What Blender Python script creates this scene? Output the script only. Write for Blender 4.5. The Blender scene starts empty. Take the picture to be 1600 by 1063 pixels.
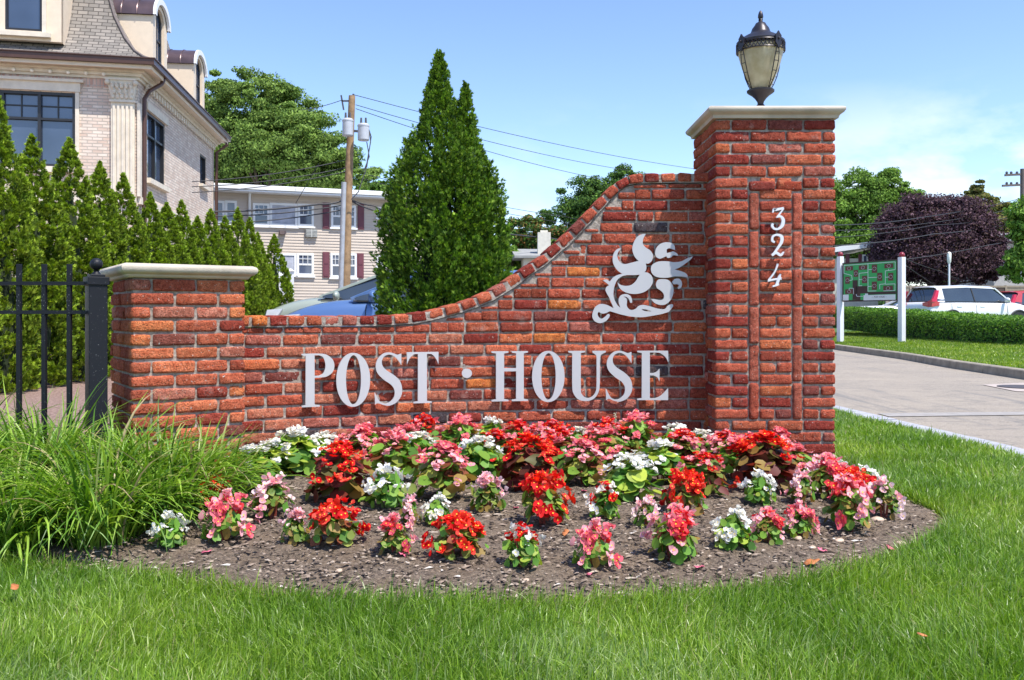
import bpy, bmesh, math, random
import numpy as np
from mathutils import Vector, Matrix, noise
from math import sin, cos, pi, radians, sqrt, atan2

# ------------------------------------------------------------------ camera, sky, sun
SC = bpy.context.scene
HZ, FP, EYE = 492.0, 1400.0, 0.90          # horizon row, focal length in photo pixels, eye height
cam_d = bpy.data.cameras.new('camera'); cam = bpy.data.objects.new('camera', cam_d)
SC.collection.objects.link(cam); SC.camera = cam
cam.location = (0, 0, EYE); cam.rotation_euler = (radians(90), 0, 0)
cam_d.sensor_width = 36; cam_d.lens = 36 * FP / 1600.0
cam_d.shift_y = -(531.5 - HZ) / 1600.0
cam_d.clip_end = 2000; cam_d.clip_start = 0.05

SUN_AZ, SUN_EL = radians(47), radians(62)   # azimuth measured from straight behind the camera towards the right
to_sun = Vector((sin(SUN_AZ) * cos(SUN_EL), -cos(SUN_AZ) * cos(SUN_EL), sin(SUN_EL)))
world = bpy.data.worlds.new('World'); SC.world = world; world.use_nodes = True
wn, wl = world.node_tree.nodes, world.node_tree.links
wn.clear()
w_out = wn.new('ShaderNodeOutputWorld'); w_bg = wn.new('ShaderNodeBackground')
w_sky = wn.new('ShaderNodeTexSky'); w_sky.sky_type = 'NISHITA'; w_sky.sun_disc = False
w_sky.sun_elevation = SUN_EL; w_sky.sun_rotation = atan2(to_sun.x, to_sun.y)
w_sky.air_density = 1.0; w_sky.dust_density = 0.1; w_sky.ozone_density = 4.0
w_bg.inputs['Strength'].default_value = 0.15
# thin clouds low in the sky
tc = wn.new('ShaderNodeTexCoord'); mp = wn.new('ShaderNodeMapping'); mp.inputs['Scale'].default_value = (1.6, 1.6, 3.4)
mp.inputs['Location'].default_value = (0.35, 0.2, 0.1)
nz = wn.new('ShaderNodeTexNoise'); nz.inputs['Scale'].default_value = 3.6; nz.inputs['Detail'].default_value = 9; nz.inputs['Roughness'].default_value = 0.55
rp = wn.new('ShaderNodeValToRGB'); rp.color_ramp.elements[0].position = 0.47; rp.color_ramp.elements[1].position = 0.62
sx = wn.new('ShaderNodeSeparateXYZ')
m1 = wn.new('ShaderNodeMapRange'); m1.inputs['From Min'].default_value = 0.24; m1.inputs['From Max'].default_value = 0.12
m2 = wn.new('ShaderNodeMapRange'); m2.inputs['From Min'].default_value = -0.15; m2.inputs['From Max'].default_value = 0.45
mm = wn.new('ShaderNodeMath'); mm.operation = 'MULTIPLY'; mm2 = wn.new('ShaderNodeMath'); mm2.operation = 'MULTIPLY'
mx = wn.new('ShaderNodeMix'); mx.data_type = 'RGBA'
wl.new(tc.outputs['Generated'], mp.inputs['Vector']); wl.new(mp.outputs[0], nz.inputs['Vector']); wl.new(nz.outputs['Fac'], rp.inputs[0])
wl.new(tc.outputs['Generated'], sx.inputs[0]); wl.new(sx.outputs['Z'], m1.inputs['Value']); wl.new(sx.outputs['X'], m2.inputs['Value'])
wl.new(m1.outputs[0], mm.inputs[0]); wl.new(m2.outputs[0], mm.inputs[1]); wl.new(mm.outputs[0], mm2.inputs[0]); wl.new(rp.outputs[0], mm2.inputs[1])
hs = wn.new('ShaderNodeHueSaturation'); hs.inputs['Saturation'].default_value = 1.04; hs.inputs['Hue'].default_value = .509; wl.new(w_sky.outputs[0], hs.inputs['Color'])
wl.new(mm2.outputs[0], mx.inputs['Factor']); wl.new(hs.outputs[0], mx.inputs['A']); mx.inputs['B'].default_value = (5.0, 5.2, 5.7, 1)
wl.new(mx.outputs['Result'], w_bg.inputs['Color']); wl.new(w_bg.outputs[0], w_out.inputs['Surface'])

sl = bpy.data.lights.new('sun', 'SUN'); sl.energy = 3.9; sl.angle = radians(0.5); sl.color = (1, 0.955, 0.89)
so = bpy.data.objects.new('sun', sl); SC.collection.objects.link(so)
so.rotation_euler = to_sun.to_track_quat('Z', 'Y').to_euler(); so.location = (5, -5, 12)
SC.view_settings.view_transform = 'Standard'; SC.view_settings.look = 'None'
SC.view_settings.exposure = 0.78; SC.view_settings.gamma = 1
SC.render.engine = 'CYCLES'
SC.cycles.max_bounces = 7; SC.cycles.transparent_max_bounces = 6; SC.cycles.diffuse_bounces = 3

# ------------------------------------------------------------------ helpers
COL = SC.collection
random.seed(4)
RG = np.random.default_rng(11)
def PT(px, py, d): return Vector(((px - 800) / FP * d, d, EYE - (py - HZ) / FP * d))
def gx(px, d): return (px - 800) / FP * d
def zz(py, d): return EYE - (py - HZ) / FP * d
def gnd(px, py, z=0.0):
    d = (EYE - z) * FP / (py - HZ); return Vector((gx(px, d), d, z))

def tag(o, label=None, cat=None, group=None, kind=None):
    if label: o['label'] = label
    if cat: o['category'] = cat
    if group: o['group'] = group
    if kind: o['kind'] = kind
    return o
def empty(name, loc=(0, 0, 0), rz=0.0):
    o = bpy.data.objects.new(name, None); COL.objects.link(o); o.location = loc; o.rotation_euler = (0, 0, rz)
    o.empty_display_size = 0.1
    return o
def link(name, me, parent=None):
    o = bpy.data.objects.new(name, me); COL.objects.link(o)
    if parent is not None: o.parent = parent
    return o
def copy_tree(o, parent=None):
    c = o.copy(); COL.objects.link(c)
    if parent is not None: c.parent = parent
    for ch in list(o.children): copy_tree(ch, c)
    return c

def fast_mesh(name, V, F, mat=None, tint=None, smooth=False):
    """V (n,3), F (m,k) arrays -> mesh"""
    V = np.ascontiguousarray(V, dtype=np.float32); F = np.ascontiguousarray(F, dtype=np.int32)
    me = bpy.data.meshes.new(name)
    me.vertices.add(len(V)); me.vertices.foreach_set('co', V.ravel())
    k = F.shape[1]
    me.loops.add(F.size); me.loops.foreach_set('vertex_index', F.ravel())
    me.polygons.add(len(F)); me.polygons.foreach_set('loop_start', np.arange(0, F.size, k, dtype=np.int32))
    try: me.polygons.foreach_set('loop_total', np.full(len(F), k, dtype=np.int32))
    except Exception: pass
    me.polygons.foreach_set('use_smooth', np.full(len(F), smooth, dtype=bool))
    me.update(calc_edges=True)
    if tint is not None:
        a = me.color_attributes.new('tint', 'FLOAT_COLOR', 'POINT')
        t = np.ones((len(V), 4), dtype=np.float32); t[:, :3] = tint
        a.data.foreach_set('color', t.ravel())
    if mat: me.materials.append(mat)
    return me

class MB:
    """collects plain pieces into one mesh"""
    def __init__(s): s.v = []; s.f = []
    def add(s, vs, fs):
        b = len(s.v); s.v += [tuple(v) for v in vs]; s.f += [tuple(b + i for i in f) for f in fs]; return s
    def box(s, x0, x1, y0, y1, z0, z1, fn=None):
        vs = [(x, y, z) for z in (z0, z1) for y in (y0, y1) for x in (x0, x1)]
        if fn: vs = [fn(*v) for v in vs]
        return s.add(vs, [(0, 2, 3, 1), (4, 5, 7, 6), (0, 1, 5, 4), (2, 6, 7, 3), (0, 4, 6, 2), (1, 3, 7, 5)])
    def bar(s, a, b, w, h=None, up=(0, 0, 1)):
        a, b = Vector(a), Vector(b); h = h or w; d = (b - a).normalized(); up = Vector(up)
        if abs(d.dot(up)) > .98: up = Vector((0, 1, 0))
        r = d.cross(up).normalized(); u = r.cross(d)
        vs = [p + r * (i * w / 2) + u * (j * h / 2) for p in (a, b) for i, j in ((-1, -1), (1, -1), (1, 1), (-1, 1))]
        return s.add(vs, [(3, 2, 1, 0), (4, 5, 6, 7), (0, 1, 5, 4), (1, 2, 6, 5), (2, 3, 7, 6), (3, 0, 4, 7)])
    def tube(s, pts, r, n=8, cap=True):
        pts = [Vector(p) for p in pts]; rs = r if isinstance(r, (list, tuple)) else [r] * len(pts)
        base = len(s.v); prev = None
        for i, p in enumerate(pts):
            d = (pts[min(i + 1, len(pts) - 1)] - pts[max(i - 1, 0)]).normalized()
            if prev is None: prev = d.orthogonal().normalized()
            u = (prev - d * prev.dot(d)).normalized(); prev = u; w = d.cross(u)
            for k in range(n):
                a = 2 * pi * k / n; s.v.append(tuple(p + (u * cos(a) + w * sin(a)) * rs[i]))
        for i in range(len(pts) - 1):
            for k in range(n):
                a = base + i * n + k; b = base + i * n + (k + 1) % n
                s.f.append((a, b, b + n, a + n))
        if cap:
            s.f.append(tuple(base + k for k in reversed(range(n)))); e = base + (len(pts) - 1) * n
            s.f.append(tuple(e + k for k in range(n)))
        return s
    def lathe(s, prof, n=24, c=(0, 0, 0)):
        base = len(s.v)
        for r, z in prof:
            for k in range(n):
                a = 2 * pi * k / n; s.v.append((c[0] + r * cos(a), c[1] + r * sin(a), c[2] + z))
        for i in range(len(prof) - 1):
            for k in range(n):
                a = base + i * n + k; b = base + i * n + (k + 1) % n
                s.f.append((a, b, b + n, a + n))
        s.f.append(tuple(base + k for k in reversed(range(n)))); e = base + (len(prof) - 1) * n
        s.f.append(tuple(e + k for k in range(n)))
        return s
    def ball(s, c, r, n=12, m=8, sq=(1, 1, 1)):
        prof = []
        base = len(s.v)
        for i in range(m + 1):
            t = pi * i / m; rr = max(sin(t), 1e-3)
            for k in range(n):
                a = 2 * pi * k / n
                s.v.append((c[0] + r * sq[0] * rr * cos(a), c[1] + r * sq[1] * rr * sin(a), c[2] - r * sq[2] * cos(t)))
        for i in range(m):
            for k in range(n):
                a = base + i * n + k; b = base + i * n + (k + 1) % n
                s.f.append((a, b, b + n, a + n))
        return s
    def build(s, name, mat, parent=None, smooth=False, bevel=0, subsurf=0, sharp=40):
        me = bpy.data.meshes.new(name); me.from_pydata(s.v, [], s.f); me.update()
        if mat: me.materials.append(mat)
        if smooth:
            me.polygons.foreach_set('use_smooth', [True] * len(me.polygons))
            if not subsurf: me.set_sharp_from_angle(angle=radians(sharp))
        o = link(name, me, parent)
        if bevel:
            m = o.modifiers.new('b', 'BEVEL'); m.width = bevel; m.segments = 2; m.limit_method = 'ANGLE'
        if subsurf:
            m = o.modifiers.new('s', 'SUBSURF'); m.levels = subsurf; m.render_levels = subsurf
        return o

# ------------------------------------------------------------------ materials
def new_mat(name):
    m = bpy.data.materials.new(name); m.use_nodes = True
    nt = m.node_tree; nt.nodes.clear()
    o = nt.nodes.new('ShaderNodeOutputMaterial'); b = nt.nodes.new('ShaderNodeBsdfPrincipled')
    nt.links.new(b.outputs[0], o.inputs['Surface'])
    return m, nt, b, o
def N(nt, t, **kw):
    n = nt.nodes.new(t)
    for k, v in kw.items():
        if hasattr(n, k) and k not in ('inputs',): setattr(n, k, v)
        else: n.inputs[k.replace('_', ' ')].default_value = v
    return n
def ramp(nt, fac, stops):
    r = nt.nodes.new('ShaderNodeValToRGB'); e = r.color_ramp.elements
    while len(e) < len(stops): e.new(0.5)
    for i, (p, c) in enumerate(stops):
        e[i].position = p; e[i].color = (*c, 1) if len(c) == 3 else c
    nt.links.new(fac, r.inputs[0]); return r.outputs['Color']
def noise_tex(nt, scale, detail=4, rough=0.55, coord='Object', stretch=None):
    t = nt.nodes.new('ShaderNodeTexCoord'); n = nt.nodes.new('ShaderNodeTexNoise')
    n.inputs['Scale'].default_value = scale; n.inputs['Detail'].default_value = detail; n.inputs['Roughness'].default_value = rough
    src = t.outputs[coord]
    if stretch:
        mp = nt.nodes.new('ShaderNodeMapping'); mp.inputs['Scale'].default_value = stretch
        nt.links.new(src, mp.inputs[0]); src = mp.outputs[0]
    nt.links.new(src, n.inputs['Vector']); return n.outputs['Fac']
def mixc(nt, fac, a, b, mode='MIX'):
    m = nt.nodes.new('ShaderNodeMix'); m.data_type = 'RGBA'; m.blend_type = mode
    for s, v in (('Factor', fac), ('A', a), ('B', b)):
        i = m.inputs[s] if s == 'Factor' else [q for q in m.inputs if q.name == s and q.type == 'RGBA'][0]
        if hasattr(v, 'links') or hasattr(v, 'is_linked'): nt.links.new(v, i)
        elif isinstance(v, (int, float)): i.default_value = v
        else: i.default_value = (*v, 1)
    return [q for q in m.outputs if q.type == 'RGBA'][0]
def bump(nt, b, h, strength, dist):
    n = nt.nodes.new('ShaderNodeBump'); n.inputs['Strength'].default_value = strength; n.inputs['Distance'].default_value = dist
    nt.links.new(h, n.inputs['Height']); nt.links.new(n.outputs[0], b.inputs['Normal'])
def plain(name, col, rough=0.6, metal=0.0, var=0.12, scale=6.0, bmp=0.0, bscale=60, spec=0.5, coat=0.0):
    m, nt, b, o = new_mat(name)
    f = noise_tex(nt, scale)
    c0 = tuple(max(0, c * (1 - var)) for c in col); c1 = tuple(min(1, c * (1 + var)) for c in col)
    nt.links.new(ramp(nt, f, [(0.3, c0), (0.7, c1)]), b.inputs['Base Color'])
    b.inputs['Roughness'].default_value = rough; b.inputs['Metallic'].default_value = metal
    b.inputs['Specular IOR Level'].default_value = spec
    if coat: b.inputs['Coat Weight'].default_value = coat; b.inputs['Coat Roughness'].default_value = 0.05
    if bmp: bump(nt, b, noise_tex(nt, bscale, 5), bmp, 0.004)
    return m
def leafy(name, transl=0.35, rough=0.5, spec=0.3, mul=(1, 1, 1)):
    """leaf material: colour from the mesh's own tint attribute, part of the light passes through"""
    m, nt, b, o = new_mat(name)
    a = nt.nodes.new('ShaderNodeAttribute'); a.attribute_name = 'tint'
    c = mixc(nt, 1.0, a.outputs['Color'], mul, 'MULTIPLY')
    nt.links.new(c, b.inputs['Base Color']); b.inputs['Roughness'].default_value = rough
    b.inputs['Specular IOR Level'].default_value = spec
    t = nt.nodes.new('ShaderNodeBsdfTranslucent'); mxs = nt.nodes.new('ShaderNodeMixShader'); mxs.inputs[0].default_value = transl
    g = nt.nodes.new('ShaderNodeHueSaturation'); g.inputs['Value'].default_value = 1.25; g.inputs['Saturation'].default_value = 1.08
    nt.links.new(c, g.inputs['Color']); nt.links.new(g.outputs[0], t.inputs['Color'])
    nt.links.new(b.outputs[0], mxs.inputs[1]); nt.links.new(t.outputs[0], mxs.inputs[2]); nt.links.new(mxs.outputs[0], o.inputs['Surface'])
    return m

# bricks of the sign wall: colour per brick from the mesh, pitted, with mortar smears
mBrick, nt, b, o = new_mat('old_brick')
at = nt.nodes.new('ShaderNodeAttribute'); at.attribute_name = 'tint'
n1 = noise_tex(nt, 38, 6, 0.65); n2 = noise_tex(nt, 150, 3, 0.6); n3 = noise_tex(nt, 9, 5, 0.7)
c = mixc(nt, ramp(nt, n1, [(0.38, (0, 0, 0)), (0.68, (1, 1, 1))]), at.outputs['Color'], (0.62, 0.42, 0.38), 'MULTIPLY')
c = mixc(nt, 1.0, c, ramp(nt, n2, [(0.33, (0.32, 0.28, 0.27)), (0.45, (1.0, 1.0, 1.0)), (0.72, (1.5, 1.42, 1.35))]), 'MULTIPLY')
sm = ramp(nt, n3, [(0.60, (0, 0, 0)), (0.76, (0.55, 0.55, 0.55))])
c = mixc(nt, sm, c, (0.46, 0.33, 0.27))
n6 = noise_tex(nt, 90, 2, 0.5)
c = mixc(nt, ramp(nt, n6, [(0.685, (0, 0, 0)), (0.72, (0.8, 0.8, 0.8))]), c, (0.6, 0.55, 0.48))
nt.links.new(c, b.inputs['Base Color']); b.inputs['Roughness'].default_value = 0.95; b.inputs['Specular IOR Level'].default_value = 0.12
hm = N(nt, 'ShaderNodeMath', operation='ADD'); nt.links.new(n1, hm.inputs[0]); nt.links.new(n2, hm.inputs[1])
bump(nt, b, hm.outputs[0], 1.0, 0.010)
mMortar, nt, b, o = new_mat('mortar')
n1 = noise_tex(nt, 45, 7, 0.7); n2 = noise_tex(nt, 5, 4)
c = ramp(nt, n1, [(0.3, (0.13, 0.11, 0.095)), (0.48, (0.37, 0.315, 0.26)), (0.68, (0.58, 0.51, 0.43))])
c = mixc(nt, ramp(nt, n2, [(0.45, (0, 0, 0)), (0.7, (0.5, 0.5, 0.5))]), c, (0.16, 0.12, 0.10))
nt.links.new(c, b.inputs['Base Color']); b.inputs['Roughness'].default_value = 0.95
bump(nt, b, n1, 1.0, 0.012)
mCap = plain('cast_stone', (0.50, 0.435, 0.345), 0.8, var=0.16, scale=9, bmp=0.5, bscale=120)
mLetter = plain('brushed_aluminium', (0.55, 0.54, 0.535), 0.45, 0.15, var=0.03, scale=3, bmp=0.05, bscale=300)
mDigit = plain('white_metal', (0.74, 0.74, 0.76), 0.4, 0.15, var=0.05)
mBlack, nt, b, o = new_mat('black_painted_iron')
f1 = noise_tex(nt, 160, 2, 0.5)
nt.links.new(ramp(nt, f1, [(0.70, (0.010, 0.011, 0.015)), (0.74, (0.22, 0.22, 0.22))]), b.inputs['Base Color']); b.inputs['Roughness'].default_value = 0.5; b.inputs['Specular IOR Level'].default_value = .28
mLampMetal = plain('bronze_black_metal', (0.035, 0.03, 0.035), 0.38, 0.4, var=0.3)
mWhitePaint = plain('white_paint', (0.78, 0.78, 0.80), 0.45, var=0.03)
mFrost, nt, b, o = new_mat('frosted_cream_glass')
f1 = noise_tex(nt, 14, 4); f2 = noise_tex(nt, 90, 2)
c = ramp(nt, f1, [(0.35, (0.62, 0.52, 0.32)), (0.65, (0.80, 0.71, 0.50))])
nt.links.new(c, b.inputs['Base Color']); b.inputs['Roughness'].default_value = 0.25
b.inputs['Transmission Weight'].default_value = 0.0
tr = N(nt, 'ShaderNodeBsdfTranslucent'); nt.links.new(c, tr.inputs['Color']); ms = N(nt, 'ShaderNodeMixShader'); ms.inputs[0].default_value = 0.45
nt.links.new(b.outputs[0], ms.inputs[1]); nt.links.new(tr.outputs[0], ms.inputs[2]); nt.links.new(ms.outputs[0], o.inputs['Surface'])
bump(nt, b, f2, 0.3, 0.004)

def glass_dark(name, col=(0.03, 0.045, 0.075), rough=0.06, spec=1.0):
    m, nt, b, o = new_mat(name)
    f = noise_tex(nt, 0.7, 2)
    nt.links.new(ramp(nt, f, [(0.35, tuple(c * .75 for c in col)), (0.65, tuple(c * 1.3 for c in col))]), b.inputs['Base Color'])
    b.inputs['Roughness'].default_value = rough; b.inputs['Specular IOR Level'].default_value = spec; b.inputs['IOR'].default_value = 1.6
    return m
mGlass = glass_dark('window_glass', (0.05, 0.07, 0.11)); mCarGlass = glass_dark('car_glass', (0.035, 0.045, 0.05), 0.03)
mCurtain = plain('curtain', (0.42, 0.44, 0.5), 0.8, var=0.25, scale=4)

mLeaf = leafy('leaf'); mPetal = leafy('petal', 0.30, 0.6, 0.2); mBlade = leafy('blade', 0.42, 0.36, 0.5)
mStrap = leafy('strap_leaf', 0.32, 0.38, 0.4)
mThuja = leafy('scale_foliage', 0.28, 0.55, 0.25); mBark = plain('bark', (0.10, 0.075, 0.055), 0.9, var=0.35, scale=14, bmp=0.8, bscale=25)

mSoil, nt, b, o = new_mat('dark_bark_soil')
n1 = noise_tex(nt, 70, 6, 0.75); n2 = noise_tex(nt, 6, 4)
c = ramp(nt, n1, [(0.34, (0.045, 0.037, 0.030)), (0.50, (0.20, 0.165, 0.14)), (0.64, (0.36, 0.305, 0.26)), (0.78, (0.54, 0.47, 0.40))])
c = mixc(nt, ramp(nt, n2, [(0.4, (0, 0, 0)), (0.7, (0.5, 0.5, 0.5))]), c, (0.22, 0.165, 0.115))
c = mixc(nt, 1.0, c, (1.0, .90, .74), 'MULTIPLY')
nt.links.new(c, b.inputs['Base Color']); b.inputs['Roughness'].default_value = 0.95; bump(nt, b, n1, 1.0, 0.02)
mChip = leafy('wood_chip', 0.0, 0.9, 0.1)
mMulch, nt, b, o = new_mat('reddish_mulch')
n1 = noise_tex(nt, 30, 6, 0.7)
nt.links.new(ramp(nt, n1, [(0.3, (0.07, 0.04, 0.03)), (0.5, (0.30, 0.19, 0.15)), (0.7, (0.50, 0.36, 0.29))]), b.inputs['Base Color']); b.inputs['Roughness'].default_value = 0.95
bump(nt, b, n1, 1.0, 0.03)
mTurf, nt, b, o = new_mat('turf_soil')
n1 = noise_tex(nt, 25, 5, 0.7)
nt.links.new(ramp(nt, n1, [(0.3, (0.035, 0.075, 0.012)), (0.7, (0.10, 0.20, 0.03))]), b.inputs['Base Color']); b.inputs['Roughness'].default_value = 0.95
mRoad, nt, b, o = new_mat('worn_asphalt')
n1 = noise_tex(nt, 130, 3, 0.8); n2 = noise_tex(nt, 0.5, 4); n4 = noise_tex(nt, 1.1, 6, 0.7, stretch=(0.35, 1.4, 1)); n5 = noise_tex(nt, 1.0, 8, 0.7, stretch=(2.4, .16, 1))
c = ramp(nt, n1, [(0.3, (0.17, 0.14, 0.105)), (0.5, (0.32, 0.275, 0.215)), (0.72, (0.52, 0.455, 0.37))])
c = mixc(nt, 1.0, c, ramp(nt, n2, [(0.3, (0.86, 0.86, 0.88)), (0.7, (1.08, 1.06, 1.04))]), 'MULTIPLY')
c = mixc(nt, ramp(nt, n4, [(0.485, (0, 0, 0)), (0.5, (0.55, 0.55, 0.55)), (0.515, (0, 0, 0))]), c, (0.10, 0.10, 0.10))
c = mixc(nt, ramp(nt, n5, [(0.57, (0, 0, 0)), (0.66, (0.55, 0.55, 0.55))]), c, (0.13, 0.13, 0.13))
nt.links.new(c, b.inputs['Base Color']); b.inputs['Roughness'].default_value = 0.9; bump(nt, b, n1, 0.6, 0.008)
mLot = plain('grey_asphalt', (0.14, 0.14, 0.145), 0.9, var=0.25, scale=5, bmp=0.4, bscale=80)
mKerb = plain('kerb_concrete', (0.30, 0.26, 0.20), 0.9, var=0.3, scale=5, bmp=0.6, bscale=60)
mEdge = plain('edge_stone', (0.38, 0.38, 0.41), 0.85, var=0.2, scale=8, bmp=0.4, bscale=90)
mFaint = plain('faded_line', (0.315, 0.29, 0.26), 0.9, var=0.15, scale=10)
mConc = plain('concrete_pad', (0.44, 0.37, 0.32), 0.9, var=0.12, scale=6, bmp=0.3, bscale=90)

# ------------------------------------------------------------------ the sign wall
R_, XC, D0 = 4.86, 0.80, 5.55              # the wall is an arc at its left end, straight at its right end
def wall_pt(s, z, w):
    """s = length along the front face measured from XC (negative = left), w = out towards the viewer"""
    if s >= 0: return (XC + s, D0 - w, z)
    a = -s / R_
    r = R_ - 0 - w * 1.0
    cx, cy = XC, D0 - R_
    r = R_ - w
    return (cx - r * sin(a), cy + r * cos(a), z)
def s_of_px(px, w=0.0):
    lo, hi = -3.2, 1.6
    for _ in range(40):
        m = (lo + hi) / 2; p = wall_pt(m, 0, w)
        if p[0] / p[1] * FP + 800 < px: lo = m
        else: hi = m
    return lo
def wall_frame(s, w=0.0):
    p = Vector(wall_pt(s, 0, w)); q = Vector(wall_pt(s + 0.01, 0, w)); t = (q - p).normalized()
    return p, t, Vector((t.y, -t.x, 0))

_tmpl = {}
def box_template(nu, nv, nw):
    k = (nu, nv, nw)
    if k in _tmpl: return _tmpl[k]
    idx = {}; P = []; F = []
    def g(i, j, l):
        q = (i, j, l)
        if q not in idx: idx[q] = len(P); P.append((i / nu, j / nv, l / nw))
        return idx[q]
    for i in range(nu):
        for j in range(nv):
            F.append((g(i, j, nw), g(i + 1, j, nw), g(i + 1, j + 1, nw), g(i, j + 1, nw)))
    for i in range(nu):
        for l in range(nw):
            F.append((g(i, nv, l), g(i, nv, l + 1), g(i + 1, nv, l + 1), g(i + 1, nv, l)))
            F.append((g(i, 0, l), g(i + 1, 0, l), g(i + 1, 0, l + 1), g(i, 0, l + 1)))
    for j in range(nv):
        for l in range(nw):
            F.append((g(0, j, l), g(0, j, l + 1), g(0, j + 1, l + 1), g(0, j + 1, l)))
            F.append((g(nu, j, l), g(nu, j + 1, l), g(nu, j + 1, l + 1), g(nu, j, l + 1)))
    _tmpl[k] = (np.array(P), np.array(F)); return _tmpl[k]

PAL = [((0.52, 0.150, 0.078), 6), ((0.45, 0.115, 0.066), 6), ((0.37, 0.088, 0.055), 4), ((0.56, 0.17, 0.075), 2),
       ((0.29, 0.055, 0.040), 3), ((0.43, 0.15, 0.11), 3), ((0.24, 0.075, 0.06), 1), ((0.58, 0.20, 0.06), .4)]
PALW = np.array([p[1] for p in PAL], float); PALW /= PALW.sum()
class Bricks:
    def __init__(s): s.V = []; s.F = []; s.T = []; s.n = 0; s.warm = 1.0
    def add(s, fn, u0, u1, v0, v1, w0, w1, r=0.0085, amp=1.0, tint=None, res=None):
        """one brick: u along, v up, w out; fn maps to the place"""
        nu = max(3, int(round((u1 - u0) / 0.016))); nv = max(4, int(round((v1 - v0) / 0.013)))
        if res: nu, nv = res
        P, F = box_template(nu, nv, 3)
        # crowd points towards the edges
        L = np.array([u1 - u0, v1 - v0, w1 - w0]); O = np.array([u0, v0, w0])
        p = P * L + O
        ctr = O + L / 2; half = L / 2; rr = min(r * random.uniform(.6, 1.5), min(half) * .8)
        inner = np.clip(p - ctr, -(half - rr), (half - rr)); dlt = (p - ctr) - inner
        # spherical-ish rounding
        ln = np.linalg.norm(dlt, axis=1); ln[ln == 0] = 1
        edge = np.max(np.abs(dlt), axis=1)
        q = inner + dlt / ln[:, None] * np.minimum(ln, rr)[:, None]
        sd = Vector((random.uniform(-50, 50), random.uniform(-50, 50), random.uniform(-50, 50)))
        off = random.gauss(0, 0.0030) * amp
        tl = random.gauss(0, 0.010) * amp; tw = random.gauss(0, 0.02) * amp
        out = np.empty_like(q)
        ch = None
        if random.random() < 0.28 * amp and L[0] > .08:   # a chipped corner
            ch = (random.choice((-1, 1)) * half[0], random.choice((-1, 1)) * half[1], random.uniform(.014, .03))
        for i in range(len(q)):
            x, y, w = q[i]
            nn = Vector((x * 22, y * 30, w * 22)) + sd
            a = noise.noise(nn); b2 = noise.noise(nn * 3.1)
            dw = (a * 0.0046 + b2 * 0.0032 + min(0, noise.noise(nn * 2.3) + .2) * .010) * amp
            if ch:
                dc = sqrt((x - ch[0]) ** 2 + (y - ch[1]) ** 2)
                if dc < ch[2]: dw -= (ch[2] - dc) * .55
            yy = y + x * tl + (b2 * 0.0022 * (abs(y) / half[1]) + a * .0016) * amp; xx = x + (a * 0.0034 + b2 * .002 * (abs(x) / half[0])) * amp
            out[i] = fn(xx + ctr[0], yy + ctr[1], w + ctr[2] + (dw + off + x * tw * .5) * (1 if w > 0 else 0))
        c = np.array(tint if tint is not None else PAL[np.random.choice(len(PAL), p=PALW)][0])
        c = c * random.uniform(.85, 1.15) * (np.array((1.10, 1.22, 1.12)) if s.warm > 1 else 1)
        s.V.append(out); s.F.append(F + s.n); s.T.append(np.tile(c, (len(out), 1))); s.n += len(out)
    def build(s, name, parent):
        me = fast_mesh(name, np.vstack(s.V), np.vstack(s.F), mBrick, np.vstack(s.T), smooth=True)
        return link(name, me, parent)
np.random.seed(5)
CH = 0.0685; JT = 0.0092                     # course height, joint

sign_wall = empty('brick_sign_wall', (0, 0, 0))
tag(sign_wall, 'curved red brick entrance wall between a short left pillar and a tall right pillar', 'wall')

PROF = [(340, 493), (400, 493.5), (500, 493), (575, 493), (620, 491.5), (650, 489), (675, 484), (720, 472), (745, 463), (767, 453), (785, 442), (800, 432),
        (820, 417), (848, 397), (866, 381), (884, 365), (900, 348), (918, 329), (934, 311), (950, 294), (963, 282), (978, 274), (996, 271), (1050, 270), (1125, 269)]
PS = [s_of_px(px) for px, _ in PROF]
PZ = [zz(py, wall_pt(s, 0, 0)[1]) for (px, py), s in zip(PROF, PS)]
def ztop(s): return float(np.interp(s, PS, PZ))
CT = 0.066
def zund(s):
    # underside of the coping, allowing for the slope
    k = (ztop(s + .02) - ztop(s - .02)) / .04
    return ztop(s) - CT * sqrt(1 + k * k)
S0, S1 = -2.47, 0.44
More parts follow.
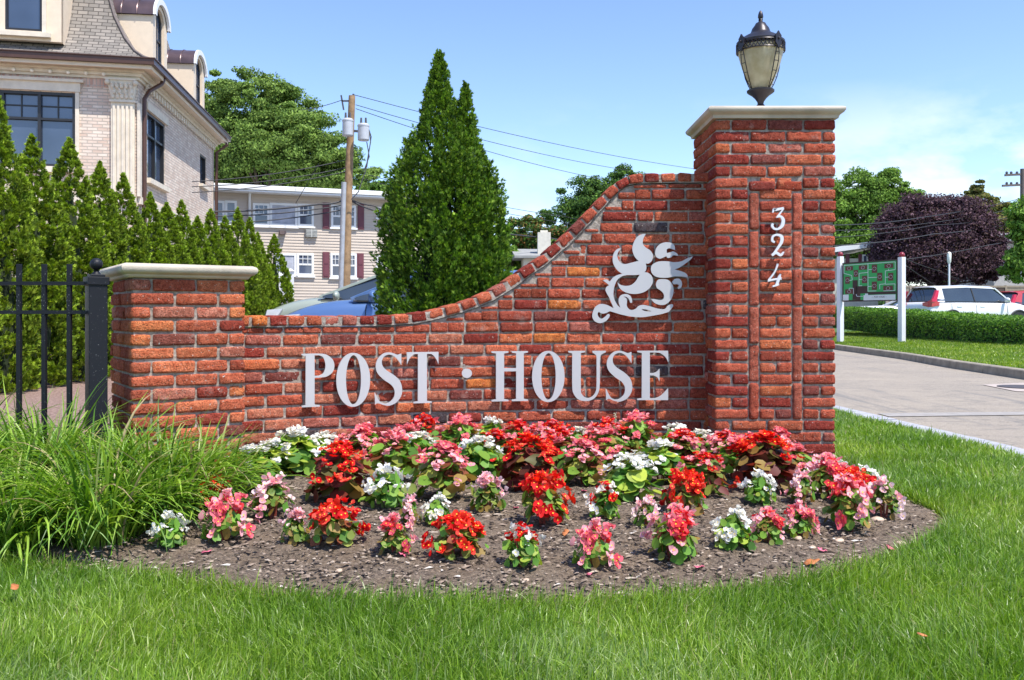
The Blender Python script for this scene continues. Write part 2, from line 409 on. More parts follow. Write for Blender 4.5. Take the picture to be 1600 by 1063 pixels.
# mortar core
m = MB(); nS = 180; TH = 0.24
rows = []
ss = np.linspace(S0, S1, nS)
for s in ss: rows.append([wall_pt(s, -0.15, -0.011), wall_pt(s, zund(s) - .002, -0.011), wall_pt(s, zund(s) - .002, -TH), wall_pt(s, -0.15, -TH)])
vs = [p for r in rows for p in r]; fs = []
for i in range(nS - 1):
    for k in range(4):
        a = i * 4 + k; b_ = i * 4 + (k + 1) % 4; fs.append((a, a + 4, b_ + 4, b_))
fs += [(0, 1, 2, 3), tuple((nS - 1) * 4 + k for k in (3, 2, 1, 0))]
m.add(vs, fs); wall_core = m.build('curved_wall', mMortar, sign_wall)
wb = Bricks(); pitch = 0.2135
ZB = 0.372 + .012     # courses are laid so that a joint falls near the letters' baseline
k0 = -7
for k in range(k0, 40):
    v0 = ZB + k * CH; v1 = v0 + CH - JT
    zt = v1
    if v0 > 1.76: break
    u = S0 - (0.5 * pitch if k % 2 else 0) - random.uniform(0, .03)
    while u < S1:
        L = pitch * (0.5 if random.random() < .05 else 1) * random.uniform(.98, 1.02)
        a, b_ = u, u + L - JT * random.uniform(.8, 1.4); u += L
        a = max(a, S0)
        b_ = min(b_, S1)
        # cut under the coping
        while a < b_ and zund(a) < v0 + .020: a += .006
        if b_ - a < 0.03: continue
        if zund(a) < zt + .008 or zund(b_) < zt + .008:      # cut bricks, in pieces that follow the slope
            e = a; tk = random.uniform(.7, 1.2)
            while e < b_ - .01:
                e2 = min(e + .105, b_)
                if b_ - e2 < .03: e2 = b_
                vt = min(zt, min(zund(e), zund(e2)) - .002)
                if vt - v0 > .012: wb.add(lambda x, y, w: wall_pt(x, y, w), e, e2 + .001, v0, vt, -.05, -.002, tint=tuple(q * tk for q in (.43, .11, .062)), r=.006, amp=.6)
                e = e2
            continue
        ctr = (a + b_) / 2; t = None
        if v0 > 0.74 and ctr < -1.55 and random.random() < .55: t = (0.55, 0.26, 0.06)
        if ctr < -.9 and random.random() < .35: t = (0.50, 0.19, 0.115)
        if random.random() < .02: t = (0.09, 0.075, 0.08)
        wb.add(lambda x, y, w: wall_pt(x, y, w), a, b_, v0 + random.gauss(0, .0008), v1, -0.05, 0.0, tint=t)
wb.build('facing_bricks', wall_core)
# coping of headers following the S curve
cb = Bricks(); pc = 0.102
s = S0 + .02
while s < S1 - .03:
    k = (ztop(s + .05) - ztop(s - .0)) / .05; ds = pc / sqrt(1 + k * k)
    s2 = s + ds; zm0, zm1 = ztop(s), ztop(s2)
    th = atan2(zm1 - zm0, s2 - s); cs, sn = cos(th), sin(th); ln = sqrt((zm1 - zm0) ** 2 + (s2 - s) ** 2)
    def fn(x, y, w, s=s, z=zm0, cs=cs, sn=sn): return wall_pt(s + x * cs - y * sn, z + x * sn + y * cs, w)
    cb.add(fn, 0.004, ln - .006, -CT + .006 + random.gauss(0, .001), random.gauss(0, .0015), -TH - .01, 0.012 + random.gauss(0, .002), r=.013, amp=1.1)
    s = s2
coping = cb.build('coping', sign_wall)
m = MB()
rows = []
for s in ss:
    k = (ztop(s + .02) - ztop(s - .02)) / .04; q = sqrt(1 + k * k)
    rows.append([wall_pt(s, zund(s) + .003, 0.002), wall_pt(s, ztop(s) - .009 * q, 0.002), wall_pt(s, ztop(s) - .009 * q, -TH + .004), wall_pt(s, zund(s) + .003, -TH + .004)])
vs = [p for r in rows for p in r]; fs = []
for i in range(nS - 1):
    for k in range(4):
        a = i * 4 + k; b_ = i * 4 + (k + 1) % 4; fs.append((a, a + 4, b_ + 4, b_))
m.add(vs, fs); m.build('bedding_mortar', mMortar, coping)

def pillar(name, corner, ang, W, D, zt, ztop_, z_base, label, panel=None, cap_over=0.04, capz=None):
    """corner = front left corner; local u runs along the front, v up, depth back"""
    root = empty(name, (0, 0, 0)); root.parent = sign_wall
    root['label'] = label
    ca, sa = cos(ang), sin(ang)
    def loc(u, dpt, z): return (corner[0] + u * ca - dpt * sa, corner[1] + u * sa + dpt * ca, z)
    core = MB().box(.013, W - .013, .013, D - .013, z_base, zt - .002, lambda x, y, z: loc(x, y, z)).build('mortar_core', mMortar, root)
    br = Bricks(); br.warm = 2 if ang else 1
    front = lambda x, y, w: loc(x, -w, y)
    back = lambda x, y, w: loc(x, D + w, y)
    left = lambda x, y, w: loc(-w, x, y)          # x = depth
    right = lambda x, y, w: loc(W + w, x, y)
    nC = int(round((zt - z_base) / CH)); z0 = zt - nC * CH
    for k in range(nC):
        v0 = z0 + k * CH + JT * .5; v1 = v0 + CH - JT
        odd = k % 2
        gap = JT
        # corner ownership: even -> stretchers run to the corner on the front, odd -> header at the corner and a stretcher on the side
        segs = []
        inpan = panel and panel[0] < (v0 + v1) / 2 < panel[1]
        if inpan:
            a1, b1, a2, b2 = panel[2]
            def grp(u0, u1, two):
                if two: m_ = (u0 + u1) / 2 + random.gauss(0, .004); return [(u0, m_ - gap / 2), (m_ + gap / 2, u1)]
                return [(u0, u1)]
            segs = grp(0, a1 - gap * .7, odd) + grp(b1 + gap * .7, a2 - gap * .7, odd == 0 if k % 4 else odd) + grp(b2 + gap * .7, W, not odd)
        else:
            u = 0; first = 0.102 if odd else 0.2135
            ws = [first]
            while sum(ws) < W - .03: ws.append(0.2135)
            exc = sum(ws) - W; ws[-1] -= exc
            if ws[-1] < .05 and len(ws) > 1: ws[-2] -= .05; ws[-1] += .05
            for q in ws: segs.append((u, u + q - gap)); u += q
            segs[-1] = (segs[-1][0], W)
        for (a, b_) in segs:
            left_c, right_c = a == 0, abs(b_ - W) < 1e-6
            dep = 0.205 if ((left_c or right_c) and (b_ - a) < .15) else 0.1
            if left_c or right_c:
                # corner bricks are whole, seen on two faces
                br.add(front, a, b_, v0 + random.gauss(0, .0008), v1, -dep, 0, r=.010)
            else: br.add(front, a, b_, v0 + random.gauss(0, .0008), v1, -.05, 0)
        lw = segs[0][1] - segs[0][0] < .15; rw = segs[-1][1] - segs[-1][0] < .15
        for side, st in ((left, .205 if lw else .1), (right, .205 if rw else .1)):
            u = st + gap
            while u < D - .01:
                e = min(u + .2135 - gap, D)
                if D - e < .05: e = D
                br.add(side, u, e, v0, v1, -.06, 0); u = e + gap
        u = 0.065
        while u < W - .065:
            e = min(u + .2135 - gap, W - .065); br.add(back, u, e, v0, v1, -.06, 0, res=(4, 3)); u = e + gap
    if panel:
        za, zb, (a1, b1, a2, b2) = panel[0], panel[1], panel[2]
        for (a, b_) in ((a1, b1), (a2, b2)):
            z = za + .004; n = int(round((zb - za - .07) / .222)); h = (zb - za - .07) / n
            for i in range(n + 0):
                fn = lambda x, y, w: loc(x, -w, y)
                br.add(fn, a, b_, z, z + h - JT, -.05, random.choice((-.002, .003, .004)), r=.008, tint=random.choice([(0.44, .12, .075), (.40, .10, .06), (.46, .14, .09)])); z += h
        # top band of the frame, two bricks lying across
        mid = (a1 + b2) / 2
        br.add(front, a1, mid - .005, zb - .062, zb - .004, -.05, .003, tint=(.34, .08, .06)); br.add(front, mid + .005, b2, zb - .062, zb - .004, -.05, .003, tint=(.42, .09, .05))
    br.build('facing_bricks', root)
    # cast stone cap with an ogee edge
    prof = capz   # list of (overhang, z)
    m = MB(); vs = []
    for o_, z in prof:
        for (u, dd) in ((-o_, -o_), (W + o_, -o_), (W + o_, D + o_), (-o_, D + o_)): vs.append(loc(u, dd, z))
    n = len(prof); fs = [(3, 2, 1, 0), tuple((n - 1) * 4 + k for k in range(4))]
    for i in range(n - 1):
        for k in range(4):
            a = i * 4 + k; b2_ = i * 4 + (k + 1) % 4; fs.append((a, b2_, b2_ + 4, a + 4))
    m.add(vs, fs); m.build('cap', mCap, root, smooth=True, sharp=50)
    return loc
# tall right pillar
TW, TD = 0.716, 0.62
ZT = zz(186, 5.30)
capT = [(0.0, ZT + .001), (.012, ZT + .003), (.016, ZT + .018), (.022, ZT + .024), (.036, ZT + .034), (.044, ZT + .046), (.046, ZT + .056), (.040, ZT + .066), (.028, ZT + .071), (-.12, ZT + .076)]
pX = gx(1117, 5.30)
pan = (zz(657, 5.30), zz(282, 5.30), (gx(1171, 5.3) - pX, gx(1186, 5.3) - pX, gx(1239, 5.3) - pX, gx(1253.5, 5.3) - pX))
tall = pillar('pillar', (pX, 5.30), 0.0, TW, TD, ZT, None, -0.12, 'tall right pillar with a framed panel carrying the house number', panel=pan, capz=capT)
# short left pillar
ZL = zz(434, 4.40)
capL = [(0.0, ZL + .001), (.012, ZL + .003), (.02, ZL + .014), (.024, ZL + .020), (.036, ZL + .024), (.050, ZL + .036), (.053, ZL + .052), (.046, ZL + .064), (.03, ZL + .071), (-.12, ZL + .078)]
short = pillar('pillar', (-1.87, 4.40), radians(33), 0.56, 0.60, ZL, None, -0.12, 'short left pillar where the black fence ends', capz=capL)

# ------------------------------------------------------------------ outlines: letters, numbers, emblem
def smooth_outline(pts, sub=7):
    """pts: (x,y) or (x,y,1) where 1 marks a corner; Catmull-Rom between corners"""
    n = len(pts); out = []
    for i in range(n):
        p1, p2 = pts[i], pts[(i + 1) % n]; p0, p3 = pts[i - 1], pts[(i + 2) % n]
        c1, c2 = len(p1) > 2, len(p2) > 2
        a = np.array(p1[:2], float); b_ = np.array(p2[:2], float)
        if c1 and c2: out.append(tuple(a)); continue
        m1_ = (b_ - a) if c1 else (b_ - np.array(p0[:2], float)) / 2
        m2_ = (b_ - a) if c2 else (np.array(p3[:2], float) - a) / 2
        for k in range(sub):
            t = k / sub; t2, t3 = t * t, t * t * t
            out.append(tuple((2 * t3 - 3 * t2 + 1) * a + (t3 - 2 * t2 + t) * m1_ + (-2 * t3 + 3 * t2) * b_ + (t3 - t2) * m2_))
    return out
def poly_mesh(name, loops, depth, mat, place, parent=None, bev=0.0):
    """filled outline with holes, given thickness; place maps (x,y,w) to the world"""
    cu = bpy.data.curves.new(name, 'CURVE'); cu.dimensions = '2D'; cu.fill_mode = 'BOTH'; cu.extrude = depth / 2
    if bev: cu.bevel_depth = bev; cu.bevel_resolution = 1; cu.offset = -bev
    for lp in loops:
        sp = cu.splines.new('POLY'); sp.points.add(len(lp) - 1)
        for q, (x, y) in zip(sp.points, lp): q.co = (x, y, 0, 1)
        sp.use_cyclic_u = True
    ob = bpy.data.objects.new(name, cu); COL.objects.link(ob)
    dg = bpy.context.evaluated_depsgraph_get(); dg.update()
    me = bpy.data.meshes.new_from_object(ob.evaluated_get(dg)); bpy.data.objects.remove(ob)
    for v in me.vertices: v.co = place(v.co.x, v.co.y, v.co.z)
    me.materials.clear(); me.materials.append(mat); me.update(); me.name = name
    me.validate()
    return link(name, me, parent)
def ell(cx, cy, rx, ry, n=64, p=2.0):
    r = []
    for k in range(n):
        a = 2 * pi * k / n; c_, s_ = cos(a), sin(a)
        r.append((cx + rx * math.copysign(abs(c_) ** (2 / p), c_), cy + ry * math.copysign(abs(s_) ** (2 / p), s_)))
    return r
LET = {}
LET['H'] = (285, 385, [[(40, 140, 1), (172, 140, 1), (172, 151, 1), (138, 157, 1), (138, 270, 1), (232, 270, 1), (232, 157, 1), (198, 151, 1), (198, 140, 1), (325, 140, 1), (325, 151, 1), (292, 157, 1), (292, 508, 1), (325, 514, 1), (325, 525, 1), (198, 525, 1), (198, 514, 1), (232, 508, 1), (232, 295, 1), (138, 295, 1), (138, 508, 1), (172, 514, 1), (172, 525, 1), (40, 525, 1), (40, 514, 1), (75, 508, 1), (75, 157, 1), (40, 151, 1)]], (40, 525))
LET['O'] = (253, 385, None, (357, 525))
LET['U'] = (290, 385, [[(640, 140, 1), (770, 140, 1), (770, 151, 1), (738, 157, 1), (738, 430), (748, 480), (785, 507), (825, 497), (852, 460), (860, 400), (860, 200, 1), (856, 175), (828, 152, 1), (828, 140, 1), (932, 140, 1), (932, 152, 1), (896, 172), (886, 215, 1), (885, 400), (872, 470), (835, 515), (780, 531), (720, 518), (683, 475), (671, 410), (671, 160, 1), (640, 151, 1)]], (640, 525))
LET['S'] = (200, 385, [[(1045, 140), (1000, 148), (960, 185), (943, 235), (955, 290), (1000, 340), (1060, 385), (1082, 430), (1074, 480), (1040, 514), (1005, 520), (970, 498), (937, 435, 1), (937, 525, 1), (960, 514), (1000, 530), (1045, 536), (1100, 510), (1134, 455), (1136, 400), (1118, 350), (1078, 310), (1020, 270), (992, 235), (990, 195), (1010, 166), (1045, 156), (1082, 172), (1110, 202), (1132, 237, 1), (1132, 150, 1), (1105, 158), (1075, 147)]], (937, 525))
LET['E'] = (242, 378, [[(1180, 147, 1), (1420, 147, 1), (1422, 237, 1), (1400, 196), (1360, 166), (1320, 160, 1), (1278, 160, 1), (1278, 318, 1), (1305, 318, 1), (1332, 308), (1353, 285, 1), (1353, 382, 1), (1335, 350), (1305, 336, 1), (1278, 336, 1), (1278, 511, 1), (1320, 511, 1), (1362, 492), (1420, 435, 1), (1420, 525, 1), (1180, 525, 1), (1180, 514, 1), (1215, 508, 1), (1215, 164, 1), (1180, 158, 1)]], (1180, 525))
LET['T'] = (245, 387, [[(980, 143, 1), (1225, 143, 1), (1225, 236, 1), (1205, 195), (1175, 162), (1135, 157, 1), (1135, 514, 1), (1172, 519, 1), (1172, 530, 1), (1030, 530, 1), (1030, 519, 1), (1065, 514, 1), (1065, 157, 1), (1028, 162), (998, 195), (980, 236, 1)]], (980, 530))
LET['P'] = (250, 408, [[(160, 152, 1), (290, 152, 1), (345, 160), (392, 195), (410, 245), (395, 298), (350, 330), (295, 337, 1), (258, 337, 1), (258, 543, 1), (298, 549, 1), (298, 560, 1), (160, 560, 1), (160, 549, 1), (190, 543, 1), (190, 169, 1), (160, 163, 1)],
                       [(258, 165, 1), (292, 165, 1), (325, 185), (341, 245), (326, 302), (292, 323, 1), (258, 323, 1)]], (160, 560))
LH = 0.304; ZBASE = 0.374
def wall_letter(ch, px0, px1, label):
    w_, h_, loops, (ox, oy) = LET[ch]
    if ch == 'O': lp = [ell(357 + 126.5, 337.5, 126.5, 198, 72, 2.05), list(reversed(ell(357 + 128, 337.5, 56, 181, 72, 2.0)))]
    else: lp = [smooth_outline(l) for l in loops]
    pxc = (px0 + px1) / 2; s = s_of_px(pxc, .03); p, t, n = wall_frame(s, 0.026)
    d = p.y; view = Vector((p.x, p.y, 0)).normalized(); fore = abs(n.dot(view))
    W = (px1 - px0) / FP * d / max(.5, fore) * sqrt(p.x ** 2 + p.y ** 2) / p.y * (d / sqrt(p.x ** 2 + d ** 2)) 
    sx_, sz_ = W / w_, LH / h_
    def place(x, y, w): return Vector((p.x, p.y, 0)) + t * ((x - ox) * sx_ - W / 2) + n * w + Vector((0, 0, ZBASE + (oy - y) * sz_))
    o = poly_mesh('sign_letter', lp, 0.014, mLetter, place)
    tag(o, label, 'letter', 'metal letters on the brick wall')
    # pins that hold the letter off the brick
    return o
wall_letter('P', 472, 522, 'silver capital letter P, first letter of POST')
wall_letter('O', 526, 578, 'silver capital letter O in POST, between P and S')
wall_letter('S', 586, 628, 'silver capital letter S in POST, just before the T')
wall_letter('T', 636, 685, 'silver capital letter T, last letter of POST')
wall_letter('H', 768, 825, 'silver capital letter H, first letter of HOUSE')
wall_letter('O', 831.5, 882, 'silver capital letter O in HOUSE, between H and U')
wall_letter('U', 888, 946, 'silver capital letter U, middle letter of HOUSE')
wall_letter('S', 947, 987.5, 'silver capital letter S in HOUSE, just before the E')
wall_letter('E', 996, 1044, 'silver capital letter E, last letter of HOUSE')
s = s_of_px(729.5, .03); p, t, n = wall_frame(s, .026)
def place_dot(x, y, w, p=p, t=t, n=n): return Vector((p.x, p.y, 0)) + t * x + n * w + Vector((0, 0, zz(583.5, p.y) + y))
tag(poly_mesh('sign_dot', [ell(0, 0, .031, .028, 32)], .014, mLetter, place_dot), 'small round silver dot between the words POST and HOUSE', 'dot', 'metal letters on the brick wall')

# emblem traced in units of 1/6.252 photo pixel from (900,350)
EM_MAIN = [(680, 100, 1), (657, 145), (652, 195), (680, 232), (725, 262), (750, 305), (742, 355), (712, 386), (680, 388, 1), (686, 420), (682, 452), (668, 472, 1), (700, 478), (735, 505), (750, 550), (742, 590), (710, 635), (650, 672), (570, 685), (490, 672), (430, 632), (403, 573, 1), (440, 598), (490, 606), (535, 598), (575, 570), (600, 532), (622, 497, 1), (570, 501), (500, 501, 1), (450, 512), (410, 540), (385, 580), (370, 630), (365, 690), (375, 740), (400, 788), (432, 820, 1), (418, 775), (418, 730), (440, 697), (485, 685), (525, 700), (545, 735), (547, 770, 1), (530, 772, 1), (515, 735), (490, 714), (462, 712, 1), (490, 728), (497, 757), (495, 798), (515, 830), (545, 842), (582, 830), (612, 802), (660, 792), (730, 808), (800, 828), (865, 832), (890, 805), (925, 785), (947, 792), (940, 815), (905, 860, 1), (830, 882), (720, 902), (640, 912), (540, 906), (440, 886), (380, 868), (330, 853, 1), (290, 872), (250, 876), (222, 858, 1), (210, 880), (222, 910), (250, 926), (285, 906), (310, 881), (328, 888), (322, 914), (290, 950), (235, 970), (185, 953), (160, 913), (163, 865), (190, 810), (240, 783), (300, 792), (366, 824, 1), (345, 770), (320, 715), (295, 670), (287, 640), (300, 614), (322, 600, 1), (300, 580), (263, 553, 1), (295, 543), (330, 564, 1), (360, 527), (400, 502), (450, 488, 1), (405, 455), (370, 405), (357, 345), (370, 285), (405, 245), (443, 241, 1), (415, 270), (403, 310), (415, 355), (450, 388), (490, 392), (550, 377), (610, 362, 1), (572, 320), (550, 255), (560, 190), (600, 125), (650, 100)]
EM_HOLE = [(640, 832, 1), (690, 838), (737, 854, 1), (700, 856), (655, 846)]
EM_B = [(966, 256, 1), (960, 215), (930, 188), (880, 180), (825, 195), (785, 235), (772, 285), (785, 325), (820, 340), (860, 326), (880, 315, 1), (895, 334), (930, 325), (950, 307), (998, 313, 1), (985, 290), (950, 271), (915, 279), (886, 286, 1), (885, 252), (910, 239), (940, 248)]
EM_C = [(1140, 318, 1), (1090, 335), (1030, 365), (960, 375), (880, 366), (800, 370), (745, 400), (730, 445), (750, 495), (800, 522), (880, 527), (960, 515), (1030, 515), (1092, 526, 1), (1080, 492), (1040, 468), (962, 445, 1), (1010, 427), (1070, 387), (1120, 347)]
EM_D = [(800, 548), (840, 540), (900, 550), (943, 600), (950, 670), (925, 740), (880, 783), (830, 793), (770, 775), (731, 735, 1), (762, 735), (820, 745), (852, 733), (858, 698), (838, 662), (788, 627, 1), (779, 588)]
EM_E = [(940, 570), (965, 538), (1010, 538), (1033, 575), (1027, 618), (1000, 638, 1), (993, 622), (1005, 601), (985, 589, 1), (955, 590)]
emb = empty('wall_emblem', (0, 0, 0)); tag(emb, 'silver scrollwork emblem of a stylised bird and leaves high on the brick wall', 'emblem')
EC = 6.252; e_s = s_of_px(900 + 650 / EC, .03); ep, et, en = wall_frame(e_s, .026)
def place_em(x, y, w):
    px, py = 900 + x / EC, 350 + y / EC
    d = ep.y; return Vector((gx(px, d), d - w, zz(py, d)))
for nm, lp in (('leaf_scroll', [EM_MAIN, EM_HOLE]), ('scroll_crest', [EM_B]), ('tail_leaf', [EM_C]), ('curled_leaf', [EM_D]), ('small_curl', [EM_E])):
    poly_mesh(nm, [smooth_outline(l) for l in lp], .014, mLetter, place_em, emb)

def ribbon(paths, name, label, px_off=(0, 0)):
    """number drawn with strokes; pts in units of 1/4.252 pixel from (1080,250): (x,y,width)"""
    m = MB(); d = 5.30 - 0.022
    for li, pts in enumerate(paths):
        P2 = []
        for i in range(len(pts) - 1):
            p0, p1, p2, p3 = [np.array(pts[max(0, min(len(pts) - 1, i + q))], float) for q in (-1, 0, 1, 2)]
            for k in range(6):
                t = k / 6; P2.append(.5 * ((2 * p1) + (-p0 + p2) * t + (2 * p0 - 5 * p1 + 4 * p2 - p3) * t * t + (-p0 + 3 * p1 - 3 * p2 + p3) * t ** 3))
        P2.append(np.array(pts[-1], float)); n = len(P2); vs = []
        for i, q in enumerate(P2):
            dr = P2[min(n - 1, i + 1)][:2] - P2[max(0, i - 1)][:2]; dr = dr / (np.linalg.norm(dr) + 1e-9); nr = np.array((-dr[1], dr[0])) * q[2] / 2
            for sgn, w in ((1, 0), (1, .012 + li * .0015), (-1, .012 + li * .0015), (-1, 0)):
                x, y = q[0] + sgn * nr[0], q[1] + sgn * nr[1]
                vs.append((gx(1080 + x / 4.252, d), d - w, zz(250 + y / 4.252, d)))
        fs = [(0, 1, 2, 3), tuple((n - 1) * 4 + k for k in (3, 2, 1, 0))]
        for i in range(n - 1):
            for k in range(4):
                a = i * 4 + k; b_ = i * 4 + (k + 1) % 4; fs.append((a, b_, b_ + 4, a + 4))
        m.add(vs, fs)
    o = m.build('house_number', mDigit, None, bevel=.0015)
    return tag(o, label, 'number', 'metal house numbers on the tall pillar')
ribbon([[(538, 352, 8), (547, 330, 16), (560, 332, 17), (612, 322, 15)], [(609, 328, 9), (590, 352, 10), (572, 378, 12)], [(562, 383, 9), (590, 378, 15), (607, 402, 22), (600, 438, 22), (575, 460, 14), (548, 459, 14), (534, 440, 17), (540, 424, 13)]], 'digit', 'white metal number 3 at the top of the pillar panel')
ribbon([[(552, 548, 12), (536, 538, 16), (540, 510, 14), (568, 499, 14), (597, 512, 22), (596, 548, 20), (570, 590, 15), (537, 634, 10)], [(533, 636, 16), (560, 618, 17), (590, 634, 17), (612, 612, 8)]], 'digit', 'white metal number 2 in the middle of the pillar panel')
ribbon([[(573, 690, 13), (552, 745, 11), (512, 800, 12)], [(506, 806, 11), (550, 795, 13), (597, 790, 15)], [(590, 758, 8), (578, 790, 20), (562, 835, 17)], [(536, 842, 9), (560, 835, 13), (580, 828, 9)]], 'digit', 'white metal number 4 lowest in the pillar panel')

# ------------------------------------------------------------------ lantern on the tall pillar
LD = 5.30 + TD / 2; lz0 = zz(166.5, LD); lx = gx(1188.4, LD); US = LD / FP / 3.543
lan = empty('pillar_lantern', (lx, LD, lz0)); tag(lan, 'black urn shaped lantern with cream frosted glass on top of the tall pillar', 'lantern')
def LP(lst, y0=590): return [(max(r, .5) * US, (y0 - y) * US) for r, y in lst]
MB().lathe([(.05, ZT + .07 - lz0), (.05, ZT + .09 - lz0), (.022, ZT + .10 - lz0), (.02, .0)], 20).build('stem', mLampMetal, lan, True)
MB().lathe(LP([(24, 592), (22, 584), (16, 578), (18, 566), (30, 548), (48, 530), (66, 518), (74, 511), (75, 503), (68, 498), (50, 494)]), 32).build('base_cup', mLampMetal, lan, True)
MB().lathe(LP([(52, 496), (72, 450), (92, 400), (108, 350), (120, 305), (124, 272), (118, 262)]), 36).build('glass_bowl', mFrost, lan, True)
lid = MB().lathe(LP([(122, 246), (130, 243), (131, 236), (122, 230), (112, 222), (96, 208), (78, 198), (60, 190), (52, 178), (46, 160), (34, 144), (26, 130), (14, 124), (10, 116)]), 36).build('lid', mLampMetal, lan, True)
MB().lathe(LP([(7, 118), (13, 112), (10, 106), (15, 98), (14, 84), (9, 68), (3, 60)]), 16).build('finial', mLampMetal, lid, True)
m = MB()   # pierced band: lattice between two rings
for yy_ in (248, 290):
    m.tube([(130 * US * cos(2 * pi * k / 40), 130 * US * sin(2 * pi * k / 40), (590 - yy_) * US) for k in range(41)], 3.5 * US, 6, False)
for k in range(40):
    a0, a1 = 2 * pi * k / 40, 2 * pi * (k + 1) / 40
    for (p0, p1) in ((250, 288), (288, 250)):
        m.tube([(131 * US * cos(a0), 131 * US * sin(a0), (590 - p0) * US), (131 * US * cos(a1), 131 * US * sin(a1), (590 - p1) * US)], 2.2 * US, 5)
m.build('pierced_band', mLampMetal, lan, True)
for q in range(4):
    az = radians(-90 + 27 + 90 * q)
    def cyl(r, y, off, az=az):
        ra = off / r; return (r * US * cos(az + ra), r * US * sin(az + ra), (590 - y) * US)
    m = MB(); rail = [(66, 497), (88, 460), (108, 415), (123, 365), (131, 320), (134, 292)]; ow = [3, 9, 14, 15, 12, 6]
    for sg in (-1, 1): m.tube([cyl(r, y, sg * o_) for (r, y), o_ in zip(rail, ow)], 2.6 * US, 6)
    for (r, y), o_ in list(zip(rail, ow))[1:5]: m.tube([cyl(r, y, -o_), cyl(r, y, o_)], 2.2 * US, 5)
    arm = m.build('ladder_arm', mLampMetal, lan, True)
    m = MB(); r = 137
    pts = [(0, 208), (10, 222), (22, 232), (18, 252), (22, 270), (10, 286), (0, 302), (-10, 286), (-22, 270), (-18, 252), (-22, 232), (-10, 222)]
    vs = [cyl(r + 4, y, x) for x, y in pts] + [cyl(r - 4, y, x) for x, y in pts]; n_ = len(pts)
    m.add(vs, [tuple(range(n_)), tuple(reversed(range(n_, 2 * n_)))] + [(i, i + n_, (i + 1) % n_ + n_, (i + 1) % n_) for i in range(n_)])
    m.ball(cyl(r + 6, 250, 0), 7 * US, 8, 6); m.build('crest', mLampMetal, arm, True)

# ------------------------------------------------------------------ black fence at the left
FD = 4.42
fence = empty('iron_fence', (gx(60, FD), FD, 0)); tag(fence, 'black iron picket fence with a ball topped post beside the short pillar', 'fence')
fo = fence.location
def L_(p): return Vector(p) - fo
posts = [150]
pw = .043
m = MB(); cx = gx(150.5, FD)
def rot(x, y, z, c=(cx, FD), a=radians(38)): return (c[0] + x * cos(a) - y * sin(a) - fo.x, c[1] + x * sin(a) + y * cos(a) - fo.y, z)
post = MB().box(-pw, pw, -pw, pw, -.1, zz(434, FD), rot).build('post', mBlack, fence, bevel=.004)
MB().box(-pw - .007, pw + .007, -pw - .007, pw + .007, zz(446, FD), zz(433, FD), rot).box(-pw * .8, pw * .8, -pw * .8, pw * .8, zz(433, FD), zz(429, FD), rot).build('post_cap', mBlack, post, bevel=.003)
zc = zz(413, FD)
MB().lathe([(.026, zz(430, FD)), (.018, zz(427, FD)), (.012, zz(424, FD)), (.016, zz(422.5, FD))], 16, (cx - fo.x, 0, 0)).ball((cx - fo.x, 0, zc), .030, 18, 12).build('ball_finial', mBlack, post, True)
for y in (443, 488): MB().box(gx(-560, FD) - fo.x, cx - fo.x - .03, -.014, .014, zz(y + 2.8, FD), zz(y - 2.8, FD)).build('rail', mBlack, fence)
MB().box(gx(-560, FD) - fo.x, cx - fo.x - .03, -.014, .014, .08, .105).build('rail', mBlack, fence)
pk = MB().box(-.0105, .0105, -.0105, .0105, 0.03, zz(413, FD)).build('picket', mBlack, fence, bevel=.002)
pk.location = (gx(108.5, FD) - fo.x, 0, 0)
for i in range(1, 14):
    c_ = pk.copy(); COL.objects.link(c_); c_.location.x = gx(108.5 - 39.3 * i, FD) - fo.x

# ------------------------------------------------------------------ ground, road, bed
def sheet(name, pts, z, mat, kind='structure', zfn=None):
    bm = bmesh.new(); vs = [bm.verts.new((p[0], p[1], z if zfn is None else zfn(*p[:2]))) for p in pts]
    f = bm.faces.new(vs)
    if f.normal.z < 0: bmesh.ops.reverse_faces(bm, faces=[f])
    me = bpy.data.meshes.new(name); bmesh.ops.triangulate(bm, faces=bm.faces[:]); bm.to_mesh(me); bm.free(); me.materials.append(mat)
    return tag(link(name, me), kind=kind)
def XY(px, py): d = EYE * FP / (py - HZ); return (gx(px, d), d)
edgeA = [(3.35, -4), (3.27, 0), (3.22, 3), (3.20, 5.0)] + [XY(1600, 716.6), XY(1534, 698), XY(1422, 671), XY(1306, 644)] + [(2.93, 9.3), (2.8, 11), (2.5, 14)]   # lawn side of the flush edging
edgeB = [(x + w, y) for (x, y), w in zip(edgeA, (.24, .24, .24, .22, .20, .20, .22, .24, .24, .24, .24))]
kerbP = [(6.45, -4), (6.55, 0), (6.75, 6), (6.95, 9.5), (7.2, 12.6), (7.5, 15.4), (7.97, 18.3), (8.42, 23.3), (8.8, 27), (9.6, 34), (11, 45)]
sheet('ground', [(-400, -60), (400, -60), (400, 700), (-400, 700)], -0.06, mLot)
sheet('lawn_soil', [(-30, -4)] + edgeA + [(2.5, 14.0), (-1.3, 14.0), (-1.7, 6.2), (-1.9, 5.2), (-2.6, 4.46), (-30, 4.46)], -0.03, mTurf)
sheet('road', [(x - .02, y) for x, y in edgeB] + [(2.7, 45)] + list(reversed(kerbP)), -0.012, mRoad)
es = MB()
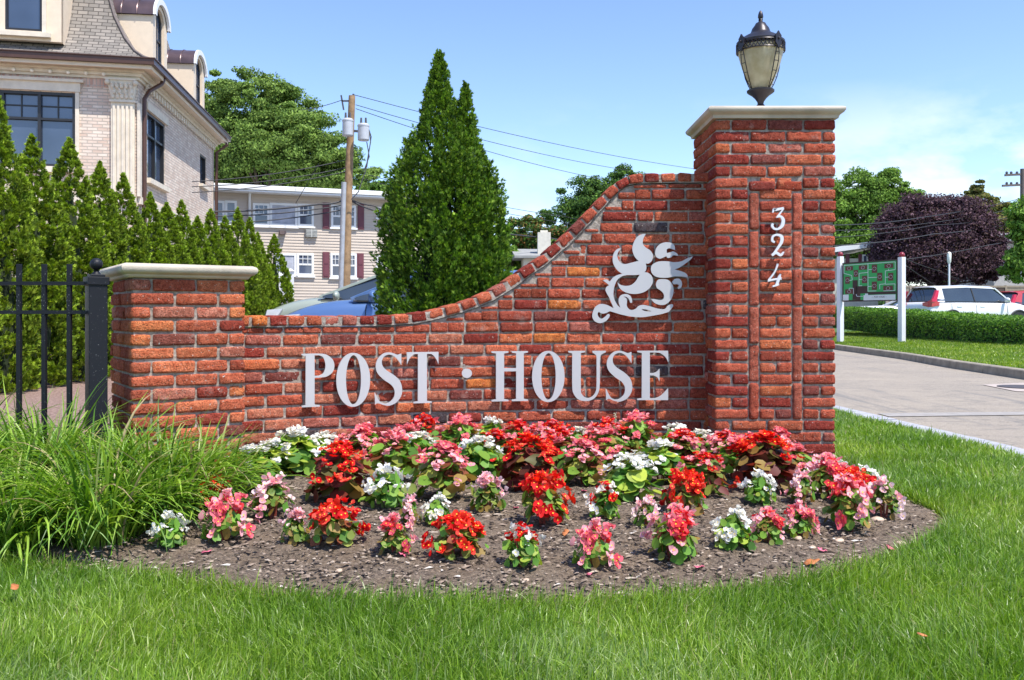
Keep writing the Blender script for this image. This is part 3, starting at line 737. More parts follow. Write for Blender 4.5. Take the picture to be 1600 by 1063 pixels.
for (a0, b0), (a1, b1) in zip(list(zip(edgeA, edgeB))[:-1], list(zip(edgeA, edgeB))[1:]):
    n_ = max(1, int(round(abs(a1[1] - a0[1]) / .6)))
    for i in range(n_):
        t0, t1 = i / n_, (i + 1) / n_ - .008
        L4 = [(a0[0] + (a1[0] - a0[0]) * t, a0[1] + (a1[1] - a0[1]) * t) for t in (t0, t1)]; R4 = [(b0[0] + (b1[0] - b0[0]) * t, b0[1] + (b1[1] - b0[1]) * t) for t in (t0, t1)]
        dz = random.uniform(-.002, .002); es.add([(*q, z) for z in (-.08, .004 + dz) for q in (L4[0], R4[0], R4[1], L4[1])], [(3, 2, 1, 0), (4, 5, 6, 7), (0, 1, 5, 4), (1, 2, 6, 5), (2, 3, 7, 6), (3, 0, 4, 7)])
tag(es.build('edging_strip', mEdge), kind='structure')
sheet('faded_road_line', [XY(1372, 641.5), XY(1600, 651), XY(1600, 658.5), XY(1380, 645)] if False else [(3.36, 8.25), (6.9, 8.55), (6.9, 8.35), (3.36, 7.98)], -0.006, mFaint)
sheet('behind_hedge_mulch', [(-30, 4.46), (-2.6, 4.46), (-1.9, 5.2), (-1.7, 6.2), (-1.8, 9), (-3.6, 24), (-30, 24)], 0.002, mMulch)
sheet('utility_pad', [XY(1535, 600.5), XY(1612, 597), XY(1640, 612), XY(1588, 611)], -0.005, mConc)
mc = XY(1600, 604.5)
mh = MB().lathe([(.30, 0), (.30, .006), (.26, .007), (.25, .004), (0.01, .004)], 28, (mc[0], mc[1], -.003)).build('manhole_cover', plain('dark_iron', (.09, .08, .08), .7, .3, var=.4, scale=30), None)
tag(mh, 'dark round iron manhole cover set in the pale pad in the driveway', 'manhole cover')
# kerb (face and top), then the raised island lawn behind it
def isl_z(x, y):
    kx = float(np.interp(y, [p[1] for p in kerbP], [p[0] for p in kerbP])); return .105 + min(max((x - kx) * .062 * (1 + .0 * y), 0), .36)
# the kerb as separate cast lengths with joints
m = MB(); L = []
for (a, b_) in zip(kerbP[:-1], kerbP[1:]):
    n_ = max(1, int(round(sqrt((b_[0] - a[0]) ** 2 + (b_[1] - a[1]) ** 2) / 1.5)))
    for i in range(n_): L.append((a[0] + (b_[0] - a[0]) * i / n_, a[1] + (b_[1] - a[1]) * i / n_))
L.append(kerbP[-1])
for (a, b_) in zip(L[:-1], L[1:]):
    g = .006; dx, dy = b_[0] - a[0], b_[1] - a[1]; l = sqrt(dx * dx + dy * dy); ux, uy = dx / l, dy / l
    a2 = (a[0] + ux * g, a[1] + uy * g); b2 = (b_[0] - ux * g, b_[1] - uy * g); nx, ny = uy, -ux
    if nx < 0: nx, ny = -nx, -ny
    q = [(0, -.1), (.012, .105), (.025, .118), (.14, .122), (.15, .11), (.15, -.1)]
    vs = [(a2[0] + nx * o_, a2[1] + ny * o_, z) for o_, z in q] + [(b2[0] + nx * o_, b2[1] + ny * o_, z) for o_, z in q]
    m.add(vs, [(i, (i + 1) % 6, (i + 1) % 6 + 6, i + 6) for i in range(6)] + [tuple(range(5, -1, -1)), tuple(range(6, 12))])
tag(m.build('kerb', mKerb), kind='structure')
# island terrain grid
vs, fs = [], []
ys = np.concatenate([np.linspace(-4, 45, 50)]); nx_ = 24
for y in ys:
    kx = float(np.interp(y, [p[1] for p in kerbP], [p[0] for p in kerbP]))
    for i in range(nx_): x = kx + .135 + (i / (nx_ - 1)) ** 1.6 * 30; vs.append((x, y, isl_z(x, y)))
for j in range(len(ys) - 1):
    for i in range(nx_ - 1): a = j * nx_ + i; fs.append((a, a + 1, a + nx_ + 1, a + nx_))
tag(MB().add(vs, fs).build('island_lawn_soil', mTurf, smooth=True), kind='structure')
lot = sheet('parking_lot', [(9.2, 27.5), (9.9, 44), (45, 44), (45, 12), (14.5, 12), (13.8, 17), (11.8, 25.5)], 0, mLot, zfn=lambda x, y: isl_z(x, y) + .012)

# flower bed soil with a low mound
bed_px = [(-60, 872), (0, 872), (100, 884), (200, 895), (300, 910), (450, 927), (600, 936), (750, 940), (900, 936), (1050, 930), (1200, 915), (1300, 896), (1400, 868), (1450, 847), (1480, 824), (1473, 803), (1440, 786), (1400, 771), (1375, 757), (1340, 742)]
bed = [XY(*p) for p in bed_px] + [(2.0, 5.25), (1.96, 5.95), (-1.2, 5.95), (-2.2, 5.1), (-3.2, 4.7), (-4.6, 4.6), (-5.2, 4.2), (-4.6, 3.5)]
bedA = np.array(bed)
def inside(px, py, poly):
    px = np.asarray(px); py = np.asarray(py); r = np.zeros(px.shape, bool); n = len(poly)
    for i in range(n):
        x0, y0 = poly[i]; x1, y1 = poly[(i + 1) % n]
        if y0 == y1: continue
        c_ = ((y0 > py) != (y1 > py)) & (px < (x1 - x0) * (py - y0) / (y1 - y0) + x0); r ^= c_
    return r
def edge_dist(px, py, poly):
    px = np.asarray(px, float); py = np.asarray(py, float); best = np.full(px.shape, 1e9)
    for i in range(len(poly)):
        x0, y0 = poly[i]; x1, y1 = poly[(i + 1) % len(poly)]
        dx, dy = x1 - x0, y1 - y0; t = np.clip(((px - x0) * dx + (py - y0) * dy) / (dx * dx + dy * dy + 1e-12), 0, 1)
        best = np.minimum(best, np.hypot(px - x0 - t * dx, py - y0 - t * dy))
    return best
def vnoise(x, y, sc, seed=0.0):
    return np.array([noise.noise(Vector((a * sc + seed, b * sc - seed, seed * .37))) for a, b in zip(np.ravel(x), np.ravel(y))]).reshape(np.shape(x))
step = .028
gxs = np.arange(-4.7, 2.1, step); gys = np.arange(2.72, 6.0, step); GX, GY = np.meshgrid(gxs, gys)
ins = inside(GX, GY, bed); ed = edge_dist(GX, GY, bed)
def mound(ed): return -0.018 + .075 * np.clip(ed / .8, 0, 1) ** .7
Zb = mound(ed) + vnoise(GX, GY, 4, 3) * .012 + vnoise(GX, GY, 19, 7) * .013 + vnoise(GX, GY, 45, 9) * .008
Zb = np.where(ins, Zb, -.028)
idx = np.arange(GX.size).reshape(GX.shape); keep = ins | (ed < step * 1.8)
q = keep[:-1, :-1] & keep[1:, :-1] & keep[:-1, 1:] & keep[1:, 1:]
F_ = np.stack([idx[:-1, :-1][q], idx[:-1, 1:][q], idx[1:, 1:][q], idx[1:, :-1][q]], 1)
me = fast_mesh('bed_soil', np.stack([GX.ravel(), GY.ravel(), Zb.ravel()], 1), F_, mSoil, smooth=True)
tag(link('flower_bed_soil', me), kind='structure')
def bed_z(x, y):
    return float(mound(edge_dist([x], [y], bed))[0]) if inside([x], [y], bed)[0] else 0.0
# the lawn soil sheet must not cover the sunken bed edge: bark crumbs and pebbles strewn over the bed
n_ = 60000
X = RG.uniform(-3.2, 2.0, n_); Y = 2.75 + RG.random(n_) ** 1.3 * 3.0; k_ = inside(X, Y, bed) & (np.abs(X) < Y * .68); X, Y = X[k_], Y[k_]; n_ = len(X)
E_ = edge_dist(X, Y, bed); Z = mound(E_) + RG.uniform(-.002, .012, n_)
sz = RG.gamma(2.0, .0026, n_).clip(.0015, .011)
tet = np.array([(1, 0, 0), (-.5, .8, 0), (-.5, -.8, .05), (0, 0, .45)]); TF = np.array([(0, 1, 3), (1, 2, 3), (2, 0, 3), (0, 2, 1)])
ang = RG.uniform(0, 2 * pi, n_); ca, sa = np.cos(ang), np.sin(ang); st = RG.uniform(.6, 2.8, n_)
P = np.repeat(tet[None], n_, 0) * sz[:, None, None]; P[:, :, 0] *= st[:, None]
V_ = np.stack([P[..., 0] * ca[:, None] - P[..., 1] * sa[:, None] + X[:, None], P[..., 0] * sa[:, None] + P[..., 1] * ca[:, None] + Y[:, None], P[..., 2] + Z[:, None]], -1).reshape(-1, 3)
Fq = (TF[None] + np.arange(n_)[:, None, None] * 4).reshape(-1, 3)
base = np.array([(.045, .034, .026), (.10, .075, .058), (.19, .145, .11), (.30, .23, .175), (.44, .36, .28), (.66, .6, .52)])
T = np.repeat(base[RG.choice(6, n_, p=(.22, .25, .24, .18, .10, .01))], 4, 0)
tag(link('bark_crumbs', fast_mesh('bark_crumbs', V_, Fq, mChip, T)), kind='stuff')
# pebbles one can count
mPeb = plain('tan_pebble', (.56, .42, .30), .6, var=.2, scale=30)
def pebble(px, py, r, lab):
    p = gnd(px, py); z = bed_z(p.x, p.y)
    m = MB().ball((0, 0, 0), r, 14, 9, (1.25, .9, .55)); m.v = [tuple(Vector(v) * (1 + .12 * noise.noise(Vector(v) * 60 + Vector((px, 0, 0))))) for v in m.v]
    o = m.build('pebble', mPeb, None, True, sharp=180); o.location = (p.x, p.y, z + r * .25); o.rotation_euler = (0, 0, random.uniform(0, 6)); tag(o, lab, 'pebble', 'pebbles in the flower bed')
pebble(1247, 851, .016, 'orange tan pebble just below the pink begonia near the bed corner')
pebble(1311, 852, .018, 'pale round pebble alone at the right of the bed')
pebble(1270, 862, .013, 'small pale pebble beside a fallen pink petal')
pebble(1408, 849, .018, 'flat tan pebble near the right rim of the bed')
pebble(1436, 851, .012, 'small cream pebble at the far right rim of the bed')
pebble(530, 899, .013, 'small tan pebble at the front rim of the bed under the red begonia')
pebble(822, 912, .012, 'small brown pebble in front of the red and white begonia')
pebble(1038, 786, .019, 'brown pebble between the tall white begonias and the red one')
pebble(1104, 915, .014, 'small greenish tan pebble at the front rim of the bed')
pebble(986, 805, .012, 'dull brown pebble below the white begonia leaves')
pebble(388, 832, .017, 'tan brown pebble left of a pink begonia')
pebble(1371, 820, .024, 'large dark brown stone beside the rightmost pink begonias')

# ------------------------------------------------------------------ lawn blades
def blades(name, X, Y, Z, h, w, lean, cols, mat, seg=3, curl=.5, az=None, parent=None):
    n = len(X); az = RG.uniform(0, 2 * pi, n) if az is None else az
    f = RG.uniform(0, 2 * pi, n)                    # facing of the flat side
    t = np.linspace(0, 1, seg + 1)
    out = lean[:, None] * h[:, None] * (t[None] ** (1 + curl)); up = h[:, None] * (t[None] - .35 * np.clip(lean[:, None], 0, 1.4) * t[None] ** 2.2)
    cx = X[:, None] + out * np.cos(az)[:, None]; cy = Y[:, None] + out * np.sin(az)[:, None]; cz = Z[:, None] + up
    wd = w[:, None] * np.array([.75, 1, .8, .5, .3][:seg] + [0.04])[None] * .5
    fx = -np.sin(f)[:, None] * wd; fy = np.cos(f)[:, None] * wd
    A = np.stack([cx - fx, cy - fy, cz], -1); B = np.stack([cx + fx, cy + fy, cz], -1)
    V = np.stack([A, B], 2).reshape(-1, 3); K = 2 * (seg + 1)
    q = np.array([(2 * i, 2 * i + 1, 2 * i + 3, 2 * i + 2) for i in range(seg)])
    F = (q[None] + (np.arange(n) * K)[:, None, None]).reshape(-1, 4)
    T = np.repeat(cols[:, None, :], K, 1).reshape(-1, 3)
    me = fast_mesh(name, V, F, mat, T, smooth=False)
    return link(name, me, parent)
def grass_cols(n, X, Y, dry=.04):
    c0 = np.array([(.18, .29, .03), (.24, .36, .04), (.31, .42, .06), (.11, .20, .02), (.40, .46, .18), (.46, .40, .20)])
    i = RG.choice(6, n, p=(.27, .27, .2, .13, .13 - dry * .5, dry * .5)); c = c0[i] * np.array((.98, 1.06, .95)) * RG.uniform(.8, 1.2, (n, 1))
    v = vnoise(X, Y, 1.6, 5)[:, None]; c = c * (1 + .28 * v); c[:, 0] *= (1 + .18 * v[:, 0])
    return c
def lawn_pts(n, x0, x1, y0, y1, powr=1.0):
    X = RG.uniform(x0, x1, n); Y = y0 + (y1 - y0) * RG.random(n) ** powr
    ex = np.interp(Y, [p[1] for p in edgeA], [p[0] for p in edgeA])
    k = (np.abs(X) < Y * .60 + .8) & ~inside(X, Y, bed) & (X < ex + .015)
    k &= ~((X > 1.15) & (X < 1.96) & (Y > 5.25) & (Y < 5.97))
    k &= ~((Y > 4.4) & (X < 1.5))
    return X[k], Y[k]
parts_ = [lawn_pts(390000, -3.3, 3.3, 1.75, 4.4, 1.15), lawn_pts(110000, 1.3, 3.3, 3.6, 9.5, 1.1), lawn_pts(20000, 1.5, 3.1, 8, 13)]
X = np.concatenate([p[0] for p in parts_]); Y = np.concatenate([p[1] for p in parts_]); n_ = len(X)
ed = edge_dist(X, Y, bed)
hh = RG.gamma(9, .0048, n_).clip(.016, .085) * (1 + .35 * vnoise(X, Y, 2.3, 2)) * np.where(ed < .08, 1.25, 1)
azn = vnoise(X, Y, 1.3, 8) * 6 + RG.normal(0, 1.5, n_)
ln_ = np.abs(RG.normal(.45, .38, n_)).clip(0, 1.6)
w_ = RG.uniform(.0022, .0042, n_) * np.clip(Y / 3.0, .9, 2.2)
cols = grass_cols(n_, X, Y)
pale = (vnoise(X, Y, 1.1, 21) > .25)[:, None] & (RG.random((n_, 1)) < .35); cols = np.where(pale, cols * .6 + np.array((.16, .20, .10)), cols)
tag(blades('lawn_grass', X, Y, np.full(n_, -.03), hh + .022, w_, ln_, cols, mBlade, 3, .6, azn), kind='stuff')
# a few wisps at the bed rim, growing into the soil
# far island lawn
n_ = 130000
Y = RG.uniform(11.5, 32, n_); kx = np.interp(Y, [p[1] for p in kerbP], [p[0] for p in kerbP]); X = kx + .14 + RG.random(n_) ** 1.0 * 5.0
k_ = (X < Y * .62 + .5) & (X > Y * .33); X, Y, kx = X[k_], Y[k_], kx[k_]; n_ = len(X)
Z = .105 + np.clip((X - kx) * .062, 0, .36)
c_ = grass_cols(n_, X, Y) * np.array((1.1, 1.0, .9))
tag(blades('island_grass', X, Y, Z, RG.uniform(.03, .07, n_), RG.uniform(.008, .016, n_), np.abs(RG.normal(.4, .3, n_)), c_, mBlade, 2), kind='stuff')

# ------------------------------------------------------------------ arching strap-leaved clumps at the left
def clump(px, py, n, ln, lab, spread=1.0, loc=None):
    p = gnd(px, py) if loc is None else Vector((*loc, 0))
    r = RG.random(n) ** .6 * .15; a = RG.uniform(0, 2 * pi, n); x = r * np.cos(a); y = r * np.sin(a)
    az = a + RG.normal(0, .5, n)
    L_len = RG.normal(ln, ln * .22, n).clip(ln * .35, ln * 1.5); arch = (RG.random(n) ** .55 * 1.75 * spread + .12)
    seg = 7; t = np.linspace(0, 1, seg + 1)
    th = arch[:, None] * t[None] ** 1.3 * 1.55 + np.abs(RG.normal(0, .38, (n, 1))) * (1 - .3 * t[None])        # angle from the vertical along the leaf
    dl = L_len[:, None] / seg
    ox = np.concatenate([np.zeros((n, 1)), np.cumsum(np.sin(th[:, :-1]) * dl, 1)], 1); oz = np.concatenate([np.zeros((n, 1)), np.cumsum(np.cos(th[:, :-1]) * dl, 1)], 1)
    tw = RG.normal(0, .25, (n, 1)) * t[None]
    cx = x[:, None] + ox * np.cos(az[:, None] + tw); cy = y[:, None] + ox * np.sin(az[:, None] + tw); cz = np.maximum(oz, .004 + .01 * t[None])
    w = RG.uniform(.007, .0125, n)[:, None] * np.array([.6, .9, 1, 1, .95, .8, .5, .05])[None] * .5
    fx = -np.sin(az)[:, None] * w; fy = np.cos(az)[:, None] * w
    M_ = np.stack([cx, cy, cz - w * .35], -1); A = np.stack([cx - fx, cy - fy, cz + w * .25], -1); B = np.stack([cx + fx, cy + fy, cz + w * .25], -1)
    V = np.stack([A, M_, B], 2).reshape(-1, 3); K = 3 * (seg + 1)
    q = [];
    for i in range(seg): q += [(3 * i, 3 * i + 1, 3 * i + 4, 3 * i + 3), (3 * i + 1, 3 * i + 2, 3 * i + 5, 3 * i + 4)]
    F = (np.array(q)[None] + (np.arange(n) * K)[:, None, None]).reshape(-1, 4)
    c0 = np.array([(.14, .28, .026), (.21, .36, .035), (.31, .46, .06), (.07, .16, .018), (.42, .46, .14), (.40, .32, .16)])
    T = c0[RG.choice(6, n, p=(.3, .27, .18, .15, .06, .04))] * RG.uniform(.8, 1.15, (n, 1))
    ob = link('strap_leaf_clump', fast_mesh('strap_leaves', V, F, mStrap, np.repeat(T[:, None, :], K, 1).reshape(-1, 3), True))
    z0 = bed_z(p.x, p.y); ob.location = (p.x, p.y, z0 - .01)
    return tag(ob, lab, 'ornamental grass', 'arching strap leaved clumps along the fence')
for x_, y_, n_, l_, lab in (
    (-1.92, 3.46, 520, .38, 'arching green clump at the left edge of the lawn, nearest the grass'),
    (-1.62, 3.52, 520, .38, 'arching green clump spilling over the bed rim, left of the white begonia'),
    (-1.58, 4.00, 480, .38, 'arching green clump in front of the short pillar'),
    (-1.40, 4.02, 400, .34, 'arching green clump at the right end of the row, touching the pink begonias'),
    (-1.80, 3.92, 480, .43, 'arching green clump at the foot of the black ball topped post'),
    (-2.12, 4.02, 460, .46, 'arching green clump under the picket nearest the post'),
    (-2.55, 4.08, 440, .47, 'arching green clump under the pickets at the left edge of the photo'),
    (-2.22, 3.50, 480, .40, 'arching green clump low at the left edge behind the lawn'),
    (-1.46, 3.74, 420, .34, 'arching green clump right behind the small white begonia'),
    (-2.35, 4.62, 320, .46, 'arching green clump behind the fence left of the post'),
    (-2.85, 4.70, 320, .46, 'arching green clump behind the fence at the photo edge')):
    clump(0, 0, n_, l_, lab, loc=(x_, y_))

# ------------------------------------------------------------------ begonias
def frame_from(n_):
    """random orthonormal frames from unit normals (k,3)"""
    a = np.cross(n_, RG.normal(size=n_.shape)); a /= np.linalg.norm(a, axis=1)[:, None] + 1e-9
    return a, np.cross(n_, a)
def discs(C, Nn, size, cup, tint, notch=0.0, elong=1.0, wav=0.0):
    """rounded leaves or petals: fans with a cupped rim"""
    n = len(C); A, B = frame_from(Nn); K = 9
    a = np.linspace(0, 2 * pi, K, endpoint=False) + 0
    rad = np.ones(K) * 1.0; rad[0] = 1.30; rad[4:6] *= (1 - notch)
    r = size[:, None] * rad[None] * (1 + RG.normal(0, .05 + wav, (n, K)))
    ca, sa = np.cos(a)[None] * r * elong, np.sin(a)[None] * r
    cupv = (RG.normal(1, .4, (n, 1)) * cup) * size[:, None] * (1 + wav * 3 * np.sin(a * 3)[None])
    P = C[:, None] + A[:, None] * ca[..., None] + B[:, None] * sa[..., None] + Nn[:, None] * cupv[..., None]
    V = np.concatenate([C[:, None], P], 1).reshape(-1, 3)
    f = np.array([(0, 1 + i, 1 + (i + 1) % K) for i in range(K)])
    F = (f[None] + (np.arange(n) * (K + 1))[:, None, None]).reshape(-1, 3)
    return V, F, np.repeat(tint[:, None, :], K + 1, 1).reshape(-1, 3)
def unit(v): return v / (np.linalg.norm(v, axis=1)[:, None] + 1e-9)
PINK = [(.86, .20, .24), (.90, .34, .38), (.80, .13, .17), (.93, .46, .50)]
RED = [(.78, .022, .018), (.66, .014, .016), (.86, .05, .028), (.82, .09, .06)]
WHITE = [(.86, .85, .80), (.80, .78, .70), (.88, .87, .86)]
PALE = [(.90, .56, .58), (.92, .70, .70), (.88, .40, .44)]
GREEN = [(.11, .26, .035), (.16, .34, .045), (.24, .42, .05), (.08, .19, .03), (.36, .46, .06)]
OLIVE = [(.22, .28, .05), (.30, .20, .05), (.14, .24, .035), (.26, .08, .035), (.38, .42, .07)]
BRONZE = [(.15, .028, .022), (.20, .04, .028), (.10, .03, .02), (.26, .05, .03), (.13, .12, .03)]
def begonia(r, h, leaf, nl, nf, leafcol, flcol, fsz, tall=False):
    root = empty('begonia', (0, 0, 0))
    # leaves round a dome
    k = nl; u = RG.random(k); a = RG.uniform(0, 2 * pi, k)
    el = RG.random(k) ** .8 * pi / 2
    sh = RG.uniform(.55, 1.0, k)
    lump = 1 + .18 * np.sin(a * 3 + RG.uniform(0, 6)) * np.cos(el)
    C = np.stack([r * np.cos(a) * np.cos(el) * sh * lump, r * np.sin(a) * np.cos(el) * sh * lump, h * (.12 + .80 * np.sin(el) * sh)], 1)
    Nn = unit(np.stack([np.cos(a) * .75, np.sin(a) * .75, .45 + np.sin(el)], 1) + RG.normal(0, .5, (k, 3)))
    lc = np.array(leafcol)[RG.integers(0, len(leafcol), k)] * RG.uniform(.8, 1.2, (k, 1))
    V, F, T = discs(C, Nn, leaf * RG.uniform(.65, 1.2, k), .16, lc, .1, 1.15, .04)
    link('foliage', fast_mesh('foliage', V, F, mLeaf, T, True), root)
    # blossoms in clusters on the outside of the dome
    ncl = max(5, nf // 4); ac = RG.uniform(0, 2 * pi, ncl); ec = RG.random(ncl) ** (.5 if tall else .7) * pi / 2
    CC = np.stack([r * np.cos(ac) * np.cos(ec), r * np.sin(ac) * np.cos(ec), h * (.22 + .80 * np.sin(ec))], 1)
    pick = RG.integers(0, ncl, nf); FC = CC[pick] + RG.normal(0, fsz * .75, (nf, 3)).clip(-fsz * 1.3, fsz * 1.3); out = unit(CC[pick] - np.array([0, 0, h * .25]) + RG.normal(0, .02, (nf, 3)))
    nn = unit(out + RG.normal(0, .45, (nf, 3)) + np.array([0, 0, .2])); FC = FC + out * fsz * .5
    fc = np.array(flcol)[RG.integers(0, len(flcol), ncl)][pick] * RG.uniform(.88, 1.08, (nf, 1))
    A, B = frame_from(nn); Vs, Fs, Ts = [], [], []; off = 0
    for q in range(4):
        dr = (A if q < 2 else B) * (1 if q % 2 else -1); big = 1.0 if q < 2 else .62
        pc_ = FC + dr * (fsz * .55 * big)[..., None] if np.ndim(fsz) else FC + dr * fsz * .55 * big
        pn = unit(nn - dr * .45 + RG.normal(0, .18, nn.shape))
        V, F, T = discs(pc_, pn, np.full(nf, fsz * .62 * big) * RG.uniform(.8, 1.15, nf), .22, fc * RG.uniform(.9, 1.1, (nf, 1)), 0, 1.0, .05)
        Vs.append(V); Fs.append(F + off); Ts.append(T); off += len(V)
    # yellow hearts
    V, F, T = discs(FC + nn * fsz * .22, nn, np.full(nf, fsz * .17), .5, np.tile(np.array([(.85, .62, .06)]), (nf, 1)))
    Vs.append(V); Fs.append(F + off); Ts.append(T)
    link('blossoms', fast_mesh('blossoms', np.vstack(Vs), np.vstack(Fs), mPetal, np.clip(np.vstack(Ts), 0, 1), True), root)
    m = MB()
    for i in range(7 if tall else 4):
        a0 = RG.uniform(0, 2 * pi); rr = r * RG.uniform(.2, .6)
        m.tube([(0.2 * rr * cos(a0), .2 * rr * sin(a0), -.03), (.5 * rr * cos(a0), .5 * rr * sin(a0), h * .35), (rr * cos(a0), rr * sin(a0), h * RG.uniform(.55, .85))], [.006, .005, .003], 6)
    m.build('stems', mStemRed if leafcol is not GREEN else mStemGreen, root, True)
    return root
mStemRed = plain('red_stem', (.28, .06, .04), .5, var=.2); mStemGreen = plain('green_stem', (.18, .28, .06), .5, var=.2)
kinds = {
    'white_small': lambda: begonia(.085, .135, .018, 135, 68, GREEN, WHITE, .0155),
    'red_small': lambda: begonia(.10, .135, .018, 125, 95, OLIVE + GREEN[:2], RED, .018),
    'pink_small': lambda: begonia(.09, .14, .018, 125, 90, GREEN[:3] + OLIVE[:2], PINK + [(.78, .06, .07)], .018),
    'pale_small': lambda: begonia(.085, .135, .017, 110, 62, OLIVE[:3] + GREEN[:1], PALE, .016),
    'redwhite_small': lambda: begonia(.09, .14, .020, 110, 52, GREEN + OLIVE[:1], RED[:2] + WHITE[:2], .018),
    'red_tall': lambda: begonia(.19, .36, 0.042, 150, 120, BRONZE + OLIVE[:2], RED, .024, True),
    'pink_tall': lambda: begonia(.19, .37, .040, 150, 105, OLIVE + GREEN[:3], PINK, .023, True),
    'white_tall': lambda: begonia(.19, .34, .044, 155, 80, GREEN + [(.42, .50, .06)], WHITE, .023, True),
    'redpink_tall': lambda: begonia(.19, .35, .040, 150, 115, OLIVE + BRONZE[:2] + GREEN[:1], RED[:2] + PINK[:2], .024, True),
}
protos = {}
used = set()
def plant(kind, px, py, ph, pw_, label, d=None, wk=1.0):
    """py = row of the plant's foot, ph/pw = height and width in photo pixels"""
    alt = len(used) % 2; key = (kind, alt)
    if key not in protos: protos[key] = kinds[kind]()
    pr = protos[key]
    if key in used_k: o = copy_tree(pr)
    else: o = pr; used_k.add(key)
    used.add((px, py))
    p = gnd(px, py, .03) if d is None else Vector((gx(px, d), d, .05)); z = bed_z(p.x, p.y)
    tall = 'tall' in kind; r0, h0 = (.19, .36) if tall else (.09, .135)
    H_ = ph / FP * p.y; W_ = pw_ / FP * p.y
    # the picture height of a dome seen from above also takes in its depth
    o.location = (p.x, p.y + W_ * .12, z - .004)
    sxy = W_ * (wk if tall else 1.02) / (2 * r0 * 1.02); szz = max(.45, H_ / (h0 * (1.5 if tall else 1.0)))
    szz = min(max(szz, sxy * .8), sxy * 1.25); o.scale = (sxy, sxy, szz); o.rotation_euler = (0, 0, random.uniform(0, 2 * pi))
    tag(o, label, 'flower', 'bedding begonias in front of the sign wall')
used_k = set()
F1 = [('white_small', 262, 852, 50, 55, 'small white begonia at the left end, beside the arching clump'),
      ('pink_small', 350, 846, 72, 66, 'pink and red begonia in the front row, second plant from the left'),
      ('pale_small', 459, 852, 48, 50, 'small pale pink and white begonia left of a solid red one in the front row'),
      ('red_small', 523, 855, 58, 74, 'solid red begonia in the front row under the tall dark red plant'),
      ('pink_small', 617, 866, 52, 52, 'hot pink begonia in the front row below the letters S and T'),
      ('red_small', 713, 872, 58, 76, 'solid red begonia with olive leaves near the middle of the front row'),
      ('redwhite_small', 818, 884, 56, 60, 'half red half white begonia, nearest to the lawn'),
      ('pink_small', 930, 884, 62, 64, 'pink begonia in the front row right of the half red half white one'),
      ('pink_small', 1053, 872, 66, 76, 'pink begonia in the front row touching a red one behind it'),
      ('white_small', 1147, 856, 56, 64, 'white begonia in the front row between two pink ones'),
      ('pink_small', 1200, 848, 44, 50, 'compact rose pink begonia right of the front white one'),
      ('pink_small', 1252, 836, 42, 50, 'low deep pink begonia above the orange tan pebble'),
      ('pink_small', 1332, 824, 66, 74, 'broad pink begonia beside the dark brown stone'),
      ('pale_small', 1383, 804, 56, 56, 'pink begonia at the far right end of the bed'),
      ('red_small', 330, 812, 48, 70, 'red begonia at the left, behind the second front plant'),
      ('pale_small', 424, 818, 56, 72, 'pale pink begonia below the leftmost tall plants'),
      ('white_small', 603, 806, 60, 70, 'white begonia with fresh green leaves right of the tall dark red plant'),
      ('pale_small', 640, 832, 44, 44, 'tiny pale pink begonia squeezed behind the hot pink one'),
      ('pale_small', 762, 812, 52, 58, 'pale pink and white begonia standing alone near the bed middle'),
      ('red_small', 850, 830, 76, 72, 'tall bright red begonia in the second row at the middle of the bed'),
      ('redwhite_small', 945, 822, 52, 50, 'small red begonia with one white cluster below the tall white plant'),
      ('red_small', 1072, 812, 58, 60, 'red begonia just behind the pink one right of the middle'),
      ('white_small', 1187, 796, 46, 52, 'small white begonia in front of the tall pillar'),
      ('pale_small', 1255, 792, 44, 50, 'small pale pink begonia in front of the tall pillar'),
      ('pink_small', 1292, 782, 54, 60, 'pink begonia at the foot of the tall pillar corner'),
      ('white_small', 1304, 757, 38, 56, 'white begonia against the right corner of the tall pillar'),
      ('white_small', 1352, 760, 34, 48, 'white begonia behind the broad pink one, by the lawn'),
      ('red_small', 1340, 790, 48, 62, 'red begonia among the pink ones at the right end'),
      ('pink_small', 1322, 768, 36, 48, 'pink begonia between the two white ones right of the pillar')]
for a in F1: plant(*a)
F2 = [('white_tall', 392, 778, 80, 92, 'leafy white begonia at the left end of the tall rows'),
      ('red_tall', 527, 797, 112, 110, 'tall dark leaved red begonia, largest of the left half'),
      ('white_tall', 458, 752, 84, 96, 'lime leaved white begonia left of the tall dark red one'),
      ('pink_tall', 612, 765, 88, 96, 'tall pink begonia between the dark red plant and the middle'),
      ('pink_tall', 690, 790, 104, 104, 'tall bronze green begonia with loose pink clusters'),
      ('white_tall', 750, 762, 92, 84, 'tall white begonia with scalloped green leaves at the bed middle'),
      ('red_tall', 826, 778, 100, 106, 'tall dark leaved red begonia in the middle of the bed'),
      ('redpink_tall', 880, 752, 84, 92, 'tall mixed red and pink begonia right of the middle'),
      ('pink_tall', 912, 768, 74, 84, 'bushy pink begonia with bronze leaves under the letters OU'),
      ('white_tall', 985, 792, 84, 94, 'broad leaved white begonia under the letter S of HOUSE'),
      ('white_tall', 1032, 766, 76, 88, 'tall white begonia below the letter E'),
      ('redpink_tall', 1102, 784, 84, 84, 'tall red begonia with orange bronze leaves left of the tall pillar'),
      ('red_tall', 1198, 776, 92, 110, 'tall dark leaved red begonia in front of the tall pillar'),
      ('pink_tall', 1248, 762, 76, 76, 'tall pale pink begonia against the right half of the pillar')]
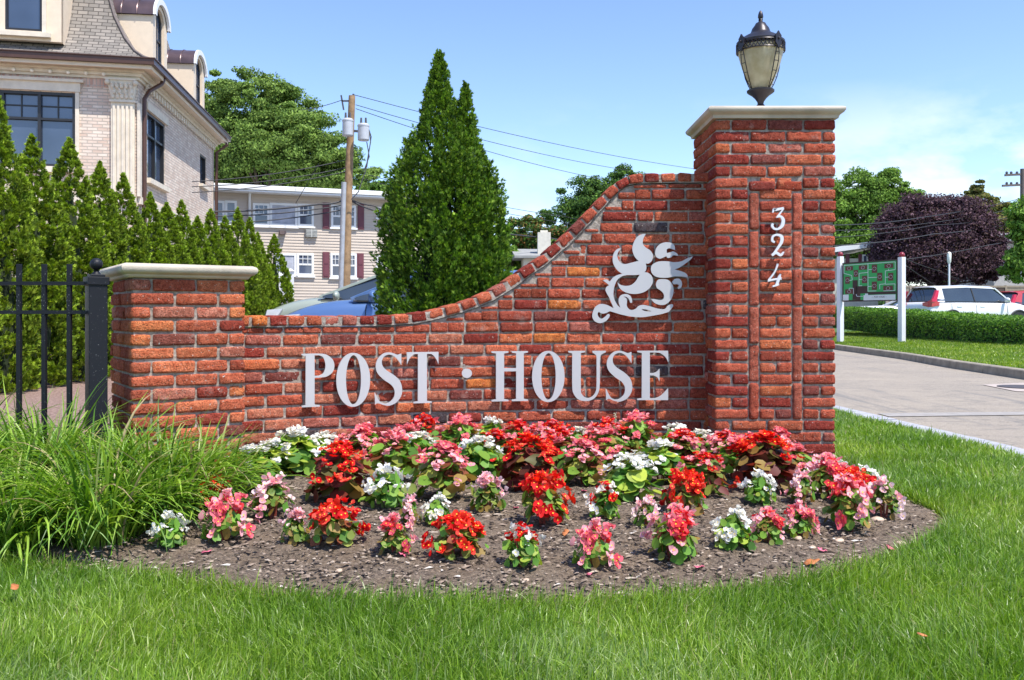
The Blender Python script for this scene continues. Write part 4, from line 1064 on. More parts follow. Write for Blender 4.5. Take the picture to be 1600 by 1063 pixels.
F2 += [('pink_tall', 560, 742, 70, 80, 'pink begonia tucked behind the tall dark red plant of the left half'),
       ('white_tall', 652, 742, 68, 76, 'green leaved white begonia between two tall pink ones left of the middle'),
       ('redpink_tall', 778, 742, 72, 76, 'red begonia just behind the tall white one at the bed middle'),
       ('pink_tall', 950, 744, 70, 80, 'pink begonia in the middle depth of the bed under the letter S of HOUSE'),
       ('redpink_tall', 1068, 742, 66, 76, 'red begonia between the white ones left of the pillar corner'),
       ('pink_tall', 1148, 758, 70, 80, 'pink begonia between two dark red ones before the tall pillar'),
       ('white_small', 682, 830, 46, 44, 'low white begonia below the tall bronze green pink one'),
       ('pale_small', 1012, 832, 44, 44, 'low pale begonia below the broad leaved white one')]
for a in F2: plant(a[0], a[1], a[2], a[3] * 1.12, *a[4:])
# the back row close to the wall, given by distance
F3 = [('white_tall', 425, 4.62, 66, 84, 'white begonia in the back row beside the short pillar'),
      ('white_tall', 505, 4.85, 70, 84, 'yellow green leaved white begonia in the back row under the letter P'),
      ('pink_tall', 570, 4.95, 84, 84, 'pink begonia in the back row under the letters O and S'),
      ('pink_tall', 634, 5.0, 80, 80, 'light pink begonia in the back row under the letter T'),
      ('redpink_tall', 664, 5.12, 96, 74, 'bright red begonia in the back row right of the letter T'),
      ('pink_tall', 718, 5.15, 90, 78, 'pink begonia in the back row below the silver dot'),
      ('white_tall', 768, 5.18, 92, 66, 'white begonia in the back row, tallest against the bricks'),
      ('redpink_tall', 812, 5.15, 84, 80, 'red and pink begonia in the back row under the letter H'),
      ('redpink_tall', 862, 5.12, 84, 80, 'red begonia in the back row under the letter O of HOUSE'),
      ('white_tall', 905, 5.2, 72, 70, 'white begonia in the back row under the letter U'),
      ('redpink_tall', 948, 5.12, 88, 82, 'red begonia in the back row under the letter S of HOUSE'),
      ('pink_tall', 995, 5.15, 96, 80, 'light pink begonia in the back row just left of the letter E'),
      ('white_tall', 1058, 5.15, 74, 80, 'white begonia in the back row left of the pillar corner'),
      ('white_tall', 1096, 5.05, 70, 76, 'white begonia in the back row at the pillar corner'),
      ('redpink_tall', 1134, 4.92, 76, 78, 'red and pink begonia in the back row right of the pillar corner'),
      ('redpink_tall', 1176, 4.95, 74, 72, 'red begonia in the back row under the pillar panel'),
      ('pink_tall', 1218, 4.98, 84, 70, 'light pink begonia in the back row under the pillar panel')]
for k, px, d, ph, pw_, lab in F3: plant(k, px, 0, ph * 1.05, pw_, lab, d, .92)

# fallen petals and leaves
mPet = plain('fallen_petal', (.78, .16, .24), .6, var=.2); mDry = plain('dry_leaf', (.50, .17, .05), .7, var=.3, scale=40)
def litter(px, py, w, mat, name, lab, cat, grp=None, z=.0):
    p = gnd(px, py); z = bed_z(p.x, p.y) + .008 if z == 0 else z
    r = w / FP * p.y / 2; vs = [(0, 0, .004)]; n = 11
    for k in range(n):
        a = 2 * pi * k / n; q = r * (1 + .25 * cos(2 * a) + random.uniform(-.15, .15)); vs.append((q * cos(a), q * .8 * sin(a), random.uniform(0, r * .5)))
    o = MB().add(vs, [(0, 1 + k, 1 + (k + 1) % n) for k in range(n)]).build(name, mat, None, True); o.location = (p.x, p.y, z); o.rotation_euler = (random.uniform(-.3, .3), .2, random.uniform(0, 6))
    m_ = o.modifiers.new('t', 'SOLIDIFY'); m_.thickness = .0012
    tag(o, lab, cat, grp)
G_ = 'fallen begonia petals on the soil'
litter(628, 882, 17, mPet, 'petal', 'fallen pink petal just below the hot pink begonia', 'petal', G_)
litter(324, 873, 16, mPet, 'petal', 'fallen pink petal at the left, below the second front plant', 'petal', G_)
litter(1092, 896, 22, mPet, 'petal', 'fallen pink petal between the lawn and the right front begonias', 'petal', G_)
litter(912, 790, 14, mPet, 'petal', 'fallen rose petal under the tall pink plant right of the middle', 'petal', G_)
litter(806, 818, 12, mPet, 'petal', 'fallen red petal left of the bright red begonia', 'petal', G_)
litter(1284, 866, 16, mPet, 'petal', 'fallen pink petal beside a small pale pebble', 'petal', G_)
litter(1392, 858, 14, mPet, 'petal', 'fallen reddish petal near the right rim of the bed', 'petal', G_)
litter(1180, 860, 14, mPet, 'petal', 'fallen pink petal under the compact rose pink begonia', 'petal', G_)
litter(921, 906, 12, mPet, 'petal', 'fallen dark pink petal in front of the front pink begonia', 'petal', G_)
litter(1268, 884, 22, mDry, 'fallen_leaf', 'dry reddish brown leaf on the soil at the right', 'leaf', 'fallen dry leaves')
litter(884, 855, 16, mDry, 'fallen_leaf', 'dry tan leaf on the soil at the middle of the bed', 'leaf', 'fallen dry leaves')
litter(22, 944, 18, mDry, 'fallen_leaf', 'dry orange leaf lying on the lawn at the left', 'leaf', 'fallen dry leaves', z=.05)
litter(1441, 1022, 15, mDry, 'fallen_leaf', 'dry orange leaf lying on the lawn near the bottom right', 'leaf', 'fallen dry leaves', z=.05)
# pale seed spikes standing over the begonias
for px, y0, y1, lab in ((672, 655, 690, 'thin pale seed spike under the letter T'), (961, 645, 690, 'thin pale seed spike left of the letter E'), (1044, 664, 700, 'thin grey seed spike under the letter E')):
    d = 5.3; z1 = zz(y0, d); m = MB().tube([(gx(px, d), d, .05), (gx(px, d) + .004, d, z1 - .1), (gx(px, d), d, z1)], [.002, .002, .001], 5)
    st = m.build('seed_spike', plain('pale_stem', (.36, .36, .16), .7), None); tag(st, lab, 'plant', 'seed spikes behind the begonias')
    m = MB()
    for k in range(26):
        z = z1 - .13 + k * .005; a = k * 2.4; m.ball((gx(px, d) + .006 * cos(a), d + .006 * sin(a), z), .0042, 5, 4)
    m.build('seed_head', plain('seed', (.5, .5, .34), .8), st, True)

# ------------------------------------------------------------------ arborvitae
def thuja_mesh(name, H, Rmax, n, seed, shape=None, spray=.075, cols=None, tops=None, fine=1.0):
    """upright conifer: thousands of small upturned fan sprays over a lumpy column"""
    rg = np.random.default_rng(seed)
    tops = tops or [(0, 0, H, 1.0)]
    Vs, Fs, Ts = [], [], []; off = 0
    cols = cols or [(.15, .23, .018), (.22, .32, .024), (.30, .41, .035), (.08, .13, .014), (.38, .48, .055)]
    for (tx, ty, h, k) in tops:
        m = int(n * k); per = 34; nc = max(20, m // per); m = nc * per
        zc = h * (1 - np.sqrt(1 - rg.random(nc) * .999)) if shape is None else h * rg.random(nc) ** 1.1
        ac = rg.uniform(0, 2 * pi, nc); shp = shape or ([0, .06, .25, .5, .7, .85, .95, 1], [.85, .95, 1, .74, .44, .22, .09, .02])
        lob_c = np.array([noise.noise(Vector((cos(x) * 1.9, sin(x) * 1.9, q * 1.5 + seed))) + .5 * noise.noise(Vector((cos(x) * 4.5, sin(x) * 4.5, q * 3.5 + seed))) for x, q in zip(ac, zc)])
        Rc = Rmax * k ** .5 * np.interp(zc / h, *shp) * (1 + (.08 + .14 * fine) * lob_c) * (1 - rg.random(nc) ** 1.8 * (.16 + .18 * fine))
        ci = np.repeat(np.arange(nc), per); a = ac[ci]; u = rg.random(m); lob = lob_c[ci]; prof = np.interp(zc / h, *shp)[ci]
        out = np.stack([np.cos(a), np.sin(a), np.zeros(m)], 1)
        big = .35 + .65 * prof; br_dir = unit(np.stack([np.cos(ac), np.sin(ac), np.zeros(nc)], 1) * rg.uniform(.15, .75, (nc, 1)) + np.array([0, 0, 1.0]) + rg.normal(0, .14, (nc, 3)))
        blen = rg.uniform(.12, .30, nc)[ci] * big * fine
        base_p = np.stack([tx + Rc[ci] * np.cos(a), ty + Rc[ci] * np.sin(a), zc[ci]], 1) - out * (.05 * big)[:, None]
        C = base_p + br_dir[ci] * ((u - .35) * blen)[:, None] + rg.normal(0, 1, (m, 3)) * (.040 * fine * big * (1.15 - u))[:, None]
        C[:, 2] = np.maximum(C[:, 2], .02)
        d = unit(br_dir[ci] + out * rg.uniform(-.1, .75, (m, 1)) + rg.normal(0, .30, (m, 3)))    # spray direction: up and out
        side = unit(np.cross(d, out + rg.normal(0, .8, (m, 3))))
        s = spray * rg.uniform(.6, 1.25, m) * (0.6 + .4 * np.clip(prof, 0, 1))
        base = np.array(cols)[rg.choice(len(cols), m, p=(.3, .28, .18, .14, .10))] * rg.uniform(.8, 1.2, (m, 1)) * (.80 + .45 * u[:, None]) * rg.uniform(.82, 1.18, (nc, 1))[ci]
        # one spray = 5 leaflets fanning from the stem
        for q, (w0, l0) in enumerate(((0, 1.0), (.5, .72), (-.5, .72), (.95, .45), (-.95, .45))):
            dr = unit(d + side * w0); b0 = C + d * (s * (.02 + .10 * q))[:, None] if q else C
            nr = unit(np.cross(dr, np.cross(d, side) + rg.normal(0, .35, (m, 3)))); L = (s * l0)[:, None]; wd = (s * .115)[:, None]
            V = np.stack([b0, b0 + dr * L * .5 + nr * wd, b0 + dr * L, b0 + dr * L * .5 - nr * wd], 1).reshape(-1, 3)
            F = np.array([(0, 1, 2, 3)])[None] + (np.arange(m) * 4)[:, None, None]
            c_ = base * (1.0 + (.16 if q == 0 else 0)); Vs.append(V); Fs.append(F.reshape(-1, 4) + off); Ts.append(np.repeat(c_, 4, 0)); off += len(V)
    return fast_mesh(name, np.vstack(Vs), np.vstack(Fs), mThuja, np.clip(np.vstack(Ts), 0, 1))
def thuja_core(H, Rmax, tops=None):
    m = MB()
    for (tx, ty, h, k) in (tops or [(0, 0, H, 1.0)]):
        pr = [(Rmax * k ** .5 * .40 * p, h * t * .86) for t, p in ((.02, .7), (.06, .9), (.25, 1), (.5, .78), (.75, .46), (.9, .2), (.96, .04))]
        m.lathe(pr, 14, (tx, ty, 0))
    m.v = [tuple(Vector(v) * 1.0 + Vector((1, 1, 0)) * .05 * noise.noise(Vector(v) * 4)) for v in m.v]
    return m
mCore = plain('filler_core', (.022, .035, .010), .95, var=.4, scale=12, bmp=.8, bscale=20)  # solid dark filler added inside the arborvitae crowns to stop light leaking through
def thuja(name, H, R, n, seed, **kw):
    root = empty(name, (0, 0, 0))
    link('crown', thuja_mesh('crown', H, R, n, seed, **kw), root)
    thuja_core(H, R, kw.get('tops')).build('filler_core', mCore, root, True)
    MB().tube([(0, 0, -.1), (0, 0, .5), (0, 0, H * .6)], [.05, .045, .02], 8).build('trunk', mBark, root, True)
    return root
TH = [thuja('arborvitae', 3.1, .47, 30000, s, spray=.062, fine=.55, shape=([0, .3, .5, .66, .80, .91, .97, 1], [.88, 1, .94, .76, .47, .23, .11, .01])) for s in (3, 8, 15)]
row = [(10.3, 3.45), (11.1, 3.10), (11.95, 3.22), (12.9, 3.08), (13.6, 3.02), (14.5, 2.85), (15.2, 2.78), (16.0, 2.92), (16.8, 2.72), (17.6, 2.95), (18.4, 2.9), (19.1, 3.15), (20.0, 3.05), (20.9, 2.8), (22.0, 2.85), (9.4, 3.2)]
ordn = ['second', 'third', 'fourth', 'fifth', 'sixth', 'seventh', 'eighth', 'ninth', 'tenth', 'eleventh', 'twelfth', 'thirteenth', 'fourteenth', 'last', 'rightmost']
names_ = ['upright arborvitae at the left edge of the photo, under the big dark window', 'second arborvitae from the left in the row', 'pointed arborvitae rising alone before the corner of the brick house, third in the row',
          'narrow topped arborvitae in front of the fluted pilaster, fourth in the row', 'fifth arborvitae in the row, just right of the pilaster', 'sixth arborvitae in the row, under the brown downspout', 'seventh arborvitae in the row, under the tall side window of the house',
          'eighth arborvitae in the row, with a sharp single tip', 'ninth arborvitae in the row, above the middle of the pillar cap', 'tenth arborvitae in the row, in front of the far end of the brick house', 'eleventh arborvitae in the row, before the first white window',
          'twelfth arborvitae in the row, tallest of the far ones', 'thirteenth arborvitae in the row, above the right end of the pillar cap', 'fourteenth arborvitae in the row, overlapping the white vinyl fence', 'last arborvitae at the right end of the row, nearest the utility pole', 'arborvitae cut off by the left edge of the photo behind the fence pickets']
for i, (d, h) in enumerate(row):
    o = TH[i] if i < 3 else copy_tree(TH[i % 3])
    x = -5.9 + random.uniform(-.06, .06); o.location = (x, d, 0); k = h / 3.1
    o.scale = (random.uniform(.96, 1.12), random.uniform(.96, 1.12), k); o.rotation_euler = (0, 0, random.uniform(0, 6.28))
    tag(o, names_[i], 'arborvitae', 'arborvitae row behind the iron fence')
# the big one behind the sign wall, with two leading tips
BIGS = ([0, .3, .5, .61, .72, .79, .86, .93, 1.0], [.93, 1.0, .97, .86, .60, .36, .24, .15, .03])
bd = 8.6
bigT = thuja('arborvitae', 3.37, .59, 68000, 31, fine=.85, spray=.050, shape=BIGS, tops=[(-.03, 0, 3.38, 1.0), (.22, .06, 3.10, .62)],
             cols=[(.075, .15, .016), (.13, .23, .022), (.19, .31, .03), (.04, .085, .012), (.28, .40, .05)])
bigT.location = (gx(691, bd), bd, 0); tag(bigT, 'large dark green arborvitae with two tips standing behind the sign wall', 'arborvitae')

# ------------------------------------------------------------------ clipped hedge at the right
def hedge(pts, width, lab):
    """pts: (x, y, z_ground, z_top)"""
    root = empty('clipped_hedge', (pts[0][0], pts[0][1], 0)); Cs, Ns = [], []; m = MB()
    P_ = np.array(pts); seg = np.linalg.norm(np.diff(P_[:, :2], axis=0), axis=1); cum = np.concatenate([[0], np.cumsum(seg)])
    n = int(cum[-1] * 2600); u = RG.random(n) * cum[-1]
    at_ = lambda k: np.interp(u, cum, P_[:, k])
    x, y, z0, z1 = at_(0), at_(1), at_(2), at_(3)
    a = np.interp(u, cum, np.append(np.arctan2(np.diff(P_[:, 1]), np.diff(P_[:, 0])), atan2(P_[-1, 1] - P_[-2, 1], P_[-1, 0] - P_[-2, 0])))
    nx, ny = np.sin(a), -np.cos(a)     # towards the viewer
    side = RG.random(n); h = z1 - z0
    o_ = np.where(side < .55, RG.uniform(-1, 1, n), np.where(side < .9, 1, -1)); zt = np.where(side < .55, 1.0, RG.random(n) ** .8)
    lum = vnoise(x, y * 1.0, 1.7, 4); dep = RG.random(n) ** 2 * .16
    zf = z0 + h * (zt * (1 + .10 * lum) - dep * (side < .55)); of = o_ * width / 2 * (1 + .12 * lum) * (1 - dep)
    of = of * np.where(zt > .8, 1 - (zt - .8) * .5, .92)
    C = np.stack([x + nx * of, y + ny * of, zf], 1) - np.array(root.location)
    nn = np.where((side < .55)[:, None], np.array([(0, 0, 1.0)]), np.stack([nx * np.sign(o_), ny * np.sign(o_), np.full(n, .3)], 1)); nn = unit(nn + RG.normal(0, .6, (n, 3)))
    A, B = frame_from(nn); s = RG.uniform(.02, .045, n)[:, None]; up = unit(nn * .8 + A * .6)
    V = np.stack([C - A * s * .5, C + B * s * .4 + up * s * .3, C + A * s * .7 + up * s, C - B * s * .4 + up * s * .3], 1).reshape(-1, 3)
    F = (np.array([(0, 1, 2, 3)])[None] + (np.arange(n) * 4)[:, None, None]).reshape(-1, 4)
    c0 = np.array([(.08, .19, .025), (.14, .29, .03), (.22, .38, .045), (.05, .12, .02)])[RG.choice(4, n, p=(.3, .35, .2, .15))]
    link('leaves', fast_mesh('leaves', V, F, mThuja, np.repeat(c0, 4, 0)), root)
    q = [(x_ - root.location.x, y_ - root.location.y, za, zb) for x_, y_, za, zb in pts]
    for (a_, b_) in zip(q[:-1], q[1:]):
        m.bar((a_[0], a_[1], (a_[2] + a_[3]) / 2 - .05), (b_[0], b_[1], (b_[2] + b_[3]) / 2 - .05), width * .72, (a_[3] - a_[2]) * .82)
    m.build('filler_core', mCore, root)
    return tag(root, lab, 'hedge')
def hp(px, d, y1, y0): return (gx(px, d), d, zz(y0, d) - .03, zz(y1, d))
hedge([hp(1250, 33, 479, 508), hp(1330, 30, 481, 512), hp(1412, 26, 486, 524), hp(1510, 22, 493, 532), hp(1600, 19.3, 499, 540), hp(1700, 17.5, 503, 550)], 1.3, 'low clipped green hedge between the island lawn and the parked cars')

# ------------------------------------------------------------------ leafy trees
def leaf_tree(name, loc, H, blobs, n_cl, per, leaf, cols, seed, trunk_r=.3, flat=.6, trunk_h=None, transl=None, mat=None, csz=1.15):
    """blobs: (x,y,z,rx,ry,rz) relative to the foot. Clusters sit on the blobs' skins, leaves in each cluster."""
    rg = np.random.default_rng(seed); root = empty(name, loc)
    bl = np.array(blobs); wgt = bl[:, 3] * bl[:, 5]; wgt = wgt / wgt.sum(); k = rg.choice(len(bl), n_cl, p=wgt)
    v = unit(rg.normal(size=(n_cl, 3))); rad = rg.uniform(.62, 1.06, n_cl)[:, None]
    CC = bl[k, :3] + v * bl[k, 3:6] * rad
    cr = csz * rg.uniform(.6, 1.35, n_cl) * (bl[k, 3] * .22 + .12)
    m = n_cl * per; idx = np.repeat(np.arange(n_cl), per)
    vv = unit(rg.normal(size=(m, 3))) * (rg.random((m, 1)) ** .45)
    vv[:, 2] *= flat
    C = CC[idx] + vv * cr[idx][:, None]
    outv = unit(vv + np.array([0, 0, .35]) + .4 * v[idx])
    nn = unit(outv + rg.normal(0, .55, (m, 3))); A = np.cross(nn, rg.normal(size=(m, 3))); A = unit(A); B = np.cross(nn, A)
    s = (leaf * rg.uniform(.55, 1.3, m))[:, None]
    V = np.stack([C - A * s, C + B * s * .55 + nn * s * .15, C + A * s * 1.1, C - B * s * .55 - nn * s * .1], 1).reshape(-1, 3)
    F = (np.array([(0, 1, 2, 3)])[None] + (np.arange(m) * 4)[:, None, None]).reshape(-1, 4)
    c0 = np.array(cols)[rg.integers(0, len(cols), m)] * rg.uniform(.75, 1.2, (m, 1)) * rg.uniform(.8, 1.2, (n_cl, 1))[idx]
    link('crown', fast_mesh('crown', V, F, mat or mLeaf, np.repeat(np.clip(c0, 0, 1), 4, 0)), root)
    mb = MB(); th = trunk_h or H * .45
    mb.tube([(0, 0, -.2), (.03, 0, th * .4), (0, .05, th), (0, 0, H * .8)], [trunk_r, trunk_r * .8, trunk_r * .6, trunk_r * .15], 10)
    for i in rg.choice(n_cl, min(n_cl, 26), replace=False):
        z0 = th * rg.uniform(.55, 1.25); e = Vector(CC[i]); mid = Vector((e.x * .45, e.y * .45, z0 + (e.z - z0) * .55))
        mb.tube([(0, 0, z0), mid, e], [trunk_r * .35, trunk_r * .2, .02], 6)
    mb.build('trunk', mBark, root, True)
    return root
GR = [(.11, .21, .03), (.16, .28, .04), (.22, .36, .06), (.07, .14, .025)]
DG = [(.05, .115, .028), (.08, .16, .035), (.035, .08, .02), (.12, .20, .045)]
mFar = leafy('far_leaf', .25, .7, .15)
d = 42
def tb(px, py, d, rpx, rpy, dy=0): return (gx(px, d), dy, zz(py, d), rpx / FP * d, rpx / FP * d * .8, rpy / FP * d)
def tree_at(name, px, d, blobs, lab, cat='tree', base_z=0, **kw):
    x0 = gx(px, d); bl = [(b_[0] - x0, b_[1], b_[2] - base_z, b_[3], b_[4], b_[5]) for b_ in blobs]
    H = max(b_[2] + b_[5] for b_ in bl)
    o = leaf_tree(name, (x0, d, base_z), H, bl, mat=mFar, **kw)
    return tag(o, lab, cat)
d = 46
tree_at('broadleaf_tree', 420, d, [tb(330, 175, d, 45, 60), tb(390, 170, d, 70, 58), tb(450, 190, d, 60, 55), tb(370, 240, d, 80, 60), tb(470, 235, d, 75, 55, -2), tb(510, 262, d, 62, 42, -2), tb(555, 282, d, 42, 26, -2), tb(420, 270, d, 110, 48), tb(300, 230, d, 60, 80)],
        'large spreading green tree rising behind the siding building', n_cl=950, per=240, leaf=.07, cols=[(.13, .21, .04), (.18, .28, .05), (.25, .36, .08), (.08, .14, .03)], seed=41, trunk_r=.45, flat=.42, csz=.95)
d = 52
tree_at('broadleaf_tree', 600, d, [tb(598, 300, d, 20, 14), tb(575, 303, d, 20, 12)], 'small treetop showing over the right end of the siding building roof', n_cl=60, per=70, leaf=.15, cols=GR, seed=42, trunk_r=.2)
d = 62
tree_at('broadleaf_tree', 940, d, [tb(975, 290, d, 26, 28), tb(915, 315, d, 42, 34), tb(885, 350, d, 40, 38), tb(945, 350, d, 62, 60), tb(900, 400, d, 60, 45), tb(1000, 330, d, 50, 60)],
        'rounded dark green tree rising behind the S curve of the wall', n_cl=420, per=260, leaf=.085, cols=DG + GR[:2], seed=43, trunk_r=.4)
d = 56
tree_at('broadleaf_tree', 825, d, [tb(822, 360, d, 28, 24), tb(800, 392, d, 30, 32), tb(860, 388, d, 34, 34), tb(830, 430, d, 50, 40)], 'small mixed tree with reddish tips behind the pale chimney', n_cl=300, per=120, leaf=.10, cols=DG + GR[:1] + [(.26, .13, .035), (.20, .15, .04)], seed=44, trunk_r=.22)
d = 40
tree_at('broadleaf_tree', 795, d, [tb(790, 385, d, 18, 30), tb(800, 420, d, 24, 36)], 'loose light green young tree beside the big arborvitae', n_cl=70, per=60, leaf=.10, cols=GR, seed=45, trunk_r=.12)
d = 60
tree_at('broadleaf_tree', 1360, d, [tb(1345, 300, d, 42, 34), tb(1385, 300, d, 38, 34), tb(1340, 350, d, 50, 50), tb(1410, 330, d, 36, 34), tb(1370, 385, d, 60, 50), tb(1300, 340, d, 40, 60)],
        'tall green tree right of the tall pillar', n_cl=420, per=260, leaf=.085, cols=GR + [(.20, .34, .05)], seed=46, trunk_r=.4)
d = 50
tree_at('purple_maple', 1465, d, [tb(1440, 340, d, 52, 34), tb(1480, 352, d, 62, 42), tb(1420, 372, d, 52, 44), tb(1520, 385, d, 44, 38), tb(1465, 400, d, 88, 42), tb(1540, 415, d, 26, 28), tb(1400, 405, d, 34, 38)],
        'wide dark purple leaved maple behind the parked cars', n_cl=650, per=220, leaf=.075, cols=[(.065, .032, .045), (.10, .052, .068), (.04, .02, .028), (.18, .11, .13), (.08, .05, .038)], seed=47, trunk_r=.35, flat=.6)
d = 74
tree_at('conifer_tree', 1530, d, [tb(1529, 288, d, 8, 16), tb(1528, 302, d, 16, 14), tb(1530, 318, d, 26, 18), tb(1542, 332, d, 34, 18), tb(1530, 355, d, 48, 26), tb(1550, 385, d, 55, 30)],
        'olive green pointed conifer behind the purple maple', n_cl=420, per=110, leaf=.13, cols=[(.13, .15, .035), (.19, .20, .045), (.08, .10, .03), (.24, .20, .06)], seed=48, trunk_r=.3, flat=.3)
d = 44
tree_at('broadleaf_tree', 1612, d, [tb(1605, 345, d, 28, 26), tb(1625, 380, d, 40, 50), tb(1595, 412, d, 24, 28), tb(1620, 330, d, 30, 30)], 'bright green tree at the right edge of the photo', n_cl=240, per=130, leaf=.10, cols=GR + [(.2, .36, .05)], seed=49, trunk_r=.25)
# far tree belt closing the horizon
rg = np.random.default_rng(77); n_ = 90000; X = rg.uniform(-75, 85, n_); bump_ = 3.2 + 1.8 * vnoise(X, X * 0, .13, 3) + .9 * vnoise(X, X * 0, .5, 3)
Z = bump_ * rg.random(n_) ** .7; Y = 84 + rg.uniform(-1.5, 1.5, n_) + 2 * vnoise(X, Z, .35, 2); C = np.stack([X, Y, Z], 1)
nn = unit(rg.normal(size=(n_, 3)) + np.array([0, -.6, .6])); A, B = frame_from(nn); s = rg.uniform(.12, .3, n_)[:, None]
V = np.stack([C - A * s, C + B * s * .6, C + A * s, C - B * s * .6], 1).reshape(-1, 3); F = (np.array([(0, 1, 2, 3)])[None] + (np.arange(n_) * 4)[:, None, None]).reshape(-1, 4)
tag(link('far_woods', fast_mesh('far_woods', V, F, mFar, np.repeat(np.array(DG)[rg.integers(0, 4, n_)], 4, 0))), kind='stuff')

# ------------------------------------------------------------------ facade helper
class Facade:
    """s along the wall, z up, o out of the wall towards the viewer"""
    def __init__(f, x, y, dx, dy, nx, ny):
        l = sqrt(dx * dx + dy * dy); f.x, f.y, f.dx, f.dy = x, y, dx / l, dy / l; l = sqrt(nx * nx + ny * ny); f.nx, f.ny = nx / l, ny / l
    def p(f, s, z, o=0): return (f.x + f.dx * s + f.nx * o, f.y + f.dy * s + f.ny * o, z)
    def s(f, px, o=0):
        k = (px - 800) / FP; ax, ay = f.x + f.nx * o, f.y + f.ny * o
        return (k * ay - ax) / (f.dx - k * f.dy)
    def z(f, px, py, o=0): s = f.s(px, o); return zz(py, f.y + f.dy * s + f.ny * o)
    def box(f, m, s0, s1, z0, z1, o0, o1): return m.box(min(s0, s1), max(s0, s1), o0, o1, z0, z1, lambda a, b_, c_: f.p(a, c_, b_))
def window(parent, F, s0, s1, z0, z1, mfr, cols=1, rows=1, fw=.06, sill=None, name='window', glass=None, rail=None, trim=None, proud=.05, depth=-.06, bar=.022, grid=None):
    if s0 > s1: s0, s1 = s1, s0
    m = MB()
    F.box(m, s0, s1, z1 - fw, z1, depth, proud); F.box(m, s0, s1, z0, z0 + fw, depth, proud)
    F.box(m, s0, s0 + fw, z0 + fw, z1 - fw, depth, proud); F.box(m, s1 - fw, s1, z0 + fw, z1 - fw, depth, proud)
    w = m.build(name, mfr, parent); g = MB(); F.box(g, s0 + fw * .5, s1 - fw * .5, z0 + fw * .5, z1 - fw * .5, depth + .02, depth + .045 if depth < -.05 else depth + .04)
    g.build('pane', glass or mGlass, w)
    b = MB(); any_ = False
    for i in range(1, cols):
        c_ = s0 + (s1 - s0) * i / cols; F.box(b, c_ - fw * .5, c_ + fw * .5, z0 + fw, z1 - fw, depth + .05, proud - .01); any_ = True
    if rail:
        for r_ in rail: zc_ = z0 + (z1 - z0) * r_; F.box(b, s0 + fw, s1 - fw, zc_ - fw * .4, zc_ + fw * .4, depth + .05, proud - .016); any_ = True
    if grid:   # (lo, hi, nx, nz): thin bars in a band of the window
        lo, hi, gxn, gzn = grid; za, zb = z0 + (z1 - z0) * lo, z0 + (z1 - z0) * hi
        for c_ in range(cols):
            a, e = s0 + (s1 - s0) * c_ / cols + fw * .5, s0 + (s1 - s0) * (c_ + 1) / cols - fw * .5
            for i in range(1, gxn): q = a + (e - a) * i / gxn; F.box(b, q - bar / 2, q + bar / 2, za, zb, depth + .05, depth + .07)
            for i in range(1, gzn): q = za + (zb - za) * i / gzn; F.box(b, a, e, q - bar / 2, q + bar / 2, depth + .05, depth + .073)
        any_ = True
    if any_: b.build('glazing_bars', mfr, w)
    if sill: m = MB(); F.box(m, s0 - sill[0], s1 + sill[0], z0 - sill[1], z0 - .003, -.02, sill[2]); m.build('sill', sill[3], w)
    return w

def brick_mat(name, c1, c2, mortar, scale_w, scale_h, ms=.012, offs=.5, bias=0):
    """brick pattern laid in wall coordinates carried by the mesh UVs in metres"""
    m, nt, b, o = new_mat(name); uv = nt.nodes.new('ShaderNodeUVMap'); br = nt.nodes.new('ShaderNodeTexBrick')
    br.offset = offs; br.inputs['Scale'].default_value = 1; br.inputs['Brick Width'].default_value = scale_w; br.inputs['Row Height'].default_value = scale_h
    br.inputs['Mortar Size'].default_value = ms; br.inputs['Mortar Smooth'].default_value = .3; br.inputs['Bias'].default_value = bias
    br.inputs['Color1'].default_value = (*c1, 1); br.inputs['Color2'].default_value = (*c2, 1); br.inputs['Mortar'].default_value = (*mortar, 1)
    nt.links.new(uv.outputs[0], br.inputs['Vector']); f = noise_tex(nt, 3, 5)
    c_ = mixc(nt, 1.0, br.outputs['Color'], ramp(nt, f, [(.3, (.88, .86, .85)), (.7, (1.08, 1.06, 1.05))]), 'MULTIPLY')
    nt.links.new(c_, b.inputs['Base Color']); b.inputs['Roughness'].default_value = .9
    bm_ = nt.nodes.new('ShaderNodeBump'); bm_.inputs['Distance'].default_value = .02; bm_.inputs['Strength'].default_value = .9; bm_.invert = True
    nt.links.new(br.outputs['Fac'], bm_.inputs['Height']); nt.links.new(bm_.outputs[0], b.inputs['Normal'])
    return m
def uv_wall(o, F):
    me = o.data; uv = me.uv_layers.new(name='UVMap')
    for p in me.polygons:
        for li in p.loop_indices:
            v = me.vertices[me.loops[li].vertex_index].co
            s = (v.x - F.x) * F.dx + (v.y - F.y) * F.dy; uv.data[li].uv = (s, v.z)
